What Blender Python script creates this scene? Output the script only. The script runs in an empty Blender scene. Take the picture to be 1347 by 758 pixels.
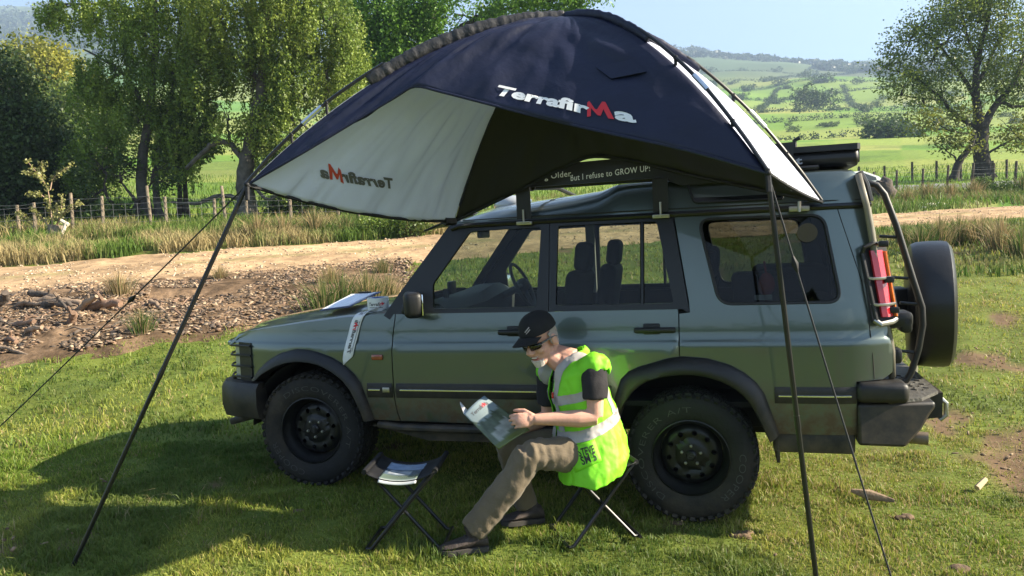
import bpy, bmesh, math, random
import numpy as np
from math import sin, cos, pi, radians, sqrt, atan2, hypot, exp
from mathutils import Vector, Matrix, noise
from mathutils.geometry import delaunay_2d_cdt
from mathutils.bvhtree import BVHTree

random.seed(7)
rng = np.random.default_rng(7)
scn = bpy.context.scene
COL = scn.collection

# ------------------------------------------------------------------ camera
CAMH = 1.75
FPX, PITCH, ROLL = 1000.18, 0.066416, 0.045677          # focal length in pixels of a 1347 px wide frame
FW = Vector((0, cos(PITCH), -sin(PITCH)))
_up = Vector((0, sin(PITCH), cos(PITCH)))
_rt = Vector((1, 0, 0))
RT = cos(ROLL) * _rt - sin(ROLL) * _up
UP = sin(ROLL) * _rt + cos(ROLL) * _up
cam_d = bpy.data.cameras.new('camera')
cam = bpy.data.objects.new('camera', cam_d)
COL.objects.link(cam)
m = Matrix.Identity(4)
for i in range(3):
    m[i][0], m[i][1], m[i][2] = RT[i], UP[i], -FW[i]
m[2][3] = CAMH
cam.matrix_world = m
cam_d.sensor_width = 36.0
cam_d.lens = 36.0 * FPX / 1347.0
cam_d.clip_start = 0.05
cam_d.clip_end = 9000
scn.camera = cam

# ------------------------------------------------------------------ sky, sun, exposure
SUN_AZ = radians(5.5)      # degrees from due right (+X) towards the viewer (-Y)
SUN_EL = radians(29.5)
to_sun = Vector((cos(SUN_AZ) * cos(SUN_EL), -sin(SUN_AZ) * cos(SUN_EL), sin(SUN_EL)))
world = bpy.data.worlds.new("World")
scn.world = world
world.use_nodes = True
wn = world.node_tree
wn.nodes.clear()
sky = wn.nodes.new('ShaderNodeTexSky')
sky.sky_type = 'NISHITA'
sky.sun_disc = False
sky.sun_elevation = SUN_EL
sky.sun_rotation = atan2(to_sun.x, to_sun.y)
sky.air_density = 1.0
sky.dust_density = 0.5
sky.ozone_density = 2.5
bg = wn.nodes.new('ShaderNodeBackground')
bg.inputs['Strength'].default_value = 0.05
wo = wn.nodes.new('ShaderNodeOutputWorld')
wn.links.new(sky.outputs[0], bg.inputs['Color'])
wn.links.new(bg.outputs[0], wo.inputs['Surface'])
sun_d = bpy.data.lights.new('sun', 'SUN')
sun_d.energy = 5.0
sun_d.angle = radians(0.55)
sun_d.color = (1.0, 0.89, 0.70)
sun = bpy.data.objects.new('sun', sun_d)
COL.objects.link(sun)
sun.rotation_mode = 'QUATERNION'
sun.rotation_quaternion = to_sun.to_track_quat('Z', 'Y')
sun.location = to_sun * 60
vs = scn.view_settings
scn.display_settings.display_device = 'sRGB'
vs.view_transform = 'Standard'
vs.look = 'None'
vs.exposure = 2.12
vs.gamma = 1.0
vs.use_curve_mapping = False
scn.cycles.max_bounces = 8
scn.cycles.transparent_max_bounces = 24
scn.cycles.use_denoising = True

def at(px, py, Y):
    """Point on the sight line of pixel (px, py) at depth Y."""
    d = FW + (px - 673.5) / FPX * RT - (py - 379) / FPX * UP
    t = Y / d.y
    return Vector((d.x * t, d.y * t, CAMH + d.z * t))

# ------------------------------------------------------------------ materials
MATS = {}
def srgb(r, g, b):
    f = lambda c: (c / 255 / 12.92) if c / 255 <= 0.04045 else ((c / 255 + 0.055) / 1.055) ** 2.4
    return (f(r), f(g), f(b))

def mat(name, col, rough=0.6, metal=0.0, spec=0.5, coat=0.0, var=0.0, vscale=8.0, bump=0.0, bscale=40.0,
        dirt=None, transl=0.0, attr=None, emit=None, sheen=0.0, hue=None):
    m = bpy.data.materials.new(name)
    m.use_nodes = True
    nt = m.node_tree
    N, L = nt.nodes, nt.links
    b = N['Principled BSDF']
    b.inputs['Roughness'].default_value = rough
    b.inputs['Metallic'].default_value = metal
    b.inputs['Specular IOR Level'].default_value = spec
    b.inputs['Coat Weight'].default_value = coat
    b.inputs['Coat Roughness'].default_value = 0.04
    if sheen:
        b.inputs['Sheen Weight'].default_value = sheen
    tc = N.new('ShaderNodeTexCoord')
    csock = None
    if attr:
        a = N.new('ShaderNodeAttribute'); a.attribute_name = attr
        csock = a.outputs['Color']
    else:
        rgb = N.new('ShaderNodeRGB'); rgb.outputs[0].default_value = (*col, 1)
        csock = rgb.outputs[0]
    if var:
        n = N.new('ShaderNodeTexNoise'); n.inputs['Scale'].default_value = vscale
        n.inputs['Detail'].default_value = 6
        L.new(tc.outputs['Object'], n.inputs['Vector'])
        mr = N.new('ShaderNodeMapRange')
        mr.inputs['From Min'].default_value = 0.3; mr.inputs['From Max'].default_value = 0.7
        mr.inputs['To Min'].default_value = 1 - var; mr.inputs['To Max'].default_value = 1 + var
        L.new(n.outputs['Fac'], mr.inputs['Value'])
        mx = N.new('ShaderNodeMix'); mx.data_type = 'RGBA'; mx.blend_type = 'MULTIPLY'
        mx.inputs['Factor'].default_value = 1
        L.new(csock, mx.inputs['A'])
        L.new(mr.outputs['Result'], mx.inputs['B'])
        csock = mx.outputs['Result']
    if dirt:                                        # (colour, amount, z0, z1, scale): mud that stops above z1
        dc, amt, z0, z1, dsc = dirt
        sx = N.new('ShaderNodeSeparateXYZ'); L.new(tc.outputs['Object'], sx.inputs[0])
        r1 = N.new('ShaderNodeMapRange'); r1.inputs['From Min'].default_value = z1; r1.inputs['From Max'].default_value = z0
        L.new(sx.outputs['Z'], r1.inputs['Value'])
        n2 = N.new('ShaderNodeTexNoise'); n2.inputs['Scale'].default_value = dsc; n2.inputs['Detail'].default_value = 8
        n2.inputs['Roughness'].default_value = 0.65
        L.new(tc.outputs['Object'], n2.inputs['Vector'])
        r2 = N.new('ShaderNodeMapRange'); r2.inputs['From Min'].default_value = 0.35; r2.inputs['From Max'].default_value = 0.7
        L.new(n2.outputs['Fac'], r2.inputs['Value'])
        mu = N.new('ShaderNodeMath'); mu.operation = 'MULTIPLY'
        L.new(r1.outputs['Result'], mu.inputs[0]); L.new(r2.outputs['Result'], mu.inputs[1])
        mu2 = N.new('ShaderNodeMath'); mu2.operation = 'MULTIPLY'; mu2.use_clamp = True
        L.new(mu.outputs[0], mu2.inputs[0]); mu2.inputs[1].default_value = amt
        mx = N.new('ShaderNodeMix'); mx.data_type = 'RGBA'
        L.new(mu2.outputs[0], mx.inputs['Factor']); L.new(csock, mx.inputs['A'])
        mx.inputs['B'].default_value = (*dc, 1)
        csock = mx.outputs['Result']
        rr = N.new('ShaderNodeMapRange'); rr.inputs['To Min'].default_value = rough; rr.inputs['To Max'].default_value = 0.85
        L.new(mu2.outputs[0], rr.inputs['Value']); L.new(rr.outputs['Result'], b.inputs['Roughness'])
        if coat:
            rc = N.new('ShaderNodeMapRange'); rc.inputs['To Min'].default_value = coat; rc.inputs['To Max'].default_value = 0
            L.new(mu2.outputs[0], rc.inputs['Value']); L.new(rc.outputs['Result'], b.inputs['Coat Weight'])
    L.new(csock, b.inputs['Base Color'])
    if bump:
        nb = N.new('ShaderNodeTexNoise'); nb.inputs['Scale'].default_value = bscale; nb.inputs['Detail'].default_value = 6
        L.new(tc.outputs['Object'], nb.inputs['Vector'])
        bp = N.new('ShaderNodeBump'); bp.inputs['Strength'].default_value = bump; bp.inputs['Distance'].default_value = 0.02
        L.new(nb.outputs['Fac'], bp.inputs['Height']); L.new(bp.outputs['Normal'], b.inputs['Normal'])
    if transl:
        tr = N.new('ShaderNodeBsdfTranslucent'); L.new(csock, tr.inputs['Color'])
        ms = N.new('ShaderNodeMixShader'); ms.inputs[0].default_value = transl
        L.new(b.outputs[0], ms.inputs[1]); L.new(tr.outputs[0], ms.inputs[2])
        L.new(ms.outputs[0], N['Material Output'].inputs['Surface'])
    if emit:
        b.inputs['Emission Color'].default_value = (*col, 1); b.inputs['Emission Strength'].default_value = emit
    MATS[name] = m
    return m

def glass_mat(name, tint, refl=1.0):
    m = bpy.data.materials.new(name); m.use_nodes = True
    nt = m.node_tree; N, L = nt.nodes, nt.links; N.clear()
    t = N.new('ShaderNodeBsdfTransparent'); t.inputs['Color'].default_value = (*tint, 1)
    g = N.new('ShaderNodeBsdfGlossy'); g.inputs['Roughness'].default_value = 0.02
    fr = N.new('ShaderNodeFresnel'); fr.inputs['IOR'].default_value = 1.62
    mu = N.new('ShaderNodeMath'); mu.operation = 'MULTIPLY'; mu.inputs[1].default_value = refl
    L.new(fr.outputs[0], mu.inputs[0])
    ms = N.new('ShaderNodeMixShader'); L.new(mu.outputs[0], ms.inputs[0])
    L.new(t.outputs[0], ms.inputs[1]); L.new(g.outputs[0], ms.inputs[2])
    o = N.new('ShaderNodeOutputMaterial'); L.new(ms.outputs[0], o.inputs['Surface'])
    return m

# ------------------------------------------------------------------ mesh helpers
def link(o, parent=None):
    COL.objects.link(o)
    if parent is not None:
        o.parent = parent
    return o

def fin(me, smooth=True, ang=0.6):
    if smooth and len(me.polygons):
        me.polygons.foreach_set('use_smooth', [True] * len(me.polygons))
        me.set_sharp_from_angle(angle=ang)

class MB:
    def __init__(s):
        s.v = []; s.f = []
    def add(s, V, F):
        o = len(s.v)
        s.v.extend([(float(a[0]), float(a[1]), float(a[2])) for a in V])
        s.f.extend([tuple(i + o for i in f) for f in F])
        return s
    def box(s, c, size, rot=None, bev=0.0, seg=2):
        bm = bmesh.new()
        bmesh.ops.create_cube(bm, size=1)
        for v in bm.verts:
            v.co = Vector((v.co.x * size[0], v.co.y * size[1], v.co.z * size[2]))
        if bev:
            bmesh.ops.bevel(bm, geom=bm.edges[:], offset=bev, segments=seg, affect='EDGES', profile=0.5)
        M = Matrix.Translation(Vector(c))
        if rot is not None:
            M = M @ (rot.to_4x4() if isinstance(rot, Matrix) else rot)
        bm.transform(M)
        bm.verts.index_update()
        s.add([v.co for v in bm.verts], [[v.index for v in f.verts] for f in bm.faces])
        bm.free()
        return s
    def tube(s, pts, r, n=8, cap=True, squash=None):
        pts = [Vector(p) for p in pts]
        k = len(pts)
        rs = r if isinstance(r, (list, tuple)) else [r] * k
        tang = []
        for i in range(k):
            t = pts[min(i + 1, k - 1)] - pts[max(i - 1, 0)]
            tang.append(t.normalized() if t.length > 1e-9 else Vector((0, 0, 1)))
        ref = Vector((0, 0, 1)) if abs(tang[0].z) < 0.9 else Vector((1, 0, 0))
        nrm = (ref - ref.dot(tang[0]) * tang[0]).normalized()
        V, F = [], []
        for i in range(k):
            nrm = (nrm - nrm.dot(tang[i]) * tang[i])
            nrm = nrm.normalized() if nrm.length > 1e-9 else tang[i].orthogonal().normalized()
            bn = tang[i].cross(nrm)
            sq = squash[i] if squash else 1.0
            for j in range(n):
                a = 2 * pi * j / n
                V.append(pts[i] + (nrm * cos(a) + bn * sin(a) * sq) * rs[i])
        for i in range(k - 1):
            for j in range(n):
                j2 = (j + 1) % n
                F.append((i * n + j, i * n + j2, (i + 1) * n + j2, (i + 1) * n + j))
        if cap:
            F.append(tuple(range(n - 1, -1, -1))); F.append(tuple(range((k - 1) * n, k * n)))
        return s.add(V, F)
    def lathe(s, prof, o, axis, n=24, closed=False):
        o = Vector(o); ax = Vector(axis).normalized()
        u = ax.orthogonal().normalized(); w = ax.cross(u)
        V, F = [], []
        k = len(prof)
        for (r, h) in prof:
            for j in range(n):
                a = 2 * pi * j / n
                V.append(o + ax * h + (u * cos(a) + w * sin(a)) * r)
        for i in range(k - 1 if not closed else k):
            i2 = (i + 1) % k
            for j in range(n):
                j2 = (j + 1) % n
                F.append((i * n + j, i * n + j2, i2 * n + j2, i2 * n + j))
        return s.add(V, F)
    def loft(s, rings, cap=True, closed=True):
        n = len(rings[0]); V = [p for r in rings for p in r]; F = []
        for i in range(len(rings) - 1):
            for j in range(n if closed else n - 1):
                j2 = (j + 1) % n
                F.append((i * n + j, i * n + j2, (i + 1) * n + j2, (i + 1) * n + j))
        if cap and closed:
            F.append(tuple(range(n - 1, -1, -1))); F.append(tuple(range((len(rings) - 1) * n, len(rings) * n)))
        return s.add(V, F)
    def ball(s, c, r, sub=2, rot=None):
        bm = bmesh.new()
        bmesh.ops.create_icosphere(bm, subdivisions=sub, radius=1)
        rr = r if isinstance(r, (tuple, list)) else (r, r, r)
        M = Matrix.Translation(Vector(c)) @ (rot.to_4x4() if rot is not None else Matrix.Identity(4)) @ Matrix.Diagonal((*rr, 1))
        bm.transform(M); bm.verts.index_update()
        s.add([v.co for v in bm.verts], [[v.index for v in f.verts] for f in bm.faces])
        bm.free()
        return s
    def prism(s, poly, f0, f1):
        """poly: 2-D points; f0/f1 map a 2-D point to the two faces."""
        n = len(poly)
        V = [f0(*p) for p in poly] + [f1(*p) for p in poly]
        F = [tuple(range(n)), tuple(range(2 * n - 1, n - 1, -1))]
        for i in range(n):
            j = (i + 1) % n
            F.append((i, i + n, j + n, j))
        return s.add(V, F)
    def build(s, name, m, parent=None, smooth=True, ang=0.6, fix=True):
        me = bpy.data.meshes.new(name)
        me.from_pydata(s.v, [], s.f)
        if fix:
            bm = bmesh.new(); bm.from_mesh(me)
            bmesh.ops.recalc_face_normals(bm, faces=bm.faces[:])
            bm.to_mesh(me); bm.free()
        me.materials.append(m)
        fin(me, smooth, ang)
        return link(bpy.data.objects.new(name, me), parent)

def empty(name, loc=(0, 0, 0), rz=0.0):
    o = bpy.data.objects.new(name, None)
    o.empty_display_size = 0.2
    o.location = loc; o.rotation_euler = (0, 0, rz)
    return link(o)

def tag(o, label=None, cat=None, group=None, kind=None):
    if label: o['label'] = label
    if cat: o['category'] = cat
    if group: o['group'] = group
    if kind: o['kind'] = kind
    return o

def copy_tree(o, parent=None):
    c = o.copy(); COL.objects.link(c); c.parent = parent
    for ch in list(o.children):
        copy_tree(ch, c)
    return c

def np_mesh(name, V, faces, m, parent=None, col=None, smooth=False):
    """V (n,3) array, faces: list of (k,w) index arrays; col: (n,3) point colours."""
    me = bpy.data.meshes.new(name)
    V = np.asarray(V, np.float32)
    loops = np.concatenate([np.asarray(f, np.int32).ravel() for f in faces])
    tot = np.concatenate([np.full(len(f), f.shape[1], np.int32) for f in faces])
    st = np.concatenate([[0], np.cumsum(tot)[:-1]]).astype(np.int32)
    me.vertices.add(len(V)); me.vertices.foreach_set('co', V.ravel())
    me.loops.add(len(loops)); me.loops.foreach_set('vertex_index', loops)
    me.polygons.add(len(tot)); me.polygons.foreach_set('loop_start', st)
    if smooth:
        me.polygons.foreach_set('use_smooth', np.ones(len(tot), bool))
    me.update(calc_edges=True)
    if col is not None:
        a = me.color_attributes.new('tint', 'FLOAT_COLOR', 'POINT')
        c4 = np.ones((len(V), 4), np.float32); c4[:, :3] = col
        a.data.foreach_set('color', c4.ravel())
    me.materials.append(m)
    return link(bpy.data.objects.new(name, me), parent)

def text_shape(body, shear=0.0, bold=0.0, space=1.0, res=3):
    cu = bpy.data.curves.new('lettering', 'FONT')
    cu.body = body; cu.shear = shear; cu.offset = bold; cu.space_character = space; cu.resolution_u = res
    o = bpy.data.objects.new('lettering', cu); COL.objects.link(o)
    bpy.context.view_layer.update()
    me = bpy.data.meshes.new_from_object(o.evaluated_get(bpy.context.evaluated_depsgraph_get()))
    V = [(v.co.x, v.co.y) for v in me.vertices]; F = [tuple(p.vertices) for p in me.polygons]
    bpy.data.objects.remove(o); bpy.data.curves.remove(cu); bpy.data.meshes.remove(me)
    return V, F

def lettering(name, VF, fmap, m, parent):
    """VF 2-D letter shapes; fmap(u,v) -> 3-D point on the surface they are printed on."""
    V, F = VF
    mb = MB(); mb.add([fmap(*p) for p in V], F)
    return mb.build(name, m, parent, smooth=False, fix=False)

def organic(name, mb, voxel, it, m, parent, disp=None):
    """One continuous skin over overlapping closed shapes."""
    me = bpy.data.meshes.new(name); me.from_pydata(mb.v, [], mb.f)
    o = bpy.data.objects.new(name, me); COL.objects.link(o)
    r = o.modifiers.new('r', 'REMESH'); r.mode = 'VOXEL'; r.voxel_size = voxel
    if it:
        s = o.modifiers.new('s', 'SMOOTH'); s.iterations = it; s.factor = 0.5
    bpy.context.view_layer.update()
    me2 = bpy.data.meshes.new_from_object(o.evaluated_get(bpy.context.evaluated_depsgraph_get()))
    bpy.data.objects.remove(o); bpy.data.meshes.remove(me)
    me2.name = name
    if disp:
        ns = [v.normal.copy() for v in me2.vertices]
        for v, n_ in zip(me2.vertices, ns):
            v.co = v.co + n_ * disp(v.co)
    me2.materials.clear(); me2.materials.append(m)
    me2.polygons.foreach_set('use_smooth', [True] * len(me2.polygons))
    return link(bpy.data.objects.new(name, me2), parent)

def sstep(a, b, x):
    t = np.clip((np.asarray(x, float) - a) / (b - a), 0, 1)
    return t * t * (3 - 2 * t)

# value noise on arrays
_perm = np.random.default_rng(3).permutation(4096)
_rv = np.random.default_rng(4).random(4096)
def vnoise(x, y, s=1.0, seed=0):
    x = np.asarray(x, float) * s + seed * 17.3; y = np.asarray(y, float) * s - seed * 9.7
    xi = np.floor(x).astype(np.int64); yi = np.floor(y).astype(np.int64)
    fx = x - xi; fy = y - yi
    fx = fx * fx * (3 - 2 * fx); fy = fy * fy * (3 - 2 * fy)
    h = lambda a, b: _rv[(_perm[(a & 4095)] + b * 57) & 4095]
    return (h(xi, yi) * (1 - fx) + h(xi + 1, yi) * fx) * (1 - fy) + (h(xi, yi + 1) * (1 - fx) + h(xi + 1, yi + 1) * fx) * fy
def fbm(x, y, s=1.0, seed=0, o=4):
    r = 0; a = 0.5; t = 0
    for i in range(o):
        r = r + a * vnoise(x, y, s * 2 ** i, seed + i); t += a; a *= 0.5
    return r / t
# ------------------------------------------------------------------ the lie of the land
_Yd = np.log([7, 10, 14, 19, 24, 36, 60, 110, 160, 300, 500, 800, 1500, 1900])
_eL = [-.235, -.125, -.047, -.006, .035, .070, .100, .135, .150, .180, .215, .26, .332, .27]
_eM = [-.235, -.130, -.060, -.015, .020, .050, .085, .115, .125, .150, .180, .200, .240, .20]
_eR = [-.235, -.130, -.058, -.020, .000, .031, .070, .104, .110, .148, .174, .186, .203, .17]

def land(x, y):
    x = np.asarray(x, float); y = np.asarray(y, float)
    th = np.arctan2(x, y); r = np.hypot(x, y)
    d = r * np.cos(np.minimum(np.abs(th), 0.72))
    a = np.tan(np.clip(th, -0.72, 0.72))
    ld = np.log(np.maximum(d, 1.0))
    eL, eM, eR = (np.interp(ld, _Yd, e) for e in (_eL, _eM, _eR))
    wl = sstep(0.0, 0.6, -a); wr = sstep(0.0, 0.45, a)
    e = eM * (1 - wl - wr) + eL * wl + eR * wr
    zt = CAMH + d * e
    zn = np.clip(.113 * (1.01 - x) / 2.44, -.08, .17) + 0 * y
    w = sstep(5.5, 8.5, d)
    z = zn * (1 - w) + zt * w
    back = sstep(0.95, 1.7, np.abs(th)) * sstep(3, 9, r)
    z = z * (1 - back) + (0.02 * r * 0.3) * back
    bumps = (fbm(x, y, 1.7, 5, 3) - .5) * .07 * sstep(3, 6, r) + (fbm(x, y, 6, 9, 2) - .5) * .03
    big = (fbm(x, y, .06, 2, 3) - .5) * 1.2 * sstep(38, 90, r) + (fbm(x, y, .009, 6, 3) - .5) * 16 * sstep(220, 500, r) * (1 - back) \
        + (fbm(x, y, .0025, 8, 3) - .5) * 60 * sstep(600, 1300, r) * (1 - back)
    bank = .30 * (fbm(x, y, .75, 14, 3) - .32) * sstep(.22, .34, -a) * sstep(9.6, 10.8, d) * (1 - sstep(13.2, 14.6, d)) * (1 - back)
    return z + bumps + big + bank

def landz(x, y):
    return float(land(x, y))

def bare(x, y):
    """0..1: how worn through the turf is."""
    n = fbm(x, y, 1.3, 21, 4)
    right = sstep(0.6, 2.6, x) * (1 - sstep(5.0, 9.0, y)) * .10
    return sstep(.685, .77, n + right - .06 * (1 - sstep(-1.0, 0.3, x)))

def track_d(a):
    return np.interp(a, [-.8, -.6, -.15, .6, .8], [13.6, 14.2, 17.2, 22.4, 23.5]), np.interp(a, [-.8, -.6, -.15, .6, .8], [18.0, 18.7, 21.3, 27.0, 28.0])

# the ground: one sheet, finest in front of the viewer
ang = np.concatenate([np.linspace(-pi, -.75, 70, endpoint=False), np.linspace(-.75, .75, 380, endpoint=False), np.linspace(.75, pi, 70, endpoint=False)])
rad = np.concatenate([[0.0], np.geomspace(.6, 1850, 260)])
A, R = np.meshgrid(ang, rad)
X, Y = R * np.sin(A), R * np.cos(A)
Z = land(X, Y)
na, nr = len(ang), len(rad)
idx = np.arange(nr * na).reshape(nr, na)
q = np.stack([idx[:-1], np.roll(idx, -1, 1)[:-1], np.roll(idx, -1, 1)[1:], idx[1:]], -1).reshape(-1, 4)
# own colours of turf, soil and pasture
xf, yf = X.ravel(), Y.ravel(); rf = np.hypot(xf, yf)
n1 = fbm(xf, yf, .5, 31)[:, None]; n2 = fbm(xf, yf, 3.0, 33)[:, None]
turf = np.array([.085, .125, .026]) * (.7 + .6 * n1) + np.array([.05, .03, .0]) * n2
soil = np.array([.135, .088, .050]) * (.6 + .8 * n2)
bm_ = bare(xf, yf)[:, None]
near = turf * (1 - bm_) + soil * bm_
# far pasture parcels
pa = np.floor(np.arctan2(xf, yf) * 14 + 3.5 * fbm(xf, yf, .006, 40, 2)); pd = np.floor(np.log(np.maximum(rf, 1)) * 4.2 + 2 * fbm(xf, yf, .004, 41, 2))
hsh = ((pa * 12.9898 + pd * 78.233) * 43.123) % 1.0
hsh = np.abs(hsh)[:, None]
past = np.array([.10, .215, .022]) * (1 - hsh) + np.array([.26, .28, .07]) * hsh
past = past * (.8 + .4 * fbm(xf, yf, .05, 44)[:, None])
rough_ = sstep(.53, .62, fbm(xf, yf, .13, 46, 3))[:, None] * (sstep(30, 45, rf) * (1 - sstep(130, 170, rf)))[:, None]
past = past * (1 - .45 * rough_) + np.array([.06, .10, .025]) * .45 * rough_
moor = np.array([.060, .085, .045]) * (.7 + .6 * fbm(xf, yf, .012, 47)[:, None])
w1 = sstep(24, 34, rf)[:, None]
w2 = (sstep(520, 900, rf) * .85)[:, None]
colr = (near * (1 - w1) + past * w1) * (1 - w2) + moor * w2
m_ground = mat('ground_turf', (0, 0, 0), rough=.95, spec=.15, attr='tint', var=.25, vscale=3.0, bump=.6, bscale=9.0)
ground = np_mesh('ground', np.stack([xf, yf, Z.ravel()], -1), [q], m_ground, col=colr, smooth=True)
tag(ground, kind='structure')

def drape(name, m, a0, a1, na_, d0, d1, nd, lift, colfn, rag=.35, seed=0):
    """A sheet lying on the land between two distances, its ragged edges dipping under the turf."""
    aa = np.linspace(a0, a1, na_); tt = np.linspace(0, 1, nd)
    AA, TT = np.meshgrid(aa, tt)
    n0, n1_ = d0(AA), d1(AA)
    D = n0 + (n1_ - n0) * TT
    x = AA * D; y = D
    edge = np.minimum(TT, 1 - TT) * (n1_ - n0)
    side = np.minimum(AA - a0, a1 - AA) * D
    e = np.minimum(edge, side) + (fbm(x, y, .9, seed, 4) - .62) * rag * 3
    z = land(x, y) + lift * np.clip(e / .35, -1.6, 1) + (fbm(x, y, 5, seed + 3, 2) - .5) * .03
    ii = np.arange(nd * na_).reshape(nd, na_)
    qq = np.stack([ii[:-1, :-1], ii[:-1, 1:], ii[1:, 1:], ii[1:, :-1]], -1).reshape(-1, 4)
    c = colfn(x.ravel(), y.ravel(), TT.ravel())
    return np_mesh(name, np.stack([x.ravel(), y.ravel(), z.ravel()], -1), [qq], m, col=c, smooth=True)

m_track = mat('sandy_track', (0, 0, 0), rough=.95, spec=.1, attr='tint', var=.22, vscale=5, bump=.8, bscale=14)
def track_col(x, y, t):
    n = fbm(x, y, 1.2, 51)[:, None]; n3 = fbm(x, y, 6, 52, 2)[:, None]
    rut = np.exp(-((t - .35) / .10) ** 2) + np.exp(-((t - .72) / .10) ** 2)
    c = np.array([.42, .285, .165]) * (.30 + .85 * n + .55 * n3)
    hump = np.exp(-((t - .54) / .07) ** 2)[:, None] * sstep(.45, .6, n) * .5
    c = c * (.84 + .22 * rut[:, None])
    return c * (1 - hump) + np.array([.16, .17, .06]) * hump
tr = drape('dirt_track', m_track, -.95, .95, 420, lambda a: track_d(a)[0] - .3, lambda a: track_d(a)[1] + .3, 46, .05, track_col, rag=.3, seed=61)
tag(tr, kind='structure')

m_soil = mat('bark_soil', (0, 0, 0), rough=.97, spec=.08, attr='tint', var=.35, vscale=9, bump=1.0, bscale=16)
def soil_col(x, y, t):
    n = fbm(x, y, 1.1, 71)[:, None]; n3 = fbm(x, y, 5, 72, 3)[:, None]
    c = np.array([.17, .112, .068]) * (.2 + 1.2 * n3)
    c = c * (1 - .7 * sstep(.48, .62, n)) + np.array([.30, .20, .12]) * .25 * n
    return c
def soil_near(a): return np.interp(a, [-.85, -.6, -.45, -.3, -.2], [9.2, 9.4, 10.2, 10.8, 12.5])
so = drape('bare_soil', m_soil, -.9, -.12, 220, soil_near, lambda a: track_d(a)[0] + .6, 60, .045, soil_col, rag=.22, seed=81)
tag(so, kind='structure')

m_lane = mat('grey_lane', (.17, .17, .175), rough=.9, var=.2, vscale=1.5, bump=.2)
ln = drape('lane', m_lane, .33, 1.0, 120, lambda a: 39 + 0 * a, lambda a: 42.5 + 0 * a, 14, .07, lambda x, y, t: np.tile([.17, .17, .175], (len(x), 1)), rag=.1, seed=83)
tag(ln, kind='structure')
# ------------------------------------------------------------------ the four-wheel-drive
W_ = 1.86
PSI = 0.278068
car = empty('estate_car', (-1.43128, 5.12241, 0.0), -PSI)
tag(car, 'dark green four-wheel-drive estate car with black steel wheels parked under the awning', 'car')
def carw(x, y, z):
    return Vector((-1.43128 + x * cos(PSI) + y * sin(PSI), 5.12241 - x * sin(PSI) + y * cos(PSI), z))

mud = (.17, .125, .075)
m_paint = mat('green_paint', (.108, .135, .124), rough=.33, metal=.78, coat=1.0, var=.05, vscale=2, dirt=(mud, 1.7, .58, .90, 11))
m_black = mat('black_plastic', (.008, .008, .009), rough=.48, var=.2, vscale=20, bump=.08, bscale=300, dirt=(mud, .55, .42, .95, 9))
m_trim = mat('black_trim', (.006, .006, .007), rough=.35, spec=.5)
m_dark = mat('dark_underside', (.012, .011, .010), rough=.9)
m_rub = mat('tyre_rubber', (.011, .0105, .010), rough=.85, bump=.25, bscale=60, var=.3, vscale=7, dirt=(mud, .5, -.5, .1, 5))
m_rim = mat('black_steel', (.007, .007, .0075), rough=.42, spec=.5, var=.2, vscale=12)
m_chrome = mat('bright_metal', (.75, .75, .74), rough=.22, metal=1)
m_steel = mat('dull_steel', (.42, .41, .39), rough=.38, metal=1)
m_pipe = mat('rusty_pipe', (.24, .19, .14), rough=.6, metal=.6, var=.3, vscale=14)
m_glass = glass_mat('window_glass', (.60, .66, .62), .45)
m_privacy = glass_mat('tinted_glass', (.27, .30, .29), .45)
m_seat = mat('dark_seat_cloth', (.014, .014, .016), rough=.85, bump=.3, bscale=120)
m_dash = mat('grey_dash', (.10, .105, .11), rough=.6)
m_trimgrey = mat('grey_headlining', (.32, .32, .30), rough=.9)
m_red = mat('red_lens', (.55, .012, .022), rough=.12, coat=1, spec=.6)
m_orange = mat('orange_lens', (.75, .20, .02), rough=.12, coat=1)
m_darkorange = mat('side_lamp_lens', (.28, .06, .03), rough=.15, coat=1)
m_lens = mat('clear_lens', (.45, .44, .36), rough=.08, coat=1)
m_white = mat('white_print', (.78, .78, .76), rough=.6)
m_tyreprint = mat('tyre_print', (.065, .062, .058), rough=.8)
m_mirrorglass = mat('mirror_glass', (.8, .82, .82), rough=.02, metal=1)

def yS(x, z):
    if z < .80: y = .05 * ((.80 - z) / .35) ** 2
    elif z < 1.29: y = .016 * float(sstep(1.085, 1.107, z)) + .022 * max(0, (z - 1.11) / .18) ** 1.6
    elif z < 1.845: y = .038 + .10 * (z - 1.29) / .55
    else: y = .139 + .02 * (z - 1.845) / .2
    t = max(0, (.1 - x) / .75); y += .16 * t ** 2.2
    t = max(0, (x - 3.25) / .40); y += .10 * min(t, 1.2) ** 2.4
    return y

def dens(poly, step):
    out = []
    n = len(poly)
    for i in range(n):
        a, b = Vector(poly[i]), Vector(poly[(i + 1) % n])
        k = max(1, int((b - a).length / step + .5))
        for j in range(k):
            out.append(a.lerp(b, j / k))
    return out
def inside(p, poly):
    c = False; n = len(poly); j = n - 1
    for i in range(n):
        a, b = poly[i], poly[j]
        if (a[1] > p[1]) != (b[1] > p[1]) and p[0] < (b[0] - a[0]) * (p[1] - a[1]) / (b[1] - a[1]) + a[0]:
            c = not c
        j = i
    return c
def roundpoly(poly, r, k=5):
    out = []; n = len(poly)
    for i in range(n):
        p0, p, p1 = Vector(poly[i - 1]), Vector(poly[i]), Vector(poly[(i + 1) % n])
        a = (p0 - p); b = (p1 - p)
        rr = min(r, a.length * .45, b.length * .45)
        a = p + a.normalized() * rr; b = p + b.normalized() * rr
        for j in range(k + 1):
            t = j / k
            out.append((a * (1 - t) ** 2 + p * 2 * t * (1 - t) + b * t * t))
    return out
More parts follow.
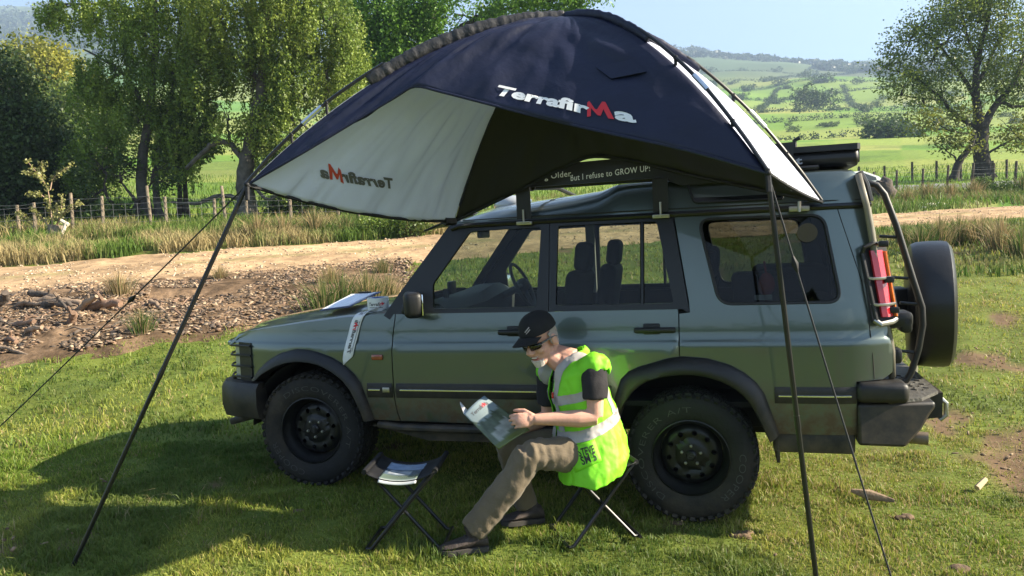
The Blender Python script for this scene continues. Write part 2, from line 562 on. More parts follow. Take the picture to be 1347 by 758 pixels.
def panel2d(poly, holes=(), step=.05, rows=False):
    P = dens(poly, step); loops = [P] + [dens(h, step) for h in holes]
    pts = []; edges = []
    for lp in loops:
        o = len(pts); k = len(lp); pts += lp
        edges += [(o + i, o + (i + 1) % k) for i in range(k)]
    nb = len(pts)
    xs = [p[0] for p in P]; zs = [p[1] for p in P]
    bp = [tuple(p) for p in pts]
    for zr in ((1.082, 1.096, 1.110) if rows else ()):
        x = min(xs) + .02
        while x < max(xs):
            if inside((x, zr), P) and min((x - b[0]) ** 2 + (zr - b[1]) ** 2 for b in bp) > .012 ** 2 and not any(inside((x, zr), h) for h in loops[1:]): pts.append(Vector((x, zr)))
            x += .03
    x = min(xs)
    while x < max(xs):
        z = min(zs)
        while z < max(zs):
            c = (x + .003, z + .0017)
            if inside(c, P) and not any(inside(c, h) for h in loops[1:]) and not (rows and 1.064 < c[1] < 1.128):
                if min((c[0] - b[0]) ** 2 + (c[1] - b[1]) ** 2 for b in bp) > (step * .45) ** 2:
                    pts.append(Vector(c))
            z += step
        x += step
    v, e, f, *_ = delaunay_2d_cdt([Vector(p) for p in pts], edges, [], 0, 1e-6)
    out = []
    for t in f:
        c = ((v[t[0]].x + v[t[1]].x + v[t[2]].x) / 3, (v[t[0]].y + v[t[1]].y + v[t[2]].y) / 3)
        if inside(c, P) and not any(inside(c, h) for h in loops[1:]):
            out.append(tuple(t))
    return [(a.x, a.y) for a in v], out
def panel(name, poly, holes, m, parent, off=0.0, thick=.018, step=.05, far=False, yfun=yS, label=None):
    V2, T = panel2d(poly, holes, step, m is m_paint)
    sgn = lambda y: (W_ - y) if far else y
    V = [(x, sgn(yfun(x, z) + off), z) for x, z in V2]
    cnt = {}
    for t in T:
        for i in range(3):
            a, b = t[i], t[(i + 1) % 3]
            k = (min(a, b), max(a, b)); cnt[k] = cnt.get(k, 0) + 1
    bd = [k for k, c in cnt.items() if c == 1]
    F = list(T); mp = {}
    for a, b in bd:
        for q_ in (a, b):
            if q_ not in mp:
                mp[q_] = len(V); x, z = V2[q_]
                V.append((x, sgn(yfun(x, z) + off + thick), z))
        F.append((a, b, mp[b], mp[a]))
    mb = MB(); mb.add(V, F)
    o = mb.build(name, m, parent, smooth=True, ang=.9)
    if label: o['label'] = label
    return o

archF_out = [(-.466, .838), (-.40, .905), (-.311, .97), (-.19, 1.03), (-.057, 1.06), (.03, 1.055), (.112, 1.037), (.215, 1.0), (.306, .947), (.37, .89), (.413, .83), (.455, .71), (.49, .58)]
archF_in = [(-.409, .831), (-.33, .885), (-.214, .937), (-.12, .965), (-.027, .977), (.06, .972), (.141, .955), (.23, .91), (.30, .86), (.35, .80), (.388, .724), (.415, .65), (.434, .58)]
archR_out = [(2.085, .66), (2.104, .756), (2.143, .868), (2.19, .915), (2.253, .944), (2.433, .997), (2.521, 1.006), (2.65, .995), (2.778, .957), (2.86, .91), (2.921, .856), (2.965, .79), (2.99, .715), (3.041, .551)]
archR_in = [(2.118, .60), (2.15, .70), (2.211, .795), (2.255, .835), (2.306, .865), (2.40, .893), (2.483, .904), (2.57, .905), (2.652, .892), (2.73, .866), (2.80, .828), (2.855, .78), (2.894, .727), (2.952, .595), (2.987, .511)]
shutF = [(.674, 1.284), (.672, 1.25), (.658, 1.151), (.651, 1.05), (.649, .953), (.649, .82), (.653, .699), (.662, .63), (.677, .575)]
G = .0035
wing_top = [(-.582, 1.161), (-.363, 1.19), (-.18, 1.213), (-.001, 1.234), (.14, 1.249), (.286, 1.262), (.48, 1.277), (.672, 1.287)]
fw = wing_top + [(x - G, z) for x, z in shutF[1:]] + list(reversed([(x, z) for x, z in archF_out])) + [(-.487, .83), (-.476, 1.085), (-.655, 1.085), (-.64, 1.13)]
q_win = [(2.625, 1.783), (2.651, 1.804), (3.291, 1.794), (3.318, 1.765), (3.374, 1.351), (3.321, 1.306), (2.759, 1.307), (2.713, 1.349)]
qw = [Vector(p) for p in roundpoly([(2.618, 1.806), (3.312, 1.798), (3.388, 1.304), (2.728, 1.306)], .075, 6)]
fg = roundpoly([(1.188, 1.798), (1.66, 1.806), (1.628, 1.312), (.94, 1.312), (.935, 1.47)], .02, 3)
rg = roundpoly([(1.768, 1.808), (2.375, 1.806), (2.468, 1.318), (1.752, 1.318)], .02, 3)
m_seal = mat('window_rubber', (.01, .01, .011), rough=.5)

def car_side(far):
    lab = None
    win = panel('front_wing', fw, [], m_paint, car, far=far)
    # indicator lamp and makers' badge strip on the wing
    sg = (lambda y: W_ - y) if far else (lambda y: y)
    def P(x, z, o=0): return (x, sg(yS(x, z) + o), z)
    mb = MB(); mb.box(P(.546, 1.003, -.006), (.080, .016, .036), bev=.007); mb.build('side_lamp', m_darkorange, win)
    def strip(name, x0, x1, z0, z1, parent, o=-.016, m_=m_black):
        V, F = panel2d([(x0, z0), (x1, z0), (x1, z1), (x0, z1)], [], .06)
        pr = MB(); n = len(V)
        pr.add([P(x, z, o * (1 - .8 * abs(2 * (z - z0) / (z1 - z0) - 1) ** 4)) for x, z in V], F)
        edge = [(x0, z0), (x1, z0), (x1, z1), (x0, z1)]
        for i in range(4):
            a, b = edge[i], edge[(i + 1) % 4]
            pr.add([P(*a, o * .2), P(*b, o * .2), P(*b, .004), P(*a, .004)], [(0, 1, 2, 3)])
        return pr.build(name, m_, parent)
    def brightline(x0, x1, z, parent):
        mbl = MB(); k = 8
        mbl.tube([P(x0 + (x1 - x0) * i / k, z, -.017) for i in range(k + 1)], .0065, 6)
        return mbl.build('bright_strip', m_chrome, parent)
    s = strip('rub_strip', .46, .640, .735, .83, win); brightline(.475, .56, .788, win)
    mb = MB(); mb.box(P(.602, .788, -.018), (.05, .006, .034), bev=.003); mb.build('side_badge', m_steel, win)
    # front door
    fd = [(x + G, z) for x, z in shutF] + [(1.675, .565), (1.677, .9), (1.6765, 1.28), (1.2, 1.288)]
    d = panel('front_door', fd, [], m_paint, car, far=far)
    strip('rub_strip', .668, 1.668, .735, .83, d); brightline(.70, 1.64, .788, d)
    frame = [(.632, 1.283), (.70, 1.375), (1.05, 1.826), (1.076, 1.838), (1.712, 1.840), (1.706, 1.283)]
    panel('window_frame', frame, [fg], m_trim, d, off=-.004, thick=.03, step=.06, far=far)
    panel('window_pane', fg, [], m_glass, d, off=.012, thick=.001, step=.2, far=far)
    def handle(x0, x1, zc, parent):
        h = MB()
        h.box(P((x0 + x1) / 2 - .02, zc + .004, .0), (.10, .02, .066), bev=.009)
        h.box(P((x0 + x1) / 2, zc, -.026), (x1 - x0, .03, .033), bev=.012, seg=3)
        return h.build('door_handle', m_black, parent)
    handle(1.385, 1.630, 1.160, d)
    # door mirror
    mm = MB()
    mm.box(P(.845, 1.352, -.115), (.115, .20, .165), rot=Matrix.Rotation(.46 if not far else -.46, 3, 'Z'), bev=.035, seg=3)
    mm.box(P(.79, 1.315, -.02), (.10, .10, .07), bev=.02)
    mo = mm.build('door_mirror', m_black, d)
    g = MB(); g.box(P(.897, 1.352, -.092), (.008, .17, .135), rot=Matrix.Rotation(.46 if not far else -.46, 3, 'Z'), bev=.003)
    g.build('mirror_glass', m_mirrorglass, d)
    # rear door
    arcd = [(x, z) for x, z in archR_out if x < 2.47]
    rd = [(1.683, 1.28), (1.684, .9), (1.682, .565), (2.07, .565)] + arcd + [(2.491, 1.004), (2.492, 1.255), (2.488, 1.288)]
    d2 = panel('rear_door', rd, [], m_paint, car, far=far)
    strip('rub_strip', 1.692, 2.085, .735, .83, d2); brightline(1.71, 2.07, .788, d2)
    fr2 = [(1.716, 1.840), (1.71, 1.283), (2.52, 1.283), (2.545, 1.265), (2.557, 1.27), (2.548, 1.33), (2.470, 1.838)]
    panel('window_frame', fr2, [rg], m_trim, d2, off=-.006, thick=.03, step=.06, far=far)
    panel('window_pane', rg, [], m_glass, d2, off=.012, thick=.001, step=.2, far=far)
    bar = MB(); bar.tube([P(2.283, 1.312, .004), P(2.288, 1.812, .004)], .013, 6); bar.build('window_bar', m_trim, d2)
    handle(2.232, 2.478, 1.164, d2)
    # rear quarter
    arcq = [(x, z) for x, z in archR_out if x > 2.5]
    rq = [(2.478, 1.845), (2.556, 1.33), (2.560, 1.262), (2.499, 1.255), (2.497, 1.007)] + arcq + [(3.455, .551), (3.455, .86)] + \
        [(3.60, .865), (3.655, .90), (3.663, 1.0), (3.60, 1.368), (3.556, 1.711), (3.54, 1.845)]
    q3 = panel('rear_quarter', rq, [[(p[0], p[1]) for p in qw]], m_paint, car, far=far)
    panel('window_pane', [(p[0], p[1]) for p in qw], [], m_privacy, q3, off=.010, thick=.001, step=.15, far=far)
    rim = MB(); rim.tube([P(p[0], p[1], .004) for p in qw] + [P(qw[0][0], qw[0][1], .004)], .011, 6, cap=False)
    rim.build('window_seal', m_seal, q3)
    strip('rub_strip', 3.02, 3.452, .735, .83, q3); brightline(3.04, 3.425, .780, q3)
    sm_ = MB(); sm_.tube([P(*q_, .001) for q_ in ((3.385, 1.84), (3.395, 1.80), (3.45, 1.60), (3.50, 1.42), (3.53, 1.20), (3.545, 1.0), (3.552, .87))], .003, 5); sm_.build('panel_seam', m_dark, q3)
    # wheel arch flares
    for ins, out in ((archF_in, archF_out), (archR_in, archR_out)):
        k = 40
        def res(pts, k):
            L_ = [0]
            for a, b in zip(pts, pts[1:]): L_.append(L_[-1] + hypot(b[0] - a[0], b[1] - a[1]))
            o = []
            for i in range(k + 1):
                t = L_[-1] * i / k; j = 0
                while j < len(pts) - 2 and L_[j + 1] < t: j += 1
                u = (t - L_[j]) / (L_[j + 1] - L_[j]); o.append((pts[j][0] + u * (pts[j + 1][0] - pts[j][0]), pts[j][1] + u * (pts[j + 1][1] - pts[j][1])))
            return o
        a, b = res(ins, k), res(out, k); rings = []
        for (xi, zi), (xo, zo) in zip(a, b):
            mid = lambda t: (xi + (xo - xi) * t, zi + (zo - zi) * t)
            ring = [P(xo, zo, .006), P(xo, zo, -.012), P(*mid(.75), -.040), P(*mid(.4), -.058), P(*mid(.08), -.060), P(xi, zi, -.052), P(xi, zi, .09), ]
            rings.append(ring)
        fm = MB(); fm.loft(rings, cap=False, closed=False)
        fm.build('arch_flare', m_black, car, ang=.9)
    # wheel-well liners
    for cx, cz, r in ((0.02, .50, .475), (2.55, .46, .468)):
        lm = MB(); rings = []
        for i in range(25):
            t = radians(2 + 176 * i / 24)
            rings.append([(cx + r * cos(t), sg(.03), cz + r * sin(t)), (cx + r * cos(t), sg(.48), cz + r * sin(t)), (cx + .05 * cos(t), sg(.5), cz + .05 * sin(t))])
        lm.loft(rings, cap=False, closed=False); lm.build('wheel_well', m_dark, car)
    # sill and rock slider
    sl = MB()
    pts = [(.46, .535), (.56, .555), (2.12, .555), (2.12, .45), (.86, .445), (.60, .505)]
    sl.prism(pts, lambda x, z: (x, sg(.035), z), lambda x, z: (x, sg(.16), z))
    so_ = sl.build('sill_guard', m_black, car, ang=.4)
    st = MB(); st.tube([P(.52, .548, -.0), P(.70, .54, -.045), P(2.05, .53, -.045), P(2.1, .53, .02)], .026, 10); st.build('slider_tube', m_black, so_)

car_side(False)
car_side(True)

# roof -------------------------------------------------------------
def roofh(x): return float(np.interp(x, [1.04, 1.12, 1.30, 1.69, 1.865, 2.02, 2.136, 2.31, 3.40, 3.50, 3.56], [1.862, 1.90, 1.938, 1.975, 1.988, 2.006, 2.037, 2.041, 2.045, 2.035, 1.95]))
def roofcant(x): return float(np.interp(x, [1.04, 1.69, 2.02, 2.16, 3.6], [.22, .20, .14, .06, .05]))
rings = []
for x in [1.04, 1.08, 1.14, 1.22, 1.30, 1.45, 1.6, 1.69, 1.76, 1.865, 1.95, 2.02, 2.08, 2.136, 2.2, 2.31, 2.6, 3.0, 3.30, 3.42, 3.48, 3.52, 3.545]:
    h, c = roofh(x), roofcant(x); y0 = yS(min(x, 3.54), 1.84) - .002
    half = [(y0, 1.843), (y0 + .004, 1.868), (y0 + c * .35, 1.868 + (h - 1.868) * .62), (y0 + c * .75, 1.868 + (h - 1.868) * .92), (y0 + c, h), (y0 + c + .05, h + .012), (.5, h + .028), (.75, h + .036)]
    ring = [(x, y, z) for y, z in half] + [(x, W_ - y, z) for y, z in reversed(half)]
    rings.append(ring)
mb = MB(); mb.loft(rings, cap=False, closed=False)
mb.add(rings[-1], [tuple(range(len(rings[-1])))])
roof = mb.build('roof', m_paint, car, ang=.75, fix=False)
# high side windows let into the raised roof
for far in (False, True):
    sg = (lambda y: W_ - y) if far else (lambda y: y)
    pol = roundpoly([(2.56, 2.018), (3.05, 2.018), (3.10, 1.900), (2.600, 1.905)], .02, 3)
    mbw = MB(); mbw.prism([tuple(p) for p in pol], lambda x, z: (x, sg(yS(x, 1.84) + .02 + .05 * (z - 1.868) / .17 - .028), z), lambda x, z: (x, sg(yS(x, 1.84) + .1), z))
    mbw.build('roof_window', mat('roof_window_glass' + ('_b' if far else ''), (.010, .011, .012), rough=.08, spec=.35), roof)
    tb_ = MB(); rp_ = [(x, sg(yS(x, 1.84) + .02 + .05 * (z - 1.868) / .17 - .045), z) for x, z in [tuple(p) for p in pol]]; tb_.tube(rp_ + rp_[:1], .007, 6, cap=False); tb_.build('roof_window_seal', m_seal, roof)
    g = MB()
    g.tube([(x, sg(yS(x, 1.84) - .010), z) for x, z in [(1.06, 1.822), (1.12, 1.838), (1.5, 1.842), (2.4, 1.843), (3.0, 1.843), (3.3, 1.843), (3.44, 1.843), (3.54, 1.842), (3.565, 1.845)]], .017, 8)
    g.tube([(x, sg(yS(x, 1.84) - .002), z) for x, z in [(1.14, 1.872), (1.5, 1.876), (2.4, 1.876), (3.3, 1.876), (3.54, 1.876)]], .004, 5)
    g.build('roof_gutter', m_trim, roof)
# raised rear roof corner trims
    t_ = MB(); t_.tube([(3.515, sg(.205), 2.03), (3.545, sg(.19), 1.96), (3.565, sg(.185), 1.86)], .02, 8); t_.build('roof_trim', m_trim, roof)

# bonnet, scuttle, windscreen ----------------------------------------
def btop(x): return float(np.interp(x, [-.66, -.60, -.5, -.363, -.001, .286, .672], [1.085, 1.135, 1.165, 1.192, 1.236, 1.264, 1.290]))
rings = []
for x in [-.70, -.675, -.64, -.60, -.5, -.363, -.18, 0, .15, .29, .48, .62]:
    b = btop(x); cr = float(np.interp(x, [-.66, -.5, 0, .6], [.02, .045, .06, .06]))
    y0 = yS(x, b) + .004
    ks = [(0, 0), (.012, .008), (.05, .016), (.12, .024), (.22, .45), (.34, .85), (.6, .97), (.93, 1)]
    half = [(y0, b - .02), (y0 + .002, b), (y0 + .03, b + .012), (y0 + .10, b + .018), (y0 + .17, b + .02 + cr * .30), (y0 + .24, b + .02 + cr * .62), (y0 + .45, b + .02 + cr * .86), (.93, b + .02 + cr * .95)]
    bowx = lambda y: -.10 * (1 - ((y - .93) / .93) ** 2) * float(sstep(-.2, -.7, x))
    rings.append([(x + bowx(y), y, z) for y, z in half] + [(x + bowx(y), W_ - y, z) for y, z in reversed(half[:-1])])
mb = MB(); mb.loft(rings, cap=False, closed=False)
bonnet = mb.build('bonnet', m_paint, car, ang=.9, fix=False)
mb = MB()
mb.add([(.60, .10, 1.26), (.60, W_ - .10, 1.26), (.72, W_ - .10, 1.345), (.72, .93, 1.36), (.72, .10, 1.345)], [(0, 1, 2, 3, 4)])
mb.build('scuttle', m_black, car, smooth=False)
rings = []
for i in range(9):
    t = i / 8; x = .655 + (1.062 - .655) * t; z = 1.30 + (1.845 - 1.30) * t
    rings.append([(x - .07 * (1 - ((y - .93) / .83) ** 2), y, z + .01 * (1 - ((y - .93) / .83) ** 2)) for y in np.linspace(.09 + .09 * t, W_ - .09 - .09 * t, 11)])
mb = MB(); mb.loft(rings, cap=False, closed=False); mb.build('windscreen', m_glass, car, fix=False)
for far in (False, True):
    sg = (lambda y: W_ - y) if far else (lambda y: y)
    pts = [(.60, 1.268), (.70, 1.40), (.88, 1.625), (1.045, 1.83), (1.10, 1.852)]
    a = MB(); a.loft([[(x - .008, sg(yS(x, z) - .002), z + .006), (x + .035, sg(yS(x, z) - .006), z - .02), (x + .04, sg(yS(x, z) + .05), z - .02), (x - .02, sg(yS(x, z) + .06), z + .015)] for x, z in pts])
    a.build('screen_pillar', m_trim, car, ang=.5)
# sun visor over the windscreen
rings = []
for t in np.linspace(0, 1, 7):
    x = 1.10 - .27 * t; z = 1.895 - .085 * t ** 1.2
    rings.append([(x - .05 * (1 - ((y - .93) / .8) ** 2), y, z + .05 * (1 - ((y - .93) / .8) ** 2)) for y in np.linspace(.20 + .05 * t, W_ - .20 - .05 * t, 13)])
mb = MB(); mb.loft(rings, cap=False, closed=False); o = mb.build('screen_visor', m_black, car, fix=False)
so2 = o.modifiers.new('thick', 'SOLIDIFY'); so2.thickness = .012

# nose ---------------------------------------------------------------
mb = MB(); mb.box((-.64, .93, .95), (.10, 1.36, .26), bev=.02); gr = mb.build('grille', m_black, car)
for k in range(4):
    b_ = MB(); b_.box((-.70, .93, .87 + k * .055), (.03, 1.0, .02), bev=.005); b_.build('grille_bar', m_black, gr)
for far in (False, True):
    sg = (lambda y: W_ - y) if far else (lambda y: y)
    l = MB()
    l.prism([(-.675, .815), (-.49, .825), (-.485, 1.075), (-.665, 1.075)], lambda x, z: (x, sg(yS(x, z) + .012), z), lambda x, z: (x - .03, sg(.42), z))
    lo = l.build('headlamp', m_lens, car, ang=.4)
    gsd = MB()
    gsd.prism([(-.60, .80), (-.472, .80), (-.468, 1.09), (-.60, 1.092)], lambda x, z: (x, sg(yS(x, z) - .010), z), lambda x, z: (x, sg(yS(x, z) + .05), z))
    for z in (.845, .92, 1.0, 1.068):
        gsd.tube([(-.47, sg(yS(-.47, z) - .015), z), (-.60, sg(yS(-.60, z) - .018), z), (-.70, sg(yS(-.68, z) + .0), z - .005), (-.765, sg(.28), z - .005), (-.785, sg(.42), z - .005)], .008, 6)
    gsd.build('lamp_guard', m_black, lo)
rings = []
def bring(x, y, dx):   # section of the front bumper, facing the nose
    return [(x + .06, y, .82), (x, y, .815), (x - .035 * dx, y, .77), (x - .04 * dx, y, .66), (x - .01, y, .585), (x + .08, y, .565), (x + .12, y, .60)]
path = [(-.37, -.0, 0), (-.56, .03, .2), (-.70, .09, .5), (-.775, .20, 1), (-.80, .40, 1), (-.815, .93, 1)]
full = path + [(x, W_ - y, d_) for x, y, d_ in reversed(path[:-1])]
for i, (x, y, d_) in enumerate(full):
    a = full[max(0, i - 1)]; b = full[min(len(full) - 1, i + 1)]
    tx, ty = b[0] - a[0], b[1] - a[1]; l_ = hypot(tx, ty); nx, ny = -ty / l_, tx / l_      # outward
    if nx > 0 and abs(nx) > .5: nx, ny = -nx, -ny
    if i < 5 and ny > 0: nx, ny = -nx, -ny
    if i > len(full) - 6 and ny < 0: nx, ny = -nx, -ny
    sec = [(-.06, .822), (0, .818), (.03, .78), (.035, .66), (.012, .575), (-.06, .548), (-.10, .60)]
    rings.append([(x + nx * o_, y + ny * o_, z) for o_, z in sec])
mb = MB(); mb.loft(rings, cap=True); fb = mb.build('front_bumper', m_black, car, ang=.7)
va = MB(); va.box((-.60, .93, .535), (.34, 1.5, .05), rot=Matrix.Rotation(-.25, 3, 'Y'), bev=.015); va.build('bumper_valance', m_black, fb)

# tail ---------------------------------------------------------------
def tailx(z): return float(np.interp(z, [.85, .9, 1.0, 1.368, 1.711, 1.845, 2.04], [3.685, 3.69, 3.685, 3.63, 3.585, 3.565, 3.52]))
rings = []
for z in [.86, 1.0, 1.2, 1.368, 1.55, 1.711, 1.845, 2.02]:
    x0 = tailx(z); rr = []
    for y in np.linspace(.105, W_ - .105, 15):
        u = abs(y - .93) / .825
        rr.append((x0 + .045 * (1 - u ** 3) - .02 * u ** 6, y, z))
    rings.append(rr)
mb = MB(); mb.loft(rings, cap=False, closed=False)
m_paint2 = mat('dusty_tail_paint', (.16, .145, .11), rough=.55, metal=.2, coat=.3, var=.2, vscale=8)
tg = mb.build('tailgate', m_paint2, car, ang=.9, fix=False)
sod = tg.modifiers.new('thick', 'SOLIDIFY'); sod.thickness = .03; sod.offset = -1
mb = MB(); rings = []
for z in [1.33, 1.5, 1.72]:
    rings.append([(tailx(z) + .05 - .04 * abs((y - .93) / .66) ** 3, y, z) for y in np.linspace(.27, W_ - .27, 9)])
mb.loft(rings, cap=False, closed=False); mb.build('rear_window', mat('rear_screen_glass', (.015, .016, .018), rough=.05, spec=.6), tg, fix=False)
for z in (1.62, 1.42, 1.25):
    hi = MB(); hi.box((tailx(z) + .02, .105, z), (.05, .03, .035), bev=.006); hi.build('hinge', m_black, tg)
for far in (False, True):
    sg = (lambda y: W_ - y) if far else (lambda y: y)
    # tail lamp: red upper, orange inner edge, black guard round it
    def TL(x, z, o=0): return (x, sg(yS(min(x, 3.66), z) + o), z)
    back = MB()
    pol = [(3.50, 1.575), (3.515, 1.60), (3.645, 1.60), (3.70, 1.19), (3.56, 1.175), (3.545, 1.20)]
    back.prism(pol, lambda x, z: TL(x, z, -.008), lambda x, z: TL(x, z, .06))
    tl = back.build('tail_lamp', m_black, car, ang=.4)
    def lens(name, x0t, x1t, x0b, x1b, z0, z1, m_, prot):
        r_ = []
        for t in np.linspace(0, 1, 9):
            z = z1 + (z0 - z1) * t; xa = x0t + (x0b - x0t) * t; xb = x1t + (x1b - x1t) * t
            r_.append([TL(xa, z, -.016), TL(xa + .006, z, -prot), TL((xa + xb) / 2, z, -prot - .010), TL(xb - .004, z, -prot + .008), TL(xb, z, .05)])
        q_ = MB(); q_.loft(r_, cap=False, closed=False); q_.add(r_[0], [tuple(range(5))]); q_.add(r_[-1], [tuple(range(5))])
        return q_.build(name, m_, tl)
    lens('red_lens', 3.545, 3.622, 3.595, 3.666, 1.215, 1.585, m_red, .036)
    lens('orange_lens', 3.620, 3.650, 3.666, 3.692, 1.215, 1.578, m_orange, .026)
    gd = MB()
    gd.tube([TL(3.505, 1.56, -.02), TL(3.515, 1.605, -.05), TL(3.56, 1.625, -.055), TL(3.61, 1.62, -.02), TL(3.64, 1.612, .05)], .011, 8)
    gd.tube([TL(3.505, 1.57, -.03), TL(3.535, 1.38, -.04), TL(3.565, 1.20, -.04)], .011, 8)
    gd.build('lamp_guard', m_black, tl)
    for z, xa, xb in ((1.43, 3.552, 3.655), (1.285, 3.572, 3.672)):
        gb = MB(); gb.tube([TL(xa - .03, z + .006, -.03), TL(xa, z, -.062), TL((xa + xb) / 2, z, -.066), TL(xb, z, -.03), TL(xb + .01, z, .06)], .0085, 6); gb.build('guard_bar', m_steel, tl)
    gw = MB(); gw.tube([TL(3.555, 1.20, -.03), TL(3.585, 1.178, -.05), TL(3.65, 1.185, -.04), TL(3.70, 1.20, .03)], .016, 8); gw.build('guard_foot', m_steel, tl)
# rear bumper, step plate, exhaust
mb = MB()
mb.prism([(3.458, .735), (3.458, .50), (3.70, .492), (3.79, .58), (3.84, .66), (3.87, .70), (3.87, .735)], lambda x, z: (x, .0 + .10 * float(sstep(3.62, 3.90, x)), z), lambda x, z: (x, W_ - .10 * float(sstep(3.62, 3.90, x)), z))
rb = mb.build('rear_bumper', m_black, car, ang=.5)
bv = rb.modifiers.new('b', 'BEVEL'); bv.width = .03; bv.segments = 3; bv.limit_method = 'ANGLE'; bv.angle_limit = .5
for y in (.07, W_ - .07):
    cp = MB(); cp.box((3.585, y, .800), (.27, .18, .115), bev=.035, seg=3); cp.build('bumper_corner', m_black, rb)
stp = MB(); stp.prism([(3.62, .02), (3.80, .10), (3.93, .30), (3.95, .93), (3.93, W_ - .30), (3.80, W_ - .10), (3.62, W_ - .02)], lambda x, y: (x, y, .755), lambda x, y: (x, y, .737))
m_step = mat('step_plate', (.10, .095, .085), rough=.6, metal=.3, var=.3, vscale=20, bump=.5, bscale=60)
sp_ = stp.build('step_plate', m_step, rb, smooth=False)
td = MB()
for i in range(9):
    for j in range(4):
        td.box((3.70 + j * .055 + (i % 2) * .02, .32 + i * .055, .758), (.034, .010, .006), rot=Matrix.Rotation(.7 if (i + j) % 2 else -.7, 3, 'Z'))
td.build('tread_pattern', m_step, sp_)
sf = MB(); sf.prism([(3.79, .58), (3.95, .60), (3.955, .745), (3.86, .745)], lambda x, z: (x, .30, z), lambda x, z: (x, W_ - .30, z)); sf.build('bumper_face', m_black, rb, ang=.4)
hk = MB(); hk.tube([(3.955, .36, .70), (3.985, .36, .67), (3.985, .36, .60), (3.95, .36, .57)], .014, 8); hk.build('towing_hook', m_steel, rb)
ex = MB(); ex.lathe([(.036, 0), (.036, .20), (.032, .20), (.032, .02)], (3.64, .16, .525), (1, -.18, -.03), 16); ex.build('exhaust_pipe', m_pipe, car)
fl = MB(); fl.box((3.23, .09, .50), (.44, .10, .13), bev=.02); fl.box((3.035, .17, .475), (.02, .26, .20), bev=.006); fl.build('mud_flap', m_black, car)
# bent grab rail of the tail ladder
ld = MB()
f_ = [(3.47, .30, 1.965), (3.57, .30, 1.972), (3.62, .30, 1.955), (3.66, .30, 1.90), (3.72, .30, 1.72), (3.80, .30, 1.42), (3.85, .30, 1.24), (3.853, .30, 1.14), (3.83, .30, 1.0), (3.79, .30, .86), (3.765, .30, .815), (3.68, .30, .80)]
ld.tube(f_, .019, 12)
lad = ld.build('ladder_rail', m_black, car)
for x, z in ((3.74, 1.65), (3.80, 1.41), (3.845, 1.26), (3.825, .98)):
    r_ = MB(); r_.tube([(x - .02, .30, z), (x - .11, .30, z + .01)], .009, 8); r_.build('rail_bracket', m_black, lad)
# spare wheel in a black cover
SX, SY, SZ = 3.92, .92, 1.20
mb = MB(); mb.lathe([(0, -.005), (.20, -.005), (.345, .0), (.385, .02), (.40, .05), (.405, .12), (.405, .195), (.399, .225), (.372, .246), (.2, .258), (0, .26)], (SX - .02, SY, SZ), (cos(.14), -sin(.14), 0), 56)
spc = mb.build('spare_wheel', mat('vinyl_cover', (.010, .010, .011), rough=.38, var=.15, vscale=5, bump=.12, bscale=14), car)
br = MB(); br.box((3.80, SY, SZ), (.20, .22, .22), bev=.02); br.box((3.72, .60, 1.15), (.06, .35, .10), bev=.02); br.build('wheel_carrier', m_black, spc)
hl = MB(); hl.box((3.70, .20, 1.19), (.14, .16, .09), bev=.025); hl.box((3.735, .20, 1.165), (.06, .16, .10), bev=.02); hl.build('tailgate_handle', m_black, car)
lt = MB(); lt.box((3.70, .26, .97), (.06, .10, .09), bev=.02); lt.build('tailgate_latch', m_black, car)
pl = MB(); pl.tube([(4.00, 1.2, .80), (4.00, 1.2, .70)], .02, 8); pl.ball((4.0, 1.2, .83), (.04, .05, .04)); pl.build('reversing_lamp', m_lens, car)

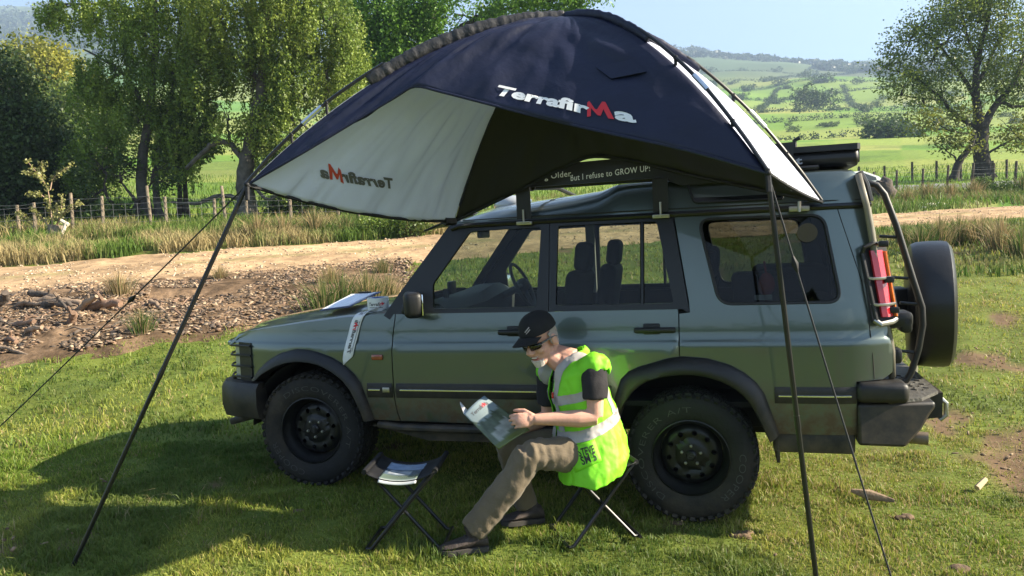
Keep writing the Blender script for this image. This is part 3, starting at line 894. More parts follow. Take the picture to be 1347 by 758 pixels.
# wheels ---------------------------------------------------------------
R_ = .392; TW = .27
def make_wheel(parent, cx, cy, cz, far=False, steer=0.0):
    s = -1 if far else 1
    mb = MB()      # steel rim; y runs inward
    rim = [(.222, -.012), (.230, -.024), (.224, -.026), (.217, .004), (.205, .020), (.192, .045), (.186, .085)]
    mb.lathe(rim + [(.186, .12), (.205, .20), (.222, .24)], (0, 0, 0), (0, 1, 0), 48)
    # disc with ten round holes
    ro = .184; ri = .150; nh = 10
    outer = [(ro * cos(2 * pi * i / 60), ro * sin(2 * pi * i / 60)) for i in range(60)]
    holes = [[(.135 * cos(2 * pi * k / nh + .15) + .0165 * cos(2 * pi * j / 10), .135 * sin(2 * pi * k / nh + .15) + .0165 * sin(2 * pi * j / 10)) for j in range(10)] for k in range(nh)]
    V2, T = panel2d(outer, holes, .022)
    prof = lambda r: float(np.interp(r, [0, .05, .085, .095, .12, .15, .17, .184], [.035, .035, .038, .055, .046, .046, .058, .075]))
    V = [(x, prof(hypot(x, z)), z) for x, z in V2]
    cnt = {}
    for t in T:
        for i in range(3):
            k = tuple(sorted((t[i], t[(i + 1) % 3]))); cnt[k] = cnt.get(k, 0) + 1
    F = list(T); mp = {}
    for (a, b), c in cnt.items():
        if c == 1 and hypot(*V2[a]) < .17:
            for q_ in (a, b):
                if q_ not in mp: mp[q_] = len(V); V.append((V[q_][0], V[q_][1] + .03, V[q_][2]))
            F.append((a, b, mp[b], mp[a]))
    mb.add(V, F)
    w = mb.build('wheel', m_rim, parent, ang=.7)
    dk = MB(); dk.lathe([(.0, .10), (.184, .10)], (0, 0, 0), (0, 1, 0), 24); dk.lathe([(.09, .09), (.09, .14)], (0, 0, 0), (0, 1, 0), 16); dk.build('brake_drum', m_dark, w)
    ty = MB()
    prof = [(.222, -.006), (.232, -.020), (.262, -.034), (.30, -.040), (.335, -.036), (.362, -.022), (.378, -.004), (.384, .012), (.385, .06), (.385, .11), (.385, .16), (.384, .215), (.376, .232), (.35, .255), (.30, .268), (.25, .262), (.225, .245)]
    ty.lathe(prof, (0, 0, 0), (0, 1, 0), 64)
    t_ = ty.build('tyre', m_rub, w, ang=.9)
    tb = MB()
    for k in range(44):
        a = 2 * pi * k / 44
        for j, (yy, wd) in enumerate(((.004, .040), (.052, .036), (.105, .040), (.158, .036), (.208, .040))):
            aa = a + (j % 2) * pi / 44
            rr = .3865 if j in (1, 2, 3) else .384
            tb.box((cos(aa) * rr, yy, sin(aa) * rr), (.013, wd, .040 if j != 2 else .046), rot=Matrix.Rotation(-aa, 3, 'Y') @ Matrix.Rotation(.35 if j % 2 else -.3, 3, 'X'))
        # shoulder lugs
        tb.box((cos(a) * .366, -.022, sin(a) * .366), (.036, .010, .030 if k % 2 else .022), rot=Matrix.Rotation(-a, 3, 'Y') @ Matrix.Rotation(-.75, 3, 'Z'))
    tbo = tb.build('tread_block', m_rub, w, smooth=False); tbo['kind'] = 'stuff'
    for k in range(5):
        a = 2 * pi * k / 5 + pi / 2
        ln_ = MB(); ln_.lathe([(0, -.02), (.008, -.018), (.0105, -.012), (.0105, .01)], (.058 * cos(a), .038, .058 * sin(a)), (0, 1, 0), 6); ln_.build('lug_nut', m_steel if k != 5 else m_rim, w, ang=.3)
    cap = MB(); cap.lathe([(0, .010), (.022, .012), (.031, .020), (.034, .045)], (0, 0, 0), (0, 1, 0), 20); cap.build('hub_cap', m_rim, w)
    ov = MB(); ov.lathe([(.017, 0), (.017, -.002), (.021, -.002), (.021, 0)], (0, .010, 0), (0, 1, 0), 20)
    ov.v = [(x, y, z * .62 + x * .35) for x, y, z in ov.v]; ov.box((0, .0095, 0), (.020, .003, .0035)); ov.build('hub_badge', m_tyreprint, w)
    # raised letters round the sidewall
    for txt, a0, span, h in (('DISCOVERER A/T', 238, -150, .034), ('COOPER', 8, -62, .040)):
        V2, F2 = text_shape(txt, bold=-.012, space=1.12)
        wmax = max(v[0] for v in V2)
        def fm(u, v, a0=a0, span=span, h=h):
            a = radians(a0 + span * u / wmax); r = .278 + v * h / .7
            yy = -.0425 - .0005
            yy = float(np.interp(r, [.262, .30, .335], [-.034, -.040, -.036])) - .0022
            return (r * cos(a), yy, r * sin(a))
        lettering('lettering', (V2, F2), fm, m_tyreprint, w)
    w.location = (cx, cy, cz)
    w.rotation_euler = (0, 0, (pi if far else 0) + steer)
    return w
wh = make_wheel(car, 2.54, .045, .392)
wf = copy_tree(wh, car); wf.location = (.005, .045, .492); wf.rotation_euler = (0, 1.9, .0)
for x, z in ((2.54, .392), (.005, .44)):
    w2 = copy_tree(wh, car); w2.location = (x, W_ - .045, z); w2.rotation_euler = (0, 0, pi)
# underside
mb = MB()
mb.box((1.45, .93, .60), (4.2, 1.30, .16), bev=.02); mb.box((1.4, .93, .50), (2.4, .30, .20), bev=.04)
for y in (.45, W_ - .45): mb.box((1.5, y, .52), (3.9, .09, .13), bev=.01)
for x, z in ((2.54, .392), (0, .48)): mb.tube([(x, .2, z), (x, W_ - .2, z)], .055, 10); mb.ball((x, .93, z), .13)
mb.build('chassis', m_dark, car)
# inner shell: hides the daylight through the door gaps, carries the floor
ish = MB()
for far in (False, True):
    sg = (lambda y: W_ - y) if far else (lambda y: y)
    ish.prism([(.5, .66), (.47, 1.0), (.64, 1.26), (1.7, 1.27), (2.53, 1.27), (2.6, 1.02), (2.5, 1.02), (2.2, .93), (2.05, .66)], lambda x, z: (x, sg(.07), z), lambda x, z: (x, sg(.10), z))
    ish.prism([(2.5, 1.02), (2.6, 1.27), (3.40, 1.27), (3.56, 1.0), (3.56, .86), (2.98, .86), (2.8, 1.0)], lambda x, z: (x, sg(.08 + .1 * float(sstep(3.3, 3.6, x))), z), lambda x, z: (x, sg(.12 + .1 * float(sstep(3.3, 3.6, x))), z))
ish.box((1.6, .93, .70), (3.9, 1.66, .03)); ish.box((.62, .93, 1.0), (.04, 1.6, .56)); ish.box((-.2, .93, .95), (.7, 1.1, .30))
ish.build('inner_shell', m_dark, car, smooth=False)
hd = MB(); hd.loft([[(x, y, roofh(x) - .035 + .03 * (1 - ((y - .93) / .7) ** 2)) for y in np.linspace(.30, W_ - .30, 7)] for x in (1.10, 1.3, 1.7, 2.1, 2.6, 3.1, 3.48)], cap=False, closed=False)
hd.build('headlining', m_trimgrey, car, fix=False)
# pillars seen from inside on both sides
for far in (False, True):
    sg = (lambda y: W_ - y) if far else (lambda y: y)
    pi_ = MB()
    for (xb, xt, wd) in ((1.69, 1.70, .07), (2.52, 2.43, .09)):
        pi_.loft([[(xb - wd / 2, sg(.075), 1.26), (xb + wd / 2, sg(.075), 1.26), (xb + wd / 2, sg(.12), 1.26), (xb - wd / 2, sg(.12), 1.26)], [(xt - wd / 2, sg(.17), 1.85), (xt + wd / 2, sg(.17), 1.85), (xt + wd / 2, sg(.22), 1.85), (xt - wd / 2, sg(.22), 1.85)]])
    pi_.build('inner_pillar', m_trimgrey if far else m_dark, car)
# dashboard, steering wheel, seats
rings = []
for y in np.linspace(.13, W_ - .13, 9):
    hb = .03 * float(sstep(1.0, 1.25, y)) * float(sstep(1.75, 1.6, y))
    rings.append([(.66, y, 1.22), (.68, y, 1.32), (.80, y, 1.345 + hb), (.95, y, 1.335 + hb * 1.5), (1.02, y, 1.28 + hb), (1.00, y, 1.10), (.92, y, .95), (.66, y, .95)])
mb = MB(); mb.loft(rings); dash = mb.build('dashboard', m_dash, car)
gp = MB(); gp.box((.86, .62, 1.41), (.03, .12, .09), bev=.008); gp.box((.84, .55, 1.37), (.03, .03, .07)); gp.build('dash_screen', m_trim, dash)
swc = Vector((1.18, 1.40, 1.36)); ax = Vector((.90, 0, .42)).normalized()
sw = MB(); u = Vector((0, 1, 0)); w3 = ax.cross(u)
sw.tube([swc + (u * cos(t) + w3 * sin(t)) * .19 for t in np.linspace(0, 2 * pi, 37)], .014, 8, cap=False)
sw.tube([swc - u * .18, swc + u * .18], .018, 8); sw.tube([swc, swc - w3 * .18], .018, 8); sw.ball(swc, (.06, .06, .06)); sw.tube([swc, swc - ax * .25], .03, 8)
sw.build('steering_wheel', m_dash, car)
imr = MB(); imr.box((1.02, .93, 1.79), (.03, .24, .07), bev=.012); imr.tube([(1.0, .93, 1.80), (1.0, .93, 1.86)], .01, 6); imr.build('cabin_mirror', m_trim, car)
def seat(x, y, w_=.48):
    s_ = MB(); s_.box((x - .22, y, .98), (.52, w_, .16), bev=.06, seg=3)
    sb = s_.build('seat', m_seat, car)
    b_ = MB(); b_.box((x, y, 1.24), (.13, w_, .56), rot=Matrix.Rotation(.16, 3, 'Y'), bev=.055, seg=4); b_.build('seat_back', m_seat, sb)
    h_ = MB(); h_.box((x + .065, y, 1.60), (.10, .27, .20), rot=Matrix.Rotation(.12, 3, 'Y'), bev=.045, seg=4); h_.tube([(x + .05, y - .06, 1.48), (x + .06, y - .06, 1.56)], .008, 6); h_.tube([(x + .05, y + .06, 1.48), (x + .06, y + .06, 1.56)], .008, 6); h_.build('head_rest', m_seat, sb)
seat(1.80, .47); seat(1.87, 1.40)
for y in (.40, .93, 1.46):
    s_ = MB(); s_.box((2.62, y, 1.20), (.14, .46, .46), rot=Matrix.Rotation(.18, 3, 'Y'), bev=.05, seg=3); s_.box((2.68, y, 1.53), (.09, .26, .17), bev=.04, seg=3); s_.build('rear_seat', m_seat, car)
lug = MB(); lug.box((3.15, .75, 1.08), (.60, .75, .42), bev=.05); lug.box((3.2, 1.2, 1.22), (.5, .5, .5), bev=.05); lug.box((2.95, .55, 1.36), (.30, .30, .20), bev=.04); lug.build('luggage', m_seat, car)
rd_ = MB(); rd_.ball((3.00, .24, 1.40), (.05, .04, .075)); rd_.tube([(3.0, .24, 1.46), (2.99, .24, 1.54)], .006, 6); rd_.build('red_bag', mat('red_cloth', (.55, .03, .02), rough=.7), car)
st_ = MB(); st_.box((2.98, .22, 1.325), (.10, .01, .03)); st_.build('white_tag', m_white, car)
stk = MB(); stk.lathe([(0, 0), (.055, 0), (.055, .001), (0, .001)], (3.22, .088, 1.70), (0, 1, .18), 24); stk.build('window_sticker', mat('grey_sticker', (.07, .055, .05), rough=.7), car)
bs = MB(); bs.lathe([(0, 0), (.05, 0), (.05, .002), (0, .002)], (3.567, .195, 1.66), (.75, -.66, .12), 20)
bs.v = [(x, y, 1.66 + (z - 1.66) * 1.7) for x, y, z in bs.v]; bs.build('blue_sticker', mat('blue_sticker', (.02, .25, .60), rough=.4), car)
# awning brackets clamped to the gutter
for x in (1.56, 2.405):
    y0 = yS(x, 1.84)
    b_ = MB(); b_.loft([[(x - .045, y0 - .045, z), (x + .045, y0 - .045, z), (x + .045, y0 - .03, z), (x - .045, y0 - .03, z)] for z in (1.86, 2.06)])
    b_.loft([[(x - .035, y0 - .03, z), (x + .035, y0 - .03, z), (x + .035, y0 + .10, z), (x - .035, y0 + .10, z)] for z in (2.04, 2.055)])
    bo = b_.build('awning_bracket', m_black, car, smooth=False)
    c_ = MB(); c_.box((x, y0 - .035, 1.835), (.10, .03, .022), bev=.004); c_.box((x, y0 - .06, 1.842), (.085, .03, .008), bev=.002); c_.tube([(x, y0 - .055, 1.83), (x, y0 - .055, 1.92)], .007, 8); c_.build('gutter_clamp', m_steel, bo)
c_ = MB(); c_.box((3.18, yS(3.18, 1.84) - .035, 1.838), (.11, .03, .03), bev=.004); c_.tube([(3.18, yS(3.18, 1.84) - .05, 1.82), (3.18, yS(3.18, 1.84) - .05, 1.88)], .01, 8); c_.build('gutter_clamp', m_steel, car)
# domed lamp on the roof, off-side
dl = MB(); dl.ball((1.30, .80, 1.985), (.15, .11, .07)); dl.build('roof_lamp', mat('milky_lamp', (.42, .44, .46), rough=.15, coat=1), car)
# ------------------------------------------------------------------ the awning
m_navy = mat('navy_fabric', (.010, .013, .036), rough=.5, spec=.35, var=.15, vscale=4, bump=.25, bscale=18)
m_blackfab = mat('black_fabric', (.007, .007, .009), rough=.6, spec=.4, bump=.12, bscale=25)
m_sleeve = mat('grey_sleeve', (.028, .028, .032), rough=.6, spec=.4, bump=.5, bscale=22)
m_whitefab = mat('pale_fabric', (.72, .75, .88), rough=.55, spec=.4, transl=.32, var=.04, vscale=3, bump=.15, bscale=14)
m_pole = mat('black_pole', (.010, .010, .012), rough=.3, spec=.5)
m_ferrule = mat('pole_ferrule', (.62, .66, .70), rough=.25, metal=1)
m_cord = mat('dark_cord', (.03, .03, .035), rough=.8)
m_redprint = mat('red_print', (.62, .02, .03), rough=.5)
m_whiteprint = mat('white_fabric_print', (.80, .80, .80), rough=.5)
m_greyprint = mat('grey_print', (.10, .10, .105), rough=.6)

CL = at(325, 243, 3.94); CR = at(1010, 228, 3.25)
C1 = carw(1.08, .045, 1.845); C2 = carw(3.20, .045, 1.845)
C1 = at(598, 291, C1.y); C2 = at(1081, 266, C2.y)
APEX = at(742, 24, 4.156)
awn = empty('awning', (APEX.x, APEX.y, 0))
tag(awn, 'navy and white fabric awning on bent poles stretched from the green car', 'awning')
AO = Vector((APEX.x, APEX.y, 0))

def arc(C, p):
    """half of a bent pole: t=0 at the apex, t=1 at the corner"""
    def f(t):
        P = APEX.lerp(C, t); a = 1 - t
        P.z = C.z + (APEX.z - C.z) * (1 - (1 - a) ** p)
        return P
    return f
aL, aR, a1, a2 = arc(CL, 1.9), arc(CR, 1.75), arc(C1, 1.75), arc(C2, 1.85)

def spline(pts):
    pts = [Vector(p) for p in pts]; n = len(pts) - 1
    def f(s):
        s = min(max(s, 0), 1) * n; i = min(int(s), n - 1); u = s - i
        p0 = pts[i - 1] if i else pts[0] * 2 - pts[1]; p1, p2 = pts[i], pts[i + 1]
        p3 = pts[i + 2] if i + 2 <= n else pts[n] * 2 - pts[n - 1]
        return .5 * ((2 * p1) + (p2 - p0) * u + (2 * p0 - 5 * p1 + 4 * p2 - p3) * u * u + (3 * p1 - p0 - 3 * p2 + p3) * u ** 3)
    return f
hemF = spline([CL, at(395, 203, 3.925), at(465, 161, 3.93), at(520, 128, 3.92), at(546, 114, 3.91), at(580, 121, 3.88), at(627, 133, 3.83), at(700, 152, 3.74), at(780, 171, 3.60), at(900, 197, 3.40), CR])
hemL = lambda s: CL.lerp(C1, s) + Vector((0, 0, -.05 * 4 * s * (1 - s)))
hemRt = lambda s: CR.lerp(C2, s) + Vector((0, 0, -.012 * 4 * s * (1 - s)))
hemB = spline([C1, at(640, 271, 4.83), at(700, 242, 4.70), at(745, 219, 4.58), at(782, 206, 4.50), at(840, 214, 4.45), at(914, 232, 4.41), at(1000, 250, 4.36), C2])

def wrinkle(u, v, sd):
    return (float(vnoise(u * 3, v * 9, 2.2, sd)) - .5) * .030 + (float(vnoise(u * 5, v * 22, 2.0, sd + 3)) - .5) * .014

def patch(A, B, hem, sag, sd):
    a0, b0 = A(1), B(1)
    def f(t, s):
        base = A(t).lerp(B(t), s)
        k = t ** 1.5
        P = base + (hem(s) - a0.lerp(b0, s)) * k
        w = 4 * s * (1 - s)
        mid = (a0 + b0) / 2
        inw = Vector((APEX.x - mid.x, APEX.y - mid.y, -.25)).normalized()
        P = P + inw * sag * w * sin(pi * t) + inw * wrinkle(t, s, sd) * min(1, w * 2.5) * min(1, t * 3)
        return P
    return f
pF = patch(aL, aR, hemF, .035, 1)
pL = patch(aL, a1, hemL, .03, 5)
pR = patch(aR, a2, hemRt, .03, 9)
pB = patch(a1, a2, hemB, .03, 13)

def patch_obj(name, f, m_, t0=0.0, t1=1.0, nt=48, ns=72, label=None, s0=lambda t: 0.0, s1=lambda t: 1.0):
    mb = MB(); V = []
    for i in range(nt + 1):
        t = t0 + (t1 - t0) * i / nt
        for j in range(ns + 1):
            s = s0(t) + (s1(t) - s0(t)) * j / ns
            V.append(f(max(t, .004), s) - AO)
    F = [(i * (ns + 1) + j, i * (ns + 1) + j + 1, (i + 1) * (ns + 1) + j + 1, (i + 1) * (ns + 1) + j) for i in range(nt) for j in range(ns)]
    mb.add(V, F)
    o = mb.build(name, m_, awn, ang=2.5)
    md = o.modifiers.new('thick', 'SOLIDIFY'); md.thickness = .0025
    if label: o['label'] = label
    return o
front = patch_obj('front_panel', pF, m_navy, label='navy front panel with white and red lettering')
# the left wall: pale cloth below, navy towards the crown and along the pole
wallL = patch_obj('side_panel', pL, m_whitefab, t0=.40, label='pale side panel seen from inside, lettering mirrored')
patch_obj('side_panel', pL, m_navy, t0=0, t1=.403, nt=16)
wallR = patch_obj('side_panel', pR, m_whitefab, t0=.34, label='white side panel glaring in the sun')
patch_obj('side_panel', pR, m_navy, t0=0, t1=.343, nt=14)
back = patch_obj('back_panel', pB, m_blackfab)

def hem_tube(name, f, r, m_, a=0, b=1, k=40, par=None):
    mb = MB(); mb.tube([f(a + (b - a) * i / k) - AO for i in range(k + 1)], r, 6)
    return mb.build(name, m_, par or awn)
hem_tube('front_hem', hemF, .007, m_navy)
hem_tube('side_hem', hemL, .010, m_blackfab)
hem_tube('side_hem', hemRt, .010, m_blackfab)
hem_tube('back_hem', hemB, .010, m_blackfab)
hem_tube('corner_patch', lambda s: hemL(s * .035), .016, m_blackfab, k=6)
hem_tube('corner_patch', lambda s: hemL(1 - s * .06), .028, m_blackfab, k=6)
# cloth sleeves near the crown, bare rods further down
def off(f, d, a, b, k=30):
    out = []
    for i in range(k + 1):
        t = a + (b - a) * i / k
        bump = min(1, max(0, (t - .02) / .25)) * min(1, (1.0 - t) / .25)
        out.append(f(t) + Vector((0, 0, d * (.35 + .65 * bump))) - AO)
    return out
for f, tl, name in ((aL, .62, 'left'), (aR, .48, 'right'), (a1, .95, 'carfront'), (a2, .52, 'carrear')):
    sl = MB()
    nk = 96 if name == 'left' else 44
    pts = off(f, .022, 0, tl, nk)
    k_ = 1.0 if name == 'left' else .62
    rr = [k_ * (.034 + .0018 * sin(i * 1.1) + random.uniform(-.0035, .0035)) for i in range(len(pts))]
    sl.tube(pts, rr, 10, squash=[.45 + random.uniform(-.06, .06) for i in range(len(pts))]); sl.build('pole_sleeve', m_navy if name != 'left' else m_sleeve, awn, ang=2)
    DO = .06 if name == 'left' else .038
    rod = MB(); rod.tube(off(f, DO, tl - .05, .93, 30) + [f(1.0) + Vector((0, 0, .01)) - AO], .0095, 8)
    ro_ = rod.build('bent_pole', m_pole, awn)
    fe = MB(); q0 = off(f, DO, (tl + .97) / 2 - .03, (tl + .97) / 2 + .03, 6); fe.tube(q0, .0125, 8); fe.build('ferrule', m_ferrule, ro_)
    for tt in (tl + .13, .86):
        if tt > .97: continue
        cl = MB(); a_ = f(tt) - AO; b_ = off(f, DO, tt, tt + .001, 1)[0]; cl.tube([a_, a_.lerp(b_, .5), b_], .008, 6); cl.ball(b_, .013, 1); cl.build('pole_clip', m_blackfab, ro_)
# vent flap on the front panel and seam lines
def seam(f, pts, name='seam', r=.004, m_=None, par=None):
    mb = MB(); k = 24; P_ = []
    for i in range(k + 1):
        u = i / k; j = min(int(u * (len(pts) - 1)), len(pts) - 2); w = u * (len(pts) - 1) - j
        t = pts[j][0] + (pts[j + 1][0] - pts[j][0]) * w; s = pts[j][1] + (pts[j + 1][1] - pts[j][1]) * w
        P_.append(f(t, s) + Vector((0, -.004, .003)) - AO)
    mb.tube(P_, r, 5); return mb.build(name, m_ or m_navy, par or awn)

def surf_n(f, t, s, view):
    e = .01
    n = (f(t + e, s) - f(t - e, s)).cross(f(t, s + e) - f(t, s - e)).normalized()
    return n if n.dot(view) > 0 else -n
def print_on(f, P0, P1, Pu, VF, h, wid, m_, parent, name, lift=.006, towards=Vector((0, -1, .2)), mirror=False):
    """flat print: P0,P1 = (t,s) at the two ends of the base line, Pu = (t,s) above P0 by h"""
    V, F = VF
    def fm(u, v):
        a = u / wid; b = v / h
        t = P0[0] + (P1[0] - P0[0]) * a + (Pu[0] - P0[0]) * b
        s = P0[1] + (P1[1] - P0[1]) * a + (Pu[1] - P0[1]) * b
        return f(t, s) + surf_n(f, t, s, towards) * lift - AO
    return lettering(name, VF, fm, m_, parent)

def find(f, px, py, view=None):
    """(t,s) of a patch point on a sight line; used once to set out the prints"""
    best = None
    o = Vector((0, 0, CAMH)); d = (at(px, py, 1) - o).normalized()
    for it in range(4):
        rngs = [(i / 24, j / 24) for i in range(1, 25) for j in range(25)] if it == 0 else [(best[1] + (i - 4) * .04 / 4 ** (it - 1) / 4, best[2] + (j - 4) * .04 / 4 ** (it - 1) / 4) for i in range(9) for j in range(9)]
        for t, s in rngs:
            if not (0 < t <= 1 and 0 <= s <= 1): continue
            P = f(t, s) - o; e = (P - d * P.dot(d)).length
            if best is None or e < best[0]: best = (e, t, s)
    return best[1], best[2]

T1 = text_shape('Terrafir', bold=.042, shear=.18, space=1.0)
w1 = max(v[0] for v in T1[0])
Ta = text_shape('a', bold=.042, shear=.18)
mshape = [(0, -.10), (.13, -.10), (.24, .50), (.36, .20), (.50, .20), (.74, .62), (.80, 0), (.93, 0), (.92, .92), (.80, .98), (.46, .44), (.40, .44), (.28, .88)]
def jagged():
    P = [(0, -.16), (.15, -.06), (.27, .42), (.40, .06), (.50, .06), (.70, .50), (.72, -.02), (.90, -.02), (.90, .98), (.78, .98), (.47, .42), (.40, .42), (.30, .86), (.20, .72)]
    v, e, f, *_ = delaunay_2d_cdt([Vector(p) for p in P], [(i, (i + 1) % len(P)) for i in range(len(P))], [], 0, 1e-6)
    return [(p.x, p.y) for p in v], [tuple(t) for t in f if inside(((v[t[0]].x + v[t[1]].x + v[t[2]].x) / 3, (v[t[0]].y + v[t[1]].y + v[t[2]].y) / 3), P)]
JV, JF = jagged()
WT = w1 + .63 + max(v[0] for v in Ta[0]) + .02
def logo(f, P0, P1, Pu, mw, mr, par, towards, lift=.006):
    sh = lambda VF, dx: ([(x + dx, y) for x, y in VF[0]], VF[1])
    print_on(f, P0, P1, Pu, T1, .72, WT, mw, par, 'lettering', lift, towards)
    print_on(f, P0, P1, Pu, sh(([(x * .82, y) for x, y in JV], JF), w1 - .17), .72, WT, mr, par, 'emblem', lift, towards)
    print_on(f, P0, P1, Pu, sh(Ta, w1 + .61), .72, WT, mw, par, 'lettering', lift, towards)
logo(pF, find(pF, 649, 124), find(pF, 842, 163), find(pF, 652, 111), m_whiteprint, m_redprint, front, Vector((0, -1, .3)))
logo(pL, find(pL, 517, 247), find(pL, 420, 232), find(pL, 517, 234), m_greyprint, mat('faded_red_print', (.45, .05, .03), rough=.6), wallL, Vector((.8, -1, -.3)), lift=.008)
# vent flap
VQ = [find(pF, *q_) for q_ in ((783, 91), (830, 81), (850, 97), (804, 106))]
mb = MB(); mb.add([pF(t, s) + Vector((0, -.008, .008)) - AO for t, s in VQ], [(0, 1, 2, 3)]); vf = mb.build('vent_flap', m_navy, front, smooth=False); md = vf.modifiers.new('t', 'SOLIDIFY'); md.thickness = .006

# legs
BL = Vector(at(93, 750, 3.83)); BL.z = landz(BL.x, BL.y) - .03
BR = at(1082, 845, 3.25); BR.z = landz(BR.x, BR.y) - .03
def leg(top, base, label, slot):
    lg = MB(); top_ = top + (top - base).normalized() * .02
    lg.tube([base, base.lerp(top, .5), top_], .0118, 10)
    o = lg.build('awning_pole', m_pole); tag(o, label, 'pole', 'poles holding up the awning')
    j = MB(); p_ = base.lerp(top, slot); j.tube([p_, p_ + (top - base).normalized() * .06], .0135, 10); j.build('pole_joint', m_pole, o)
    k = MB(); k.ball(top, .016, 2); k.tube([top, top + Vector((.0, -.01, -.08))], .012, 6); k.build('corner_toggle', m_blackfab, o)
    return o
leg(CL, BL, 'black pole leaning out from the left corner of the awning', .5)
leg(CR, BR, 'black pole standing in front of the tinted rear side window', .45)
# guy lines
def guy(a, b, k, label):
    g = MB(); pts = [a.lerp(b, i / 12) + Vector((0, 0, -.015 * 4 * (i / 12) * (1 - i / 12))) for i in range(13)]
    g.tube(pts, .0042, 5); o = g.build('guy_line', m_cord); tag(o, label, 'guy line', 'guy lines of the awning')
    s_ = MB(); p_ = a.lerp(b, k) + Vector((0, 0, -.015 * 4 * k * (1 - k))); dv = (b - a).normalized(); s_.tube([p_ - dv * .035, p_, p_ + dv * .035], [.006, .016, .006], 8); s_.build('line_slider', m_blackfab, o)
GL = at(-90, 640, 5.2); GL.z = landz(GL.x, GL.y)
guy(CL, GL, .30, 'thin guy line running from the awning to the grass on the far left')
GR = at(1197, 852, 3.15); GR.z = landz(GR.x, GR.y)
guy(CR, GR, .19, 'thin guy line slanting down to the right of the upright black pole')

# long black board with white lettering above the roof (rests on the brackets)
bd = MB(); f0 = lambda x, z: carw(x, .16, z)
x0, x1 = 1.44, 3.16
bd.prism([(x0, 2.06), (2.40, 2.068), (2.52, 2.015), (x1, 2.02), (x1, 2.222), (x0, 2.185)], lambda x, z: carw(x, .15, z), lambda x, z: carw(x, .20, z))  # rear stretch behind the awning cloth added to block sun skimming the roof
bdo = bd.build('slogan_board', mat('black_board', (.012, .012, .013), rough=.4), smooth=False)
tag(bdo, 'long black board with a white joke slogan above the car roof', 'sign board')
for txt, xa, xb, z0, h in (("I may be Getting Older,", 1.345, 1.872, 2.112, .036), ("but I refuse to GROW UP!", 1.855, 2.345, 2.082, .036)):
    VT = text_shape(txt, bold=.008, space=1.08)
    vv = [(p, q_) for p, q_ in VT[0]]; wmx = max(p for p, _ in vv)
    keepF = VT[1]
    def fm(u, v, xa=xa, xb=xb, z0=z0, h=h, wmx=wmx):
        x = xa + (xb - xa) * u / wmx; return carw(x, .148, z0 + v * h / .7 + .06 * (x - 1.85))
    if xa < 1.4:
        keepF = [f for f in VT[1] if all(xa + (xb - xa) * vv[i][0] / wmx > 1.455 for i in f)]
    lettering('lettering', (vv, keepF), fm, m_whiteprint, bdo)
# roof bars, clips
rbm = MB()
for x in (1.60, 2.42, 3.1): rbm.tube([carw(x, .19, 2.058), carw(x, .93, 2.095), carw(x, W_ - .19, 2.058)], .016, 8)
for y in (.20, .26): rbm.tube([carw(1.40, y + .02, 2.06), carw(3.30, y + .02, 2.075)], .012, 8)
rbo = rbm.build('roof_rail_frame', m_black); tag(rbo, 'black roof rails above the car under the awning', 'roof rack')
# black roof box and its fittings
px_ = MB()
box_sec = lambda x, k: [carw(x, .34, 2.075), carw(x, .30, 2.11), carw(x, .31, 2.165 * 1), carw(x, .35, 2.185), carw(x, 1.30, 2.185), carw(x, 1.34, 2.165), carw(x, 1.35, 2.11), carw(x, 1.31, 2.075)]
px_.loft([box_sec(x, 0) for x in (2.86, 2.90, 3.50, 3.53)])
pod = px_.build('roof_box', m_black, ang=.5); bv = pod.modifiers.new('b', 'BEVEL'); bv.width = .018; bv.segments = 2; bv.limit_method = 'ANGLE'; tag(pod, 'flat black case lying on the rear of the car roof', 'roof case')
ld2 = MB(); ld2.prism([(2.85, .32), (2.87, .29), (3.52, .29), (3.54, .32), (3.54, 1.33), (2.85, 1.33)], lambda x, y: carw(x, y, 2.170), lambda x, y: carw(x, y, 2.205)); ld2.build('case_lid', m_black, pod, ang=.4)
for y in (.50, .95): 
    b_ = MB(); b_.box(carw(3.545, y, 2.15), (.03, .06, .09), rot=Matrix.Rotation(-PSI, 3, 'Z'), bev=.008); b_.build('case_catch', m_trim, pod)
VT = text_shape('Boot', bold=.03); wmx = max(p for p, _ in VT[0])
kf = [f for f in VT[1]]
lettering('lettering', VT, lambda u, v: carw(3.02 + .20 * u / wmx, .296, 2.105 + v * .06), mat('grey_lettering', (.42, .43, .45), rough=.5), pod)
rk = MB()
for x in (2.93, 3.20): rk.tube([carw(x, .55, 2.19), carw(x, .55, 2.27), carw(x + .03, .55, 2.285)], .014, 8)
rk.tube([carw(2.93, .55, 2.225), carw(3.20, .55, 2.225)], .018, 8); rk.box(carw(3.06, .55, 2.215), (.16, .05, .035), rot=Matrix.Rotation(-PSI, 3, 'Z'), bev=.01)
rko = rk.build('roof_clamp', m_black); tag(rko, 'black metal clamp bracket on top of the roof case', 'bracket')
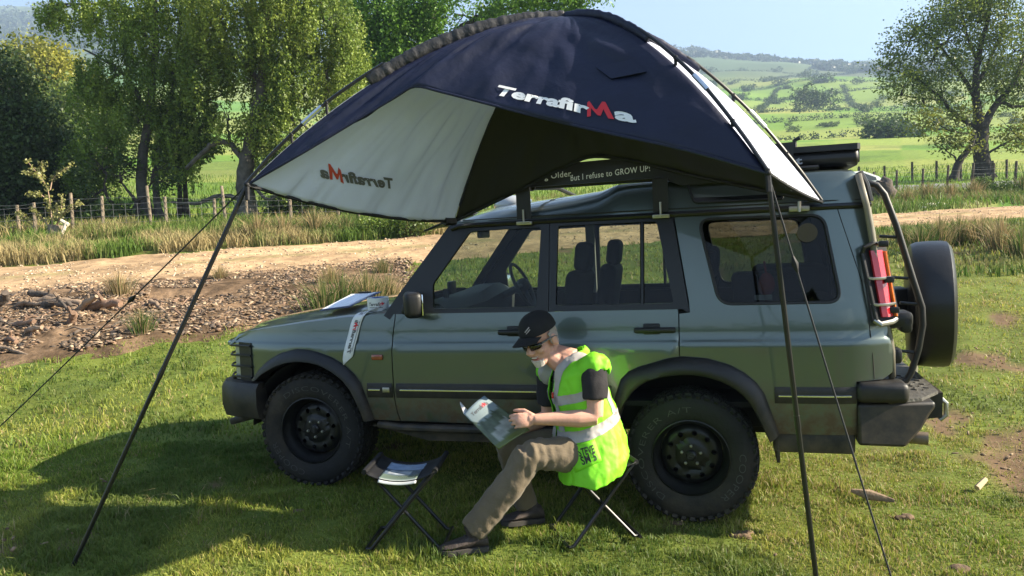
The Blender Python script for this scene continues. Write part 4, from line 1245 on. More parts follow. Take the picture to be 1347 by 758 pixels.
# ------------------------------------------------------------------ the reader on his stool
m_skin = mat('skin', (.60, .33, .245), rough=.55, spec=.4, var=.10, vscale=30, bump=.1, bscale=200)
m_skin.node_tree.nodes['Principled BSDF'].inputs['Subsurface Weight'].default_value = .08
m_skin.node_tree.nodes['Principled BSDF'].inputs['Subsurface Radius'].default_value = (.02, .008, .004)
m_trous = mat('khaki_trousers', (.145, .112, .074), rough=.9, sheen=.1, var=.10, vscale=8, bump=.15, bscale=90)
m_shirt = mat('charcoal_shirt', (.018, .016, .019), rough=.9, bump=.15, bscale=90)
m_vest = mat('lime_vest', (.28, .82, .03), rough=.6, transl=.25, var=.05, vscale=6, bump=.15, bscale=30)
m_reflect = mat('grey_reflective', (.36, .34, .33), rough=.45, spec=.6)
m_cap = mat('black_cap', (.006, .006, .008), rough=.85, bump=.2, bscale=200)
m_shade = mat('dark_lens', (.006, .006, .007), rough=.06, spec=.8)
m_frame = mat('grey_frame', (.09, .09, .09), rough=.35)
m_beard = mat('white_beard', (.62, .56, .52), rough=.9, bump=.4, bscale=250)
m_grey = mat('grey_hair', (.36, .31, .28), rough=.9, bump=.4, bscale=250)
m_boot = mat('brown_boot', (.045, .033, .028), rough=.75, var=.3, vscale=25, bump=.3, bscale=60)
m_sole = mat('boot_sole', (.05, .045, .04), rough=.85)
m_teeth = mat('teeth', (.75, .70, .62), rough=.35)
m_mouth = mat('lips', (.35, .10, .09), rough=.5)

man = empty('person', at(735, 700, 4.22))
man.location.z = landz(man.location.x, man.location.y)
MO = Vector(man.location)
tag(man, 'laughing man in black cap and lime vest seated on a stool, reading a magazine', 'person')
def at_(px, py, Y): return at(px, py, Y) - MO

def fold(sc, amp, sd=0):
    return lambda p: (noise.noise(Vector((p.x * sc + sd, p.y * sc, p.z * sc * .6))) * .6 + noise.noise(Vector((p.x * sc * 2.3, p.y * sc * 2.3 + sd, p.z * sc * 1.4))) * .4) * amp

# key points
hipN, hipF = at_(778, 598, 4.11), at_(770, 592, 4.36)
kneeN, kneeF = at_(700, 598, 3.98), at_(668, 582, 4.36)
ankN, ankF = at_(622, 697, 4.02), at_(692, 664, 4.44)
pel = (hipN + hipF) / 2
shN, shF = at_(781, 487, 4.03), at_(722, 489, 4.40)
chest = at_(756, 505, 4.21)
neckb = at_(744, 466, 4.21)
elbN, elbF = at_(783, 549, 3.99), at_(722, 548, 4.42)
wrN, wrF = at_(703, 552, 3.965), at_(668, 572, 4.30)
hc = at_(711, 446, 4.20)             # middle of the head

# head frame: he looks left, down and a little towards us
hf = Vector((-.64, -.68, -.32)).normalized()
hu = Vector((-.30, -.14, .92)); hu = (hu - hu.dot(hf) * hf).normalized()
hr = hf.cross(hu)                    # his right... pointing away or towards; mirrored features use both signs
HM = Matrix((hf, hr, hu)).transposed()
HS = 1.10
def hp(f, r, u): return hc + (hf * f + hr * r + hu * u) * HS
side = 1 if hr.y < 0 else -1         # sign of the cheek turned to us

mb = MB()
mb.ball(hp(-.005, 0, .035), (.098, .078, .098), 3, HM)                 # skull
mb.ball(hp(.03, 0, -.035), (.066, .062, .085), 3, HM)                  # face
mb.ball(hp(.054, 0, -.092), (.040, .044, .036), 3, HM)                 # chin
mb.ball(hp(-.005, 0, -.06), (.062, .064, .055), 2, HM)                 # jaw
for s in (1, -1):
    mb.ball(hp(.055, s * .036, -.030), (.034, .028, .028), 2, HM)      # cheek
    mb.ball(hp(.066, s * .022, .018), (.026, .030, .014), 2, HM)       # brow
    mb.ball(hp(-.012, s * .080, -.010), (.024, .012, .036), 2, HM)     # ear
    mb.ball(hp(-.018, s * .082, -.034), (.012, .011, .014), 2, HM)
mb.tube([hp(.080, 0, .012), hp(.098, 0, -.012), hp(.112, 0, -.030), hp(.104, 0, -.040), hp(.080, 0, -.042)], [.011, .013, .017, .013, .010], 10)   # nose
for s in (1, -1): mb.ball(hp(.094, s * .013, -.034), (.013, .010, .010), 2, HM)
mb.ball(hp(.083, 0, -.053), (.010, .026, .006), 2, HM)
mb.tube([hp(-.035, 0, -.02), hp(-.045, 0, -.10), neckb + Vector((.015, 0, -.02)), neckb + Vector((.03, 0, -.10))], [.058, .058, .068, .09], 14)
mb.tube([hp(.01, 0, -.07), neckb + Vector((-.02, -.02, -.06))], [.045, .055], 12)
# body under the clothes
mb.loft([[c + Vector((cos(t) * a, sin(t) * b, 0)) for t in np.linspace(0, 2 * pi, 17)[:-1]] for c, a, b in ((pel, .13, .17), (pel.lerp(chest, .5), .11, .15), (chest, .11, .17), (chest.lerp(neckb, .6), .08, .15), (neckb, .05, .06))])
def limb(pts, r, n=14): mb.tube(pts, r, n)
def bulge(a, b, k, d): return a.lerp(b, k) + Vector(d)
limb([shN, shN.lerp(elbN, .35), shN.lerp(elbN, .75), elbN], [.056, .056, .047, .043])
limb([shF, shF.lerp(elbF, .4), elbF], [.056, .052, .043])
limb([elbN + Vector((.005, 0, 0)), bulge(elbN, wrN, .28, (0, 0, -.004)), elbN.lerp(wrN, .65), wrN], [.043, .048, .038, .029])
limb([elbF, bulge(elbF, wrF, .3, (0, 0, 0)), elbF.lerp(wrF, .65), wrF], [.042, .046, .037, .029])
limb([hipN, kneeN, ankN], [.075, .05, .04]); limb([hipF, kneeF, ankF], [.075, .05, .04])
# near hand: back of the hand to us, fingers curled over the page edge
def hand(w, d, n_, up_, side_, curl, grip=1.0, thumbdir=1):
    """w wrist, d direction to the knuckles, n_ back of hand normal"""
    d = d.normalized(); n_ = (n_ - n_.dot(d) * d).normalized(); l = d.cross(n_) * side_
    pc = w + d * .048
    R = Matrix((d, l, n_)).transposed()
    mb.ball(pc, (.055, .040, .018), 3, R)
    mb.tube([w - d * .01, w + d * .03], [.029, .028], 12, squash=[.8, .8])
    kn = w + d * .085
    for i, (ln, off_, r) in enumerate(((.074, .033, .0080), (.082, .011, .0084), (.076, -.011, .0080), (.060, -.032, .0072))):
        p0 = kn + l * off_ - d * (.004 * abs(i - 1)) ; p = p0; dd = d.copy(); pts = [p - d * .03, p]
        for k, f in enumerate((.42, .32, .26)):
            a = curl[k] * (1 + .12 * (i - 1))
            ax_ = l * side_ * 1.0
            dd = Matrix.Rotation(a, 3, n_.cross(d)) @ dd
            p = p + dd * ln * f; pts.append(p)
        mb.tube(pts, [r * 1.1, r * 1.15, r * 1.02, r * .95, r * .8], 8)
        mb.ball(pts[-1], r * .8, 1); mb.ball(pts[1], r * 1.2, 1)
    t0 = w + d * .022 + l * .030 * thumbdir
    td = (d * .70 + l * .62 * thumbdir - n_ * .45).normalized()
    t1 = t0 + td * .040; td2 = (d * .92 + l * .15 * thumbdir - n_ * .30).normalized(); t2 = t1 + td2 * .032; t3 = t2 + (td2 - n_ * .2).normalized() * .024
    mb.tube([t0 - td * .02, t0, t1, t2, t3], [.016, .015, .0125, .011, .008], 8); mb.ball(t3, .008, 1)
hand(wrN, at_(676, 554, 3.955) - wrN, Vector((-.10, -.85, .35)), None, 1, (.40, .70, .60), thumbdir=1)
hand(wrF, at_(642, 572, 4.19) - wrF, Vector((.05, .75, -.45)), None, 1, (.35, .6, .5), thumbdir=-1)
body = organic('body', mb, .0050, 1, m_skin, man)

# face furniture
mo = MB(); mo.ball(hp(.083, 0, -.068), (.010, .026, .011), 2, HM); mo.build('mouth', m_mouth, man)
te = MB(); te.ball(hp(.087, 0, -.064), (.008, .021, .0045), 2, HM); te.build('teeth', m_teeth, man)
be = MB()
for i in range(420):
    a = random.uniform(-1.25, 1.25); v = random.uniform(0, 1)
    be.ball(hp(.056 + .037 * cos(a) - .004 * v, .043 * sin(a) * (1 - .35 * v), -.080 - .036 * v), random.uniform(.003, .0050), 1)
for i in range(60):
    s = random.uniform(-1, 1); be.ball(hp(.0905 - .012 * s * s, .032 * s, -.048 - .016 * abs(s)), .0030, 1)
organic('goatee', be, .0035, 1, m_beard, man)
hh = MB()
for i in range(900):
    a = random.uniform(1.35, 2 * pi - 1.35); v = random.uniform(-.055, .035)
    hh.ball(hp(-.006 + .094 * cos(a) * (1 - .2 * max(0, -v / .055)), .077 * sin(a), v + .01), random.uniform(.004, .006), 1)
organic('hair', hh, .004, 1, m_grey, man)
# cap: dome, band, peak, button, small pale badge
rings = []
for k in range(9):
    t = k / 8; a = t * pi / 2
    rings.append([hp(-.004 + (.108 * cos(a) ** .75) * cos(q_), (.089 * cos(a) ** .75) * sin(q_), .046 + .098 * sin(a)) for q_ in np.linspace(0, 2 * pi, 33)[:-1]])
mb = MB(); mb.loft(rings); cap = mb.build('cap', m_cap, man)
pk = []
for t in np.linspace(0, 1, 9):
    row = []
    for s in np.linspace(-1, 1, 13):
        f = .088 * sqrt(max(0, 1 - (s * .80) ** 2)) + t * .080 * sqrt(max(0, 1 - (s * .86) ** 2))
        row.append(hp(.012 + f, s * .082 * (1 - .10 * t), .054 - .010 * t - .022 * s * s * (.6 + .4 * t)))
    pk.append(row)
mb = MB(); mb.loft(pk, cap=False, closed=False); o = mb.build('cap_peak', m_cap, cap, fix=False); md = o.modifiers.new('t', 'SOLIDIFY'); md.thickness = .006
mb = MB(); mb.ball(hp(-.004, 0, .144), (.009, .009, .005), 1, HM); mb.build('cap_button', m_cap, cap)
mb = MB()
for r_, z_, w_ in ((.006, .078, .030), (.018, .066, .020)):
    mb.tube([hp(.098 * cos(q_), side * .080 * sin(q_), .068 + (q_ - .25) * .055 + r_) for q_ in (.18, .30, .42, .54)], .0035, 6)
mb.build('cap_badge', mat('grey_badge', (.38, .34, .36), rough=.7), cap)
# sunglasses
for s in (1, -1):
    lr = []
    for u in np.linspace(0, 1, 9):
        a = .06 + 1.0 * u
        ctr = hp(.034 + .067 * cos(a), s * (.068 * sin(a) + .006), 0.0)
        hgt = .021 * (1 - .35 * u ** 2)
        lr.append([ctr + hu * (hgt * .75 + .002), ctr + hf * .003 + hr * s * .002, ctr - hu * hgt])
    mb = MB(); mb.loft(lr, cap=False, closed=False); o = mb.build('sunglass_lens', m_shade, man, fix=False); md = o.modifiers.new('t', 'SOLIDIFY'); md.thickness = .003
    mb = MB(); mb.tube([hp(.034 + .067 * cos(1.06), s * (.068 * sin(1.06) + .007), .006), hp(.03, s * .081, .008), hp(-.015, s * .088, .006), hp(-.035, s * .086, -.006)], [.007, .006, .004, .003], 6); mb.build('sunglass_arm', m_frame, man)
mb = MB(); mb.tube([hp(.102, -.008, .012), hp(.106, 0, .013), hp(.102, .008, .012)], .004, 6); mb.build('sunglass_bridge', m_frame, man)

# trousers, boots
mb = MB()
mb.ball(pel + Vector((.02, .01, .0)), (.165, .185, .120), 3)
mb.tube([hipN + Vector((.05, 0, .0)), hipN.lerp(kneeN, .5) + Vector((0, 0, .004)), kneeN + Vector((-.01, 0, 0)), kneeN + Vector((-.028, 0, -.035))], [.108, .096, .078, .072], 18)
mb.tube([kneeN + Vector((-.012, 0, .01)), kneeN.lerp(ankN, .35) + Vector((.012, 0, 0)), kneeN.lerp(ankN, .75) + Vector((.008, 0, 0)), ankN + (ankN - kneeN).normalized() * .00], [.077, .080, .078, .076], 18)
mb.tube([hipF + Vector((.05, 0, .0)), hipF.lerp(kneeF, .5), kneeF, kneeF + Vector((-.02, 0, -.035))], [.108, .095, .078, .072], 18)
mb.tube([kneeF + Vector((0, 0, .01)), kneeF.lerp(ankF, .35), kneeF.lerp(ankF, .8), ankF], [.077, .078, .072, .072], 18)
wr1 = fold(16, .011, 3)
def wrinkles(p):
    dk = min((p - kneeN).length, (p - kneeF).length); dh = (p - hipN).length
    k = 1 + 1.3 * exp(-(dk / .12) ** 2) + 1.2 * exp(-(dh / .16) ** 2)
    d = (kneeN - hipN).normalized()
    return wr1(p) * k + .004 * sin(p.dot(d) * 130 + 3 * noise.noise(p * 9)) * exp(-(min((p - hipN).length, dk + .02) / .13) ** 2)
tro = organic('trousers', mb, .0105, 3, m_trous, man, disp=wrinkles)
def boot(ank, heel, toe, up=.0):
    f = (toe - heel); L_ = f.length; f.normalize(); r_ = Vector((f.y, -f.x, 0)).normalized(); z = f.cross(r_); z = z if z.z > 0 else -z
    b = MB(); Q = lambda a, s, h: heel + f * a * L_ + r_ * s + z * h
    secs = []
    for a, w, h in ((-.02, .030, .07), (.05, .038, .10), (.18, .042, .115), (.32, .043, .10), (.50, .046, .078), (.70, .050, .062), (.86, .045, .050), (.96, .032, .040), (1.0, .014, .030)):
        secs.append([Q(a, w * cos(t), .022 + (h - .022) * (.5 + .5 * sin(t)) if sin(t) > -2 else 0) for t in np.linspace(0, 2 * pi, 15)[:-1]])
    b.loft(secs)
    b.tube([Q(.20, 0, .06), ank + Vector((0, 0, .03))], [.046, .050], 14)
    o = b.build('boot', m_boot, man)
    s_ = MB(); s_.loft([[Q(a, w, 0), Q(a, w, .026), Q(a, -w, .026), Q(a, -w, 0)] for a, w in ((-.03, .030), (.1, .043), (.4, .042), (.7, .055), (.9, .047), (1.02, .018))]); s_.build('boot_sole', m_sole, o, ang=.5)
    lc = MB()
    for a in (.36, .46, .56): lc.tube([Q(a, .03, .085 - .05 * (a - .36) - .012), Q(a + .01, 0, .118 - .17 * (a - .30)), Q(a, -.03, .085 - .05 * (a - .36) - .012)], .004, 5)
    lc.build('boot_lace', m_sole, o)
def gp(px, py, Y, h):
    p = at(px, py, Y); p.z = landz(p.x, p.y) + h; return p - MO
boot(ankN, gp(640, 712, 4.02, .012), gp(577, 722, 3.97, .012))
boot(ankF, gp(713, 678, 4.44, .012), gp(660, 680, 4.37, .012))

# shirt: torso, sleeves
mb = MB()
def tor(c, ax_, a, b): 
    return [c + Vector((cos(t) * a, sin(t) * b, ax_ * cos(t) * a)) for t in np.linspace(0, 2 * pi, 25)[:-1]]
mb.loft([tor(pel + Vector((0, 0, .05)), .1, .155, .19), tor(pel.lerp(chest, .45) + Vector((.012, 0, 0)), .15, .145, .185), tor(chest, .25, .128, .195), tor(chest.lerp(neckb, .55) + Vector((.012, 0, .01)), .35, .105, .185), tor(neckb + Vector((.020, 0, -.035)), .7, .085, .10)])
mb.ball(shN + Vector((.0, .02, -.005)), (.075, .07, .07)); mb.ball(shF + Vector((.005, -.02, -.005)), (.075, .07, .07))
sleN = shN.lerp(elbN, .62); sleF = shF.lerp(elbF, .72)
mb.tube([shN + Vector((0, .01, 0)), shN.lerp(elbN, .3), sleN], [.072, .074, .070], 16)
mb.tube([shF, shF.lerp(elbF, .35), sleF], [.072, .073, .069], 16)
shirt = organic('shirt', mb, .010, 3, m_shirt, man, disp=fold(14, .009, 7))

# vest: hangs open at the front, bellies out over the stool behind
mb = MB()
hem = at_(779, 622, 4.18)
mb.loft([tor(hem + Vector((-.012, -.01, 0)), .25, .188, .285), tor(hem.lerp(pel, .55) + Vector((.012, -.012, .02)), .2, .205, .298), tor(pel + Vector((.008, -.01, .05)), .2, .205, .282), tor(pel.lerp(chest, .45) + Vector((.022, 0, .0)), .2, .178, .225), tor(chest + Vector((.008, 0, 0)), .28, .152, .222), tor(chest.lerp(neckb, .5) + Vector((.018, 0, .01)), .35, .122, .205), tor(neckb + Vector((.018, 0, .005)), .45, .090, .105)])
mb.ball(shN + Vector((.008, .015, .008)), (.092, .078, .082)); mb.ball(shF + Vector((.008, -.015, .008)), (.092, .078, .082))
vo = organic('vest_form', mb, .0085, 2, m_vest, man, disp=lambda p: fold(9, .020, 11)(p) + fold(24, .007, 5)(p))
me = vo.data
bm = bmesh.new(); bm.from_mesh(me)
axis = (neckb - pel).normalized()               # up the spine
fwd = Vector((-1, -.12, 0)); fwd = (fwd - fwd.dot(axis) * axis).normalized()
lat = axis.cross(fwd)
if lat.y > 0: lat = -lat                          # towards us
def hcoord(p): return (p - pel).dot(axis)
Lsp = (neckb - pel).length
# cut: neck opening, V at the front, arm holes, open hem
def cutter(p):
    h = hcoord(p) / Lsp; f = (p - pel.lerp(neckb, h)).dot(fwd); s = (p - pel.lerp(neckb, h)).dot(lat)
    nd = (hc - neckb).normalized(); qn = p - neckb
    if h > .72 and (qn - nd * qn.dot(nd)).length < .088: return True
    if f > .02 and h > .30 and abs(s - .03) < .018 + .075 * max(0, h - .30): return True      # V, zip undone
    if f > .10 and h <= .30 and abs(s - .03) < .016 + .10 * (.30 - h): return True
    for sh, el in ((shN, elbN), (shF, elbF)):
        d = (el - sh).normalized(); q_ = p - sh
        sgn = 1 if sh is shN else -1
        r_ = (q_ - d * q_.dot(d))
        if s * sgn > .165 and -.10 < q_.dot(axis) < -.006 and abs(q_.dot(fwd)) < .074: return True
        if s * sgn > .160 and -.135 < q_.dot(axis) <= -.07 and abs(q_.dot(fwd) ) < .066: return True
    if p.z < hem.z - .005 + .03 * noise.noise(p * 6): return True
    return False
bmesh.ops.bisect_plane(bm, geom=bm.verts[:] + bm.edges[:] + bm.faces[:], plane_co=hem, plane_no=(0, 0, 1))
bmesh.ops.delete(bm, geom=[f for f in bm.faces if cutter(f.calc_center_median())], context='FACES')
for _ in range(2):
    bmesh.ops.smooth_vert(bm, verts=[v for v in bm.verts if v.is_boundary], factor=.5, use_axis_x=True, use_axis_y=True, use_axis_z=True)
bm.normal_update()
vm = bpy.data.meshes.new('vest'); bm.to_mesh(vm); vm.materials.append(m_vest)
vest = link(bpy.data.objects.new('vest', vm), man)
fin(vm, True, 2.5)
md = vest.modifiers.new('t', 'SOLIDIFY'); md.thickness = .004; md.offset = 0
# grey reflective bands: a strip of the same cloth shape lying 4 mm proud
def band(planes, test, name='reflective_band'):
    b2 = bm.copy()
    for co, no in planes:
        bmesh.ops.bisect_plane(b2, geom=b2.verts[:] + b2.edges[:] + b2.faces[:], plane_co=co, plane_no=no)
    bmesh.ops.delete(b2, geom=[f for f in b2.faces if not test(f.calc_center_median())], context='FACES')
    b2.normal_update()
    for v in b2.verts: v.co += v.normal * .005
    m2 = bpy.data.meshes.new(name); b2.to_mesh(m2); b2.free(); m2.materials.append(m_reflect); fin(m2, True, 2.5)
    o = link(bpy.data.objects.new(name, m2), vest)
    return o
tilt = (axis + fwd * .10).normalized()
p0 = pel + axis * (.26 * Lsp); p1 = p0 + tilt * .058
band([(p0, tilt), (p1, tilt)], lambda p: (p - p0).dot(tilt) > 0 and (p - p1).dot(tilt) < 0)
p2 = pel + axis * (.62 * Lsp); p3 = p2 + tilt * .05
band([(p2, tilt), (p3, tilt)], lambda p: (p - p2).dot(tilt) > 0 and (p - p3).dot(tilt) < 0 and (p - pel.lerp(neckb, hcoord(p) / Lsp)).dot(fwd) > -.02)
for sg_ in (1, -1):
    a_ = pel + lat * (.098 * sg_); b_ = pel + lat * (.145 * sg_)
    band([(a_, lat), (b_, lat)], lambda p: min(.098 * sg_, .145 * sg_) < (p - pel).dot(lat) < max(.098 * sg_, .145 * sg_) and hcoord(p) > .26 * Lsp + .05)
vbvh = BVHTree.FromPolygons([v.co.copy() for v in vm.vertices], [tuple(p.vertices) for p in vm.polygons])
o_cam = Vector((0, 0, CAMH)) - MO
def on_vest(px, py, lift=.006):
    d = (at(px, py, 3) - Vector((0, 0, CAMH))).normalized()
    h = vbvh.ray_cast(o_cam, d)
    return (h[0] - d * lift) if h[0] else at_(px, py, 3.93)
# pocket flap and the name written on it
for pol in ([(743, 591), (782, 578), (792, 606), (757, 622)],):
    g = []
    for i in range(7):
        a0 = Vector(pol[0]).lerp(Vector(pol[3]), i / 6); b0 = Vector(pol[1]).lerp(Vector(pol[2]), i / 6)
        g.append([on_vest(*a0.lerp(b0, j / 6), .0055) for j in range(7)])
    mb = MB(); mb.loft(g, cap=False, closed=False); o = mb.build('pocket', m_vest, vest, fix=False); md = o.modifiers.new('t', 'SOLIDIFY'); md.thickness = .004
for txt, a, b, h in (('STEVE', (762, 601), (783, 595), 10), ('SM 5', (766, 612), (786, 605), 11)):
    VT = text_shape(txt, bold=.02); wmx = max(p for p, _ in VT[0]); A_, B_ = Vector(a), Vector(b); u_ = (B_ - A_); n2 = Vector((u_.y, -u_.x)).normalized()
    lettering('lettering', VT, lambda u, v: on_vest(*(A_ + u_ * (u / wmx) + n2 * (v / .7 * h)), .012), mat('marker_ink', (.02, .02, .02), rough=.7) if 'marker_ink' not in MATS else MATS['marker_ink'], vest)
bpy.data.objects.remove(vo)
rb_ = MB(); rb_.box(at_(727, 520, 4.10), (.012, .012, .035), bev=.003); rb_.build('zip_tab', m_red, vest)

# ------------------------------------------------------------------ magazine in his hands
m_page = mat('page_paper', (.72, .70, .68), rough=.5)
A_, B_, C_, D_ = at(610, 545, 4.10), at(637, 521, 4.20), at(697, 566, 4.09), at(656, 592, 3.99)
def magq(u, v, lift=0.0):      # u along the top edge A->B, v down the cover
    P = A_.lerp(B_, u).lerp(D_.lerp(C_, u), v)
    n = (B_ - A_).cross(D_ - A_).normalized()
    n = n if n.y < 0 else -n
    return P + n * (lift + .018 * sin(pi * u) * (1 - .3 * v)) 
def cover_mat():
    m_ = mat('magazine_cover', (.5, .5, .5), rough=.25, attr='tint')
    return m_
mb = MB(); N1 = 22
V = [magq(i / N1, j / N1) for j in range(N1 + 1) for i in range(N1 + 1)]
F = [(j * (N1 + 1) + i, j * (N1 + 1) + i + 1, (j + 1) * (N1 + 1) + i + 1, (j + 1) * (N1 + 1) + i) for j in range(N1) for i in range(N1)]
mag = MB().add(V, F).build('magazine', cover_mat(), fix=False)
ca = mag.data.color_attributes.new('tint', 'FLOAT_COLOR', 'POINT')
for k, v in enumerate(mag.data.vertices):
    i, j = k % (N1 + 1), k // (N1 + 1); u, w_ = i / N1, j / N1
    c = np.array([.22, .28, .31]) * (1 - w_) + np.array([.20, .22, .18]) * w_
    nz = float(fbm(u * 9, w_ * 9, 1, 91))
    if w_ > .42 + .25 * (nz - .5) - .25 * abs(u - .5): c = np.array([.07, .09, .06]) * (.4 + 1.6 * nz)
    if .60 < w_ + .2 * (u - .5) < .82 and .15 < u < .85: c = np.array([.28, .30, .28]) * (.5 + .9 * nz)
    if w_ > .88: c = np.array([.10, .13, .03])
    ca.data[k].color = (*c, 1)
tag(mag, 'open magazine with an off-road picture cover held in the seated man\'s hands', 'magazine')
md = mag.modifiers.new('t', 'SOLIDIFY'); md.thickness = .003
T2 = text_shape('TerrafirMa', bold=.02, shear=.1); wmx = max(p for p, _ in T2[0])
lettering('lettering', (T2[0], [f for f in T2[1] if not .62 * wmx < sum(T2[0][i][0] for i in f) / len(f) < .86 * wmx]), lambda u, v: magq(.14 + .70 * u / wmx, .17 - .075 * v / .7, .004), m_greyprint, mag)
lettering('lettering', (T2[0], [f for f in T2[1] if .62 * wmx < sum(T2[0][i][0] for i in f) / len(f) < .86 * wmx]), lambda u, v: magq(.14 + .70 * u / wmx, .17 - .085 * v / .7, .004), m_redprint, mag)
for k, z in enumerate((.215, .245)):
    b_ = MB(); b_.loft([[magq(.16 + .5 * i / 6, z, .003) for i in range(7)], [magq(.16 + .5 * i / 6, z + .010, .003) for i in range(7)]], cap=False, closed=False); b_.build('print_line', m_greyprint, mag, fix=False)
cr_ = MB()   # the pale car on the cover, printed flat
for pol in ([(.2, .66), (.32, .60), (.55, .58), (.72, .62), (.80, .70), (.78, .78), (.3, .80), (.2, .74)],):
    cr_.add([magq(u, v, .003) for u, v in pol], [tuple(range(len(pol)))])
cr_.build('printed_picture', mat('printed_pale', (.26, .29, .26), rough=.3), mag, fix=False)
rp = MB()
K = at(610, 527, 4.30); K2 = at(640, 506 + 30, 4.36)
g = []
for v in np.linspace(0, 1, 6):
    g.append([A_.lerp(D_, v) + (Vector((-.012, .10, .030)) * u + Vector((-.03, .05, .055)) * sin(pi * u) * .6) * (1 - .6 * v) for u in np.linspace(0, 1, 6)])
rp.loft(g, cap=False, closed=False); o = rp.build('inner_page', m_page, mag, fix=False); md = o.modifiers.new('t', 'SOLIDIFY'); md.thickness = .002
pr = MB(); pr.add([g[0][1] + Vector((0, -.004, .0)), g[0][4] + Vector((0, -.004, 0)), g[1][4] + Vector((0, -.004, 0)), g[1][1] + Vector((0, -.004, 0))], [(0, 1, 2, 3)]); pr.build('red_picture', m_redprint, mag, fix=False)

# ------------------------------------------------------------------ folding stools
def stool(c, yaw, label, h=.44, w=.40, d=.30, splay=.0):
    root = empty('folding_stool', c, yaw); tag(root, label, 'stool', 'black folding stools on the grass')
    for s in (-1, 1):
        y = s * d / 2
        lg = MB(); lg.tube([(-w / 2 - .03, y, .012), (-w / 2, y, .015), (w / 2 - .03, y, h - .04), (w / 2 - .005, y, h - .012), (w / 2 + .01, y * .93, h)], .0105, 10); l1 = lg.build('leg', m_pole, root)
        rv = MB(); rv.lathe([(0, -.016), (.008, -.014), (.009, -.010)], (0.0, y + s * .0, h / 2 - .01), (0, -1, 0), 10); rv.build('rivet', m_chrome, l1)
        y2 = y - s * .024
        lg = MB(); lg.tube([(w / 2 + .03, y2, .012), (w / 2, y2, .015), (-w / 2 + .03, y2, h - .04), (-w / 2 + .005, y2, h - .012), (-w / 2 - .01, y2 * .93, h)], .0105, 10); lg.build('leg', m_pole, root)
    for x in (-w / 2 - .03, w / 2 + .03):
        fb_ = MB(); fb_.tube([(x, -d / 2, .012), (x, d / 2, .012)], .0105, 10); fb_.build('foot_bar', m_pole, root)
    return root
def stool_seat(root, h, w, d, sag):
    g = []
    for i in range(15):
        u = i / 14; x = -w / 2 - .012 + (w + .024) * u; k = 4 * u * (1 - u)
        g.append([(x, y, h + .008 - sag * k ** .8 + .0 * y) for y in np.linspace(-d / 2 - .01, d / 2 + .01, 7)])
    s_ = MB(); s_.loft(g, cap=False, closed=False); o = s_.build('seat', m_blackfab, root, fix=False); md = o.modifiers.new('t', 'SOLIDIFY'); md.thickness = .006; md.offset = 0
    for s in (0, 14):
        e = MB(); e.tube([g[s][0], g[s][3], g[s][6]], .015, 8); e.build('seat_hem', m_blackfab, root)
    return g
c = at(540, 700, 4.15); c.z = landz(c.x, c.y) + .01
st1 = stool(c, radians(-6), 'empty black folding stool with a magazine on its seat', h=.435, w=.36, d=.30)
g1 = stool_seat(st1, .435, .36, .32, .055)
c = at(782, 703, 4.24); c.z = landz(c.x, c.y) + .01
st2 = stool(c, radians(14), 'black folding stool the man in the lime vest sits on', h=.435, w=.36, d=.34)
g2 = stool_seat(st2, .435, .36, .36, .03)
# second magazine on the empty seat
M1 = Matrix.Translation(st1.location) @ Matrix.Rotation(radians(-6), 4, 'Z')
def seatpt(u, v, lift):
    x = -.115 + .205 * u; k = 4 * ((x + .192) / .384) * (1 - (x + .192) / .384)
    return M1 @ Vector((x, -.185 + .30 * v, .435 + .016 - .055 * k ** .8 + lift - .018 * float(sstep(.10, 0, v))))
N2 = 20
V = [seatpt(i / N2, j / N2, 0) for j in range(N2 + 1) for i in range(N2 + 1)]
F = [(j * (N2 + 1) + i, j * (N2 + 1) + i + 1, (j + 1) * (N2 + 1) + i + 1, (j + 1) * (N2 + 1) + i) for j in range(N2) for i in range(N2)]
mg2 = MB().add(V, F).build('magazine', mat('magazine_cover_b', (.5, .5, .5), rough=.18, coat=.6, attr='tint'), fix=False)
ca = mg2.data.color_attributes.new('tint', 'FLOAT_COLOR', 'POINT')
for k in range(len(mg2.data.vertices)):
    i, j = k % (N2 + 1), k // (N2 + 1); u, w_ = i / N2, j / N2; nz = float(fbm(u * 7, w_ * 14, 1, 95))
    c_ = np.array([.30, .42, .62]) * (.6 + .6 * nz) if w_ > .62 else (np.array([.10, .14, .20]) * (.5 + nz) if w_ > .30 else np.array([.12, .16, .13]))
    if .38 < w_ < .60 and .12 < u < .75: c_ = np.array([.45, .50, .56]) * (.3 + 1.1 * nz)
    if w_ < .10: c_ = np.array([.62, .63, .60])
    ca.data[k].color = (*c_, 1)
tag(mg2, 'glossy magazine with a blue picture lying on the empty stool', 'magazine')
md = mg2.modifiers.new('t', 'SOLIDIFY'); md.thickness = .006; md.offset = -1

# ------------------------------------------------------------------ on the bonnet: roll of tape, papers on a board
def bon(x, y, lift=0.0):
    """point on the bonnet skin under car (x, y)"""
    return carw(x, y, btop_at(x, y) + lift)
bvb = BVHTree.FromPolygons([v.co.copy() for v in bonnet.data.vertices], [tuple(p.vertices) for p in bonnet.data.polygons])
def btop_at(x, y):
    h = bvb.ray_cast(Vector((x, y, 3)), Vector((0, 0, -1))); return h[0].z if h[0] else 1.3
def bonpx(px, py):
    """where the sight line of a pixel meets the bonnet (car coordinates)"""
    Mi = car.matrix_basis.inverted() if False else (Matrix.Translation(car.location) @ Matrix.Rotation(-PSI, 4, 'Z')).inverted()
    o = Mi @ Vector((0, 0, CAMH)); d = (Mi @ at(px, py, 3) - o).normalized()
    h = bvb.ray_cast(o, d); return h[0]
m_tape = mat('white_tape', (.72, .73, .74), rough=.3, coat=.4)
q0 = bonpx(492, 410) or Vector((.44, .33, 1.33))
TC = carw(q0.x, q0.y + .07, q0.z + .004)
TR, TH = .073, .086
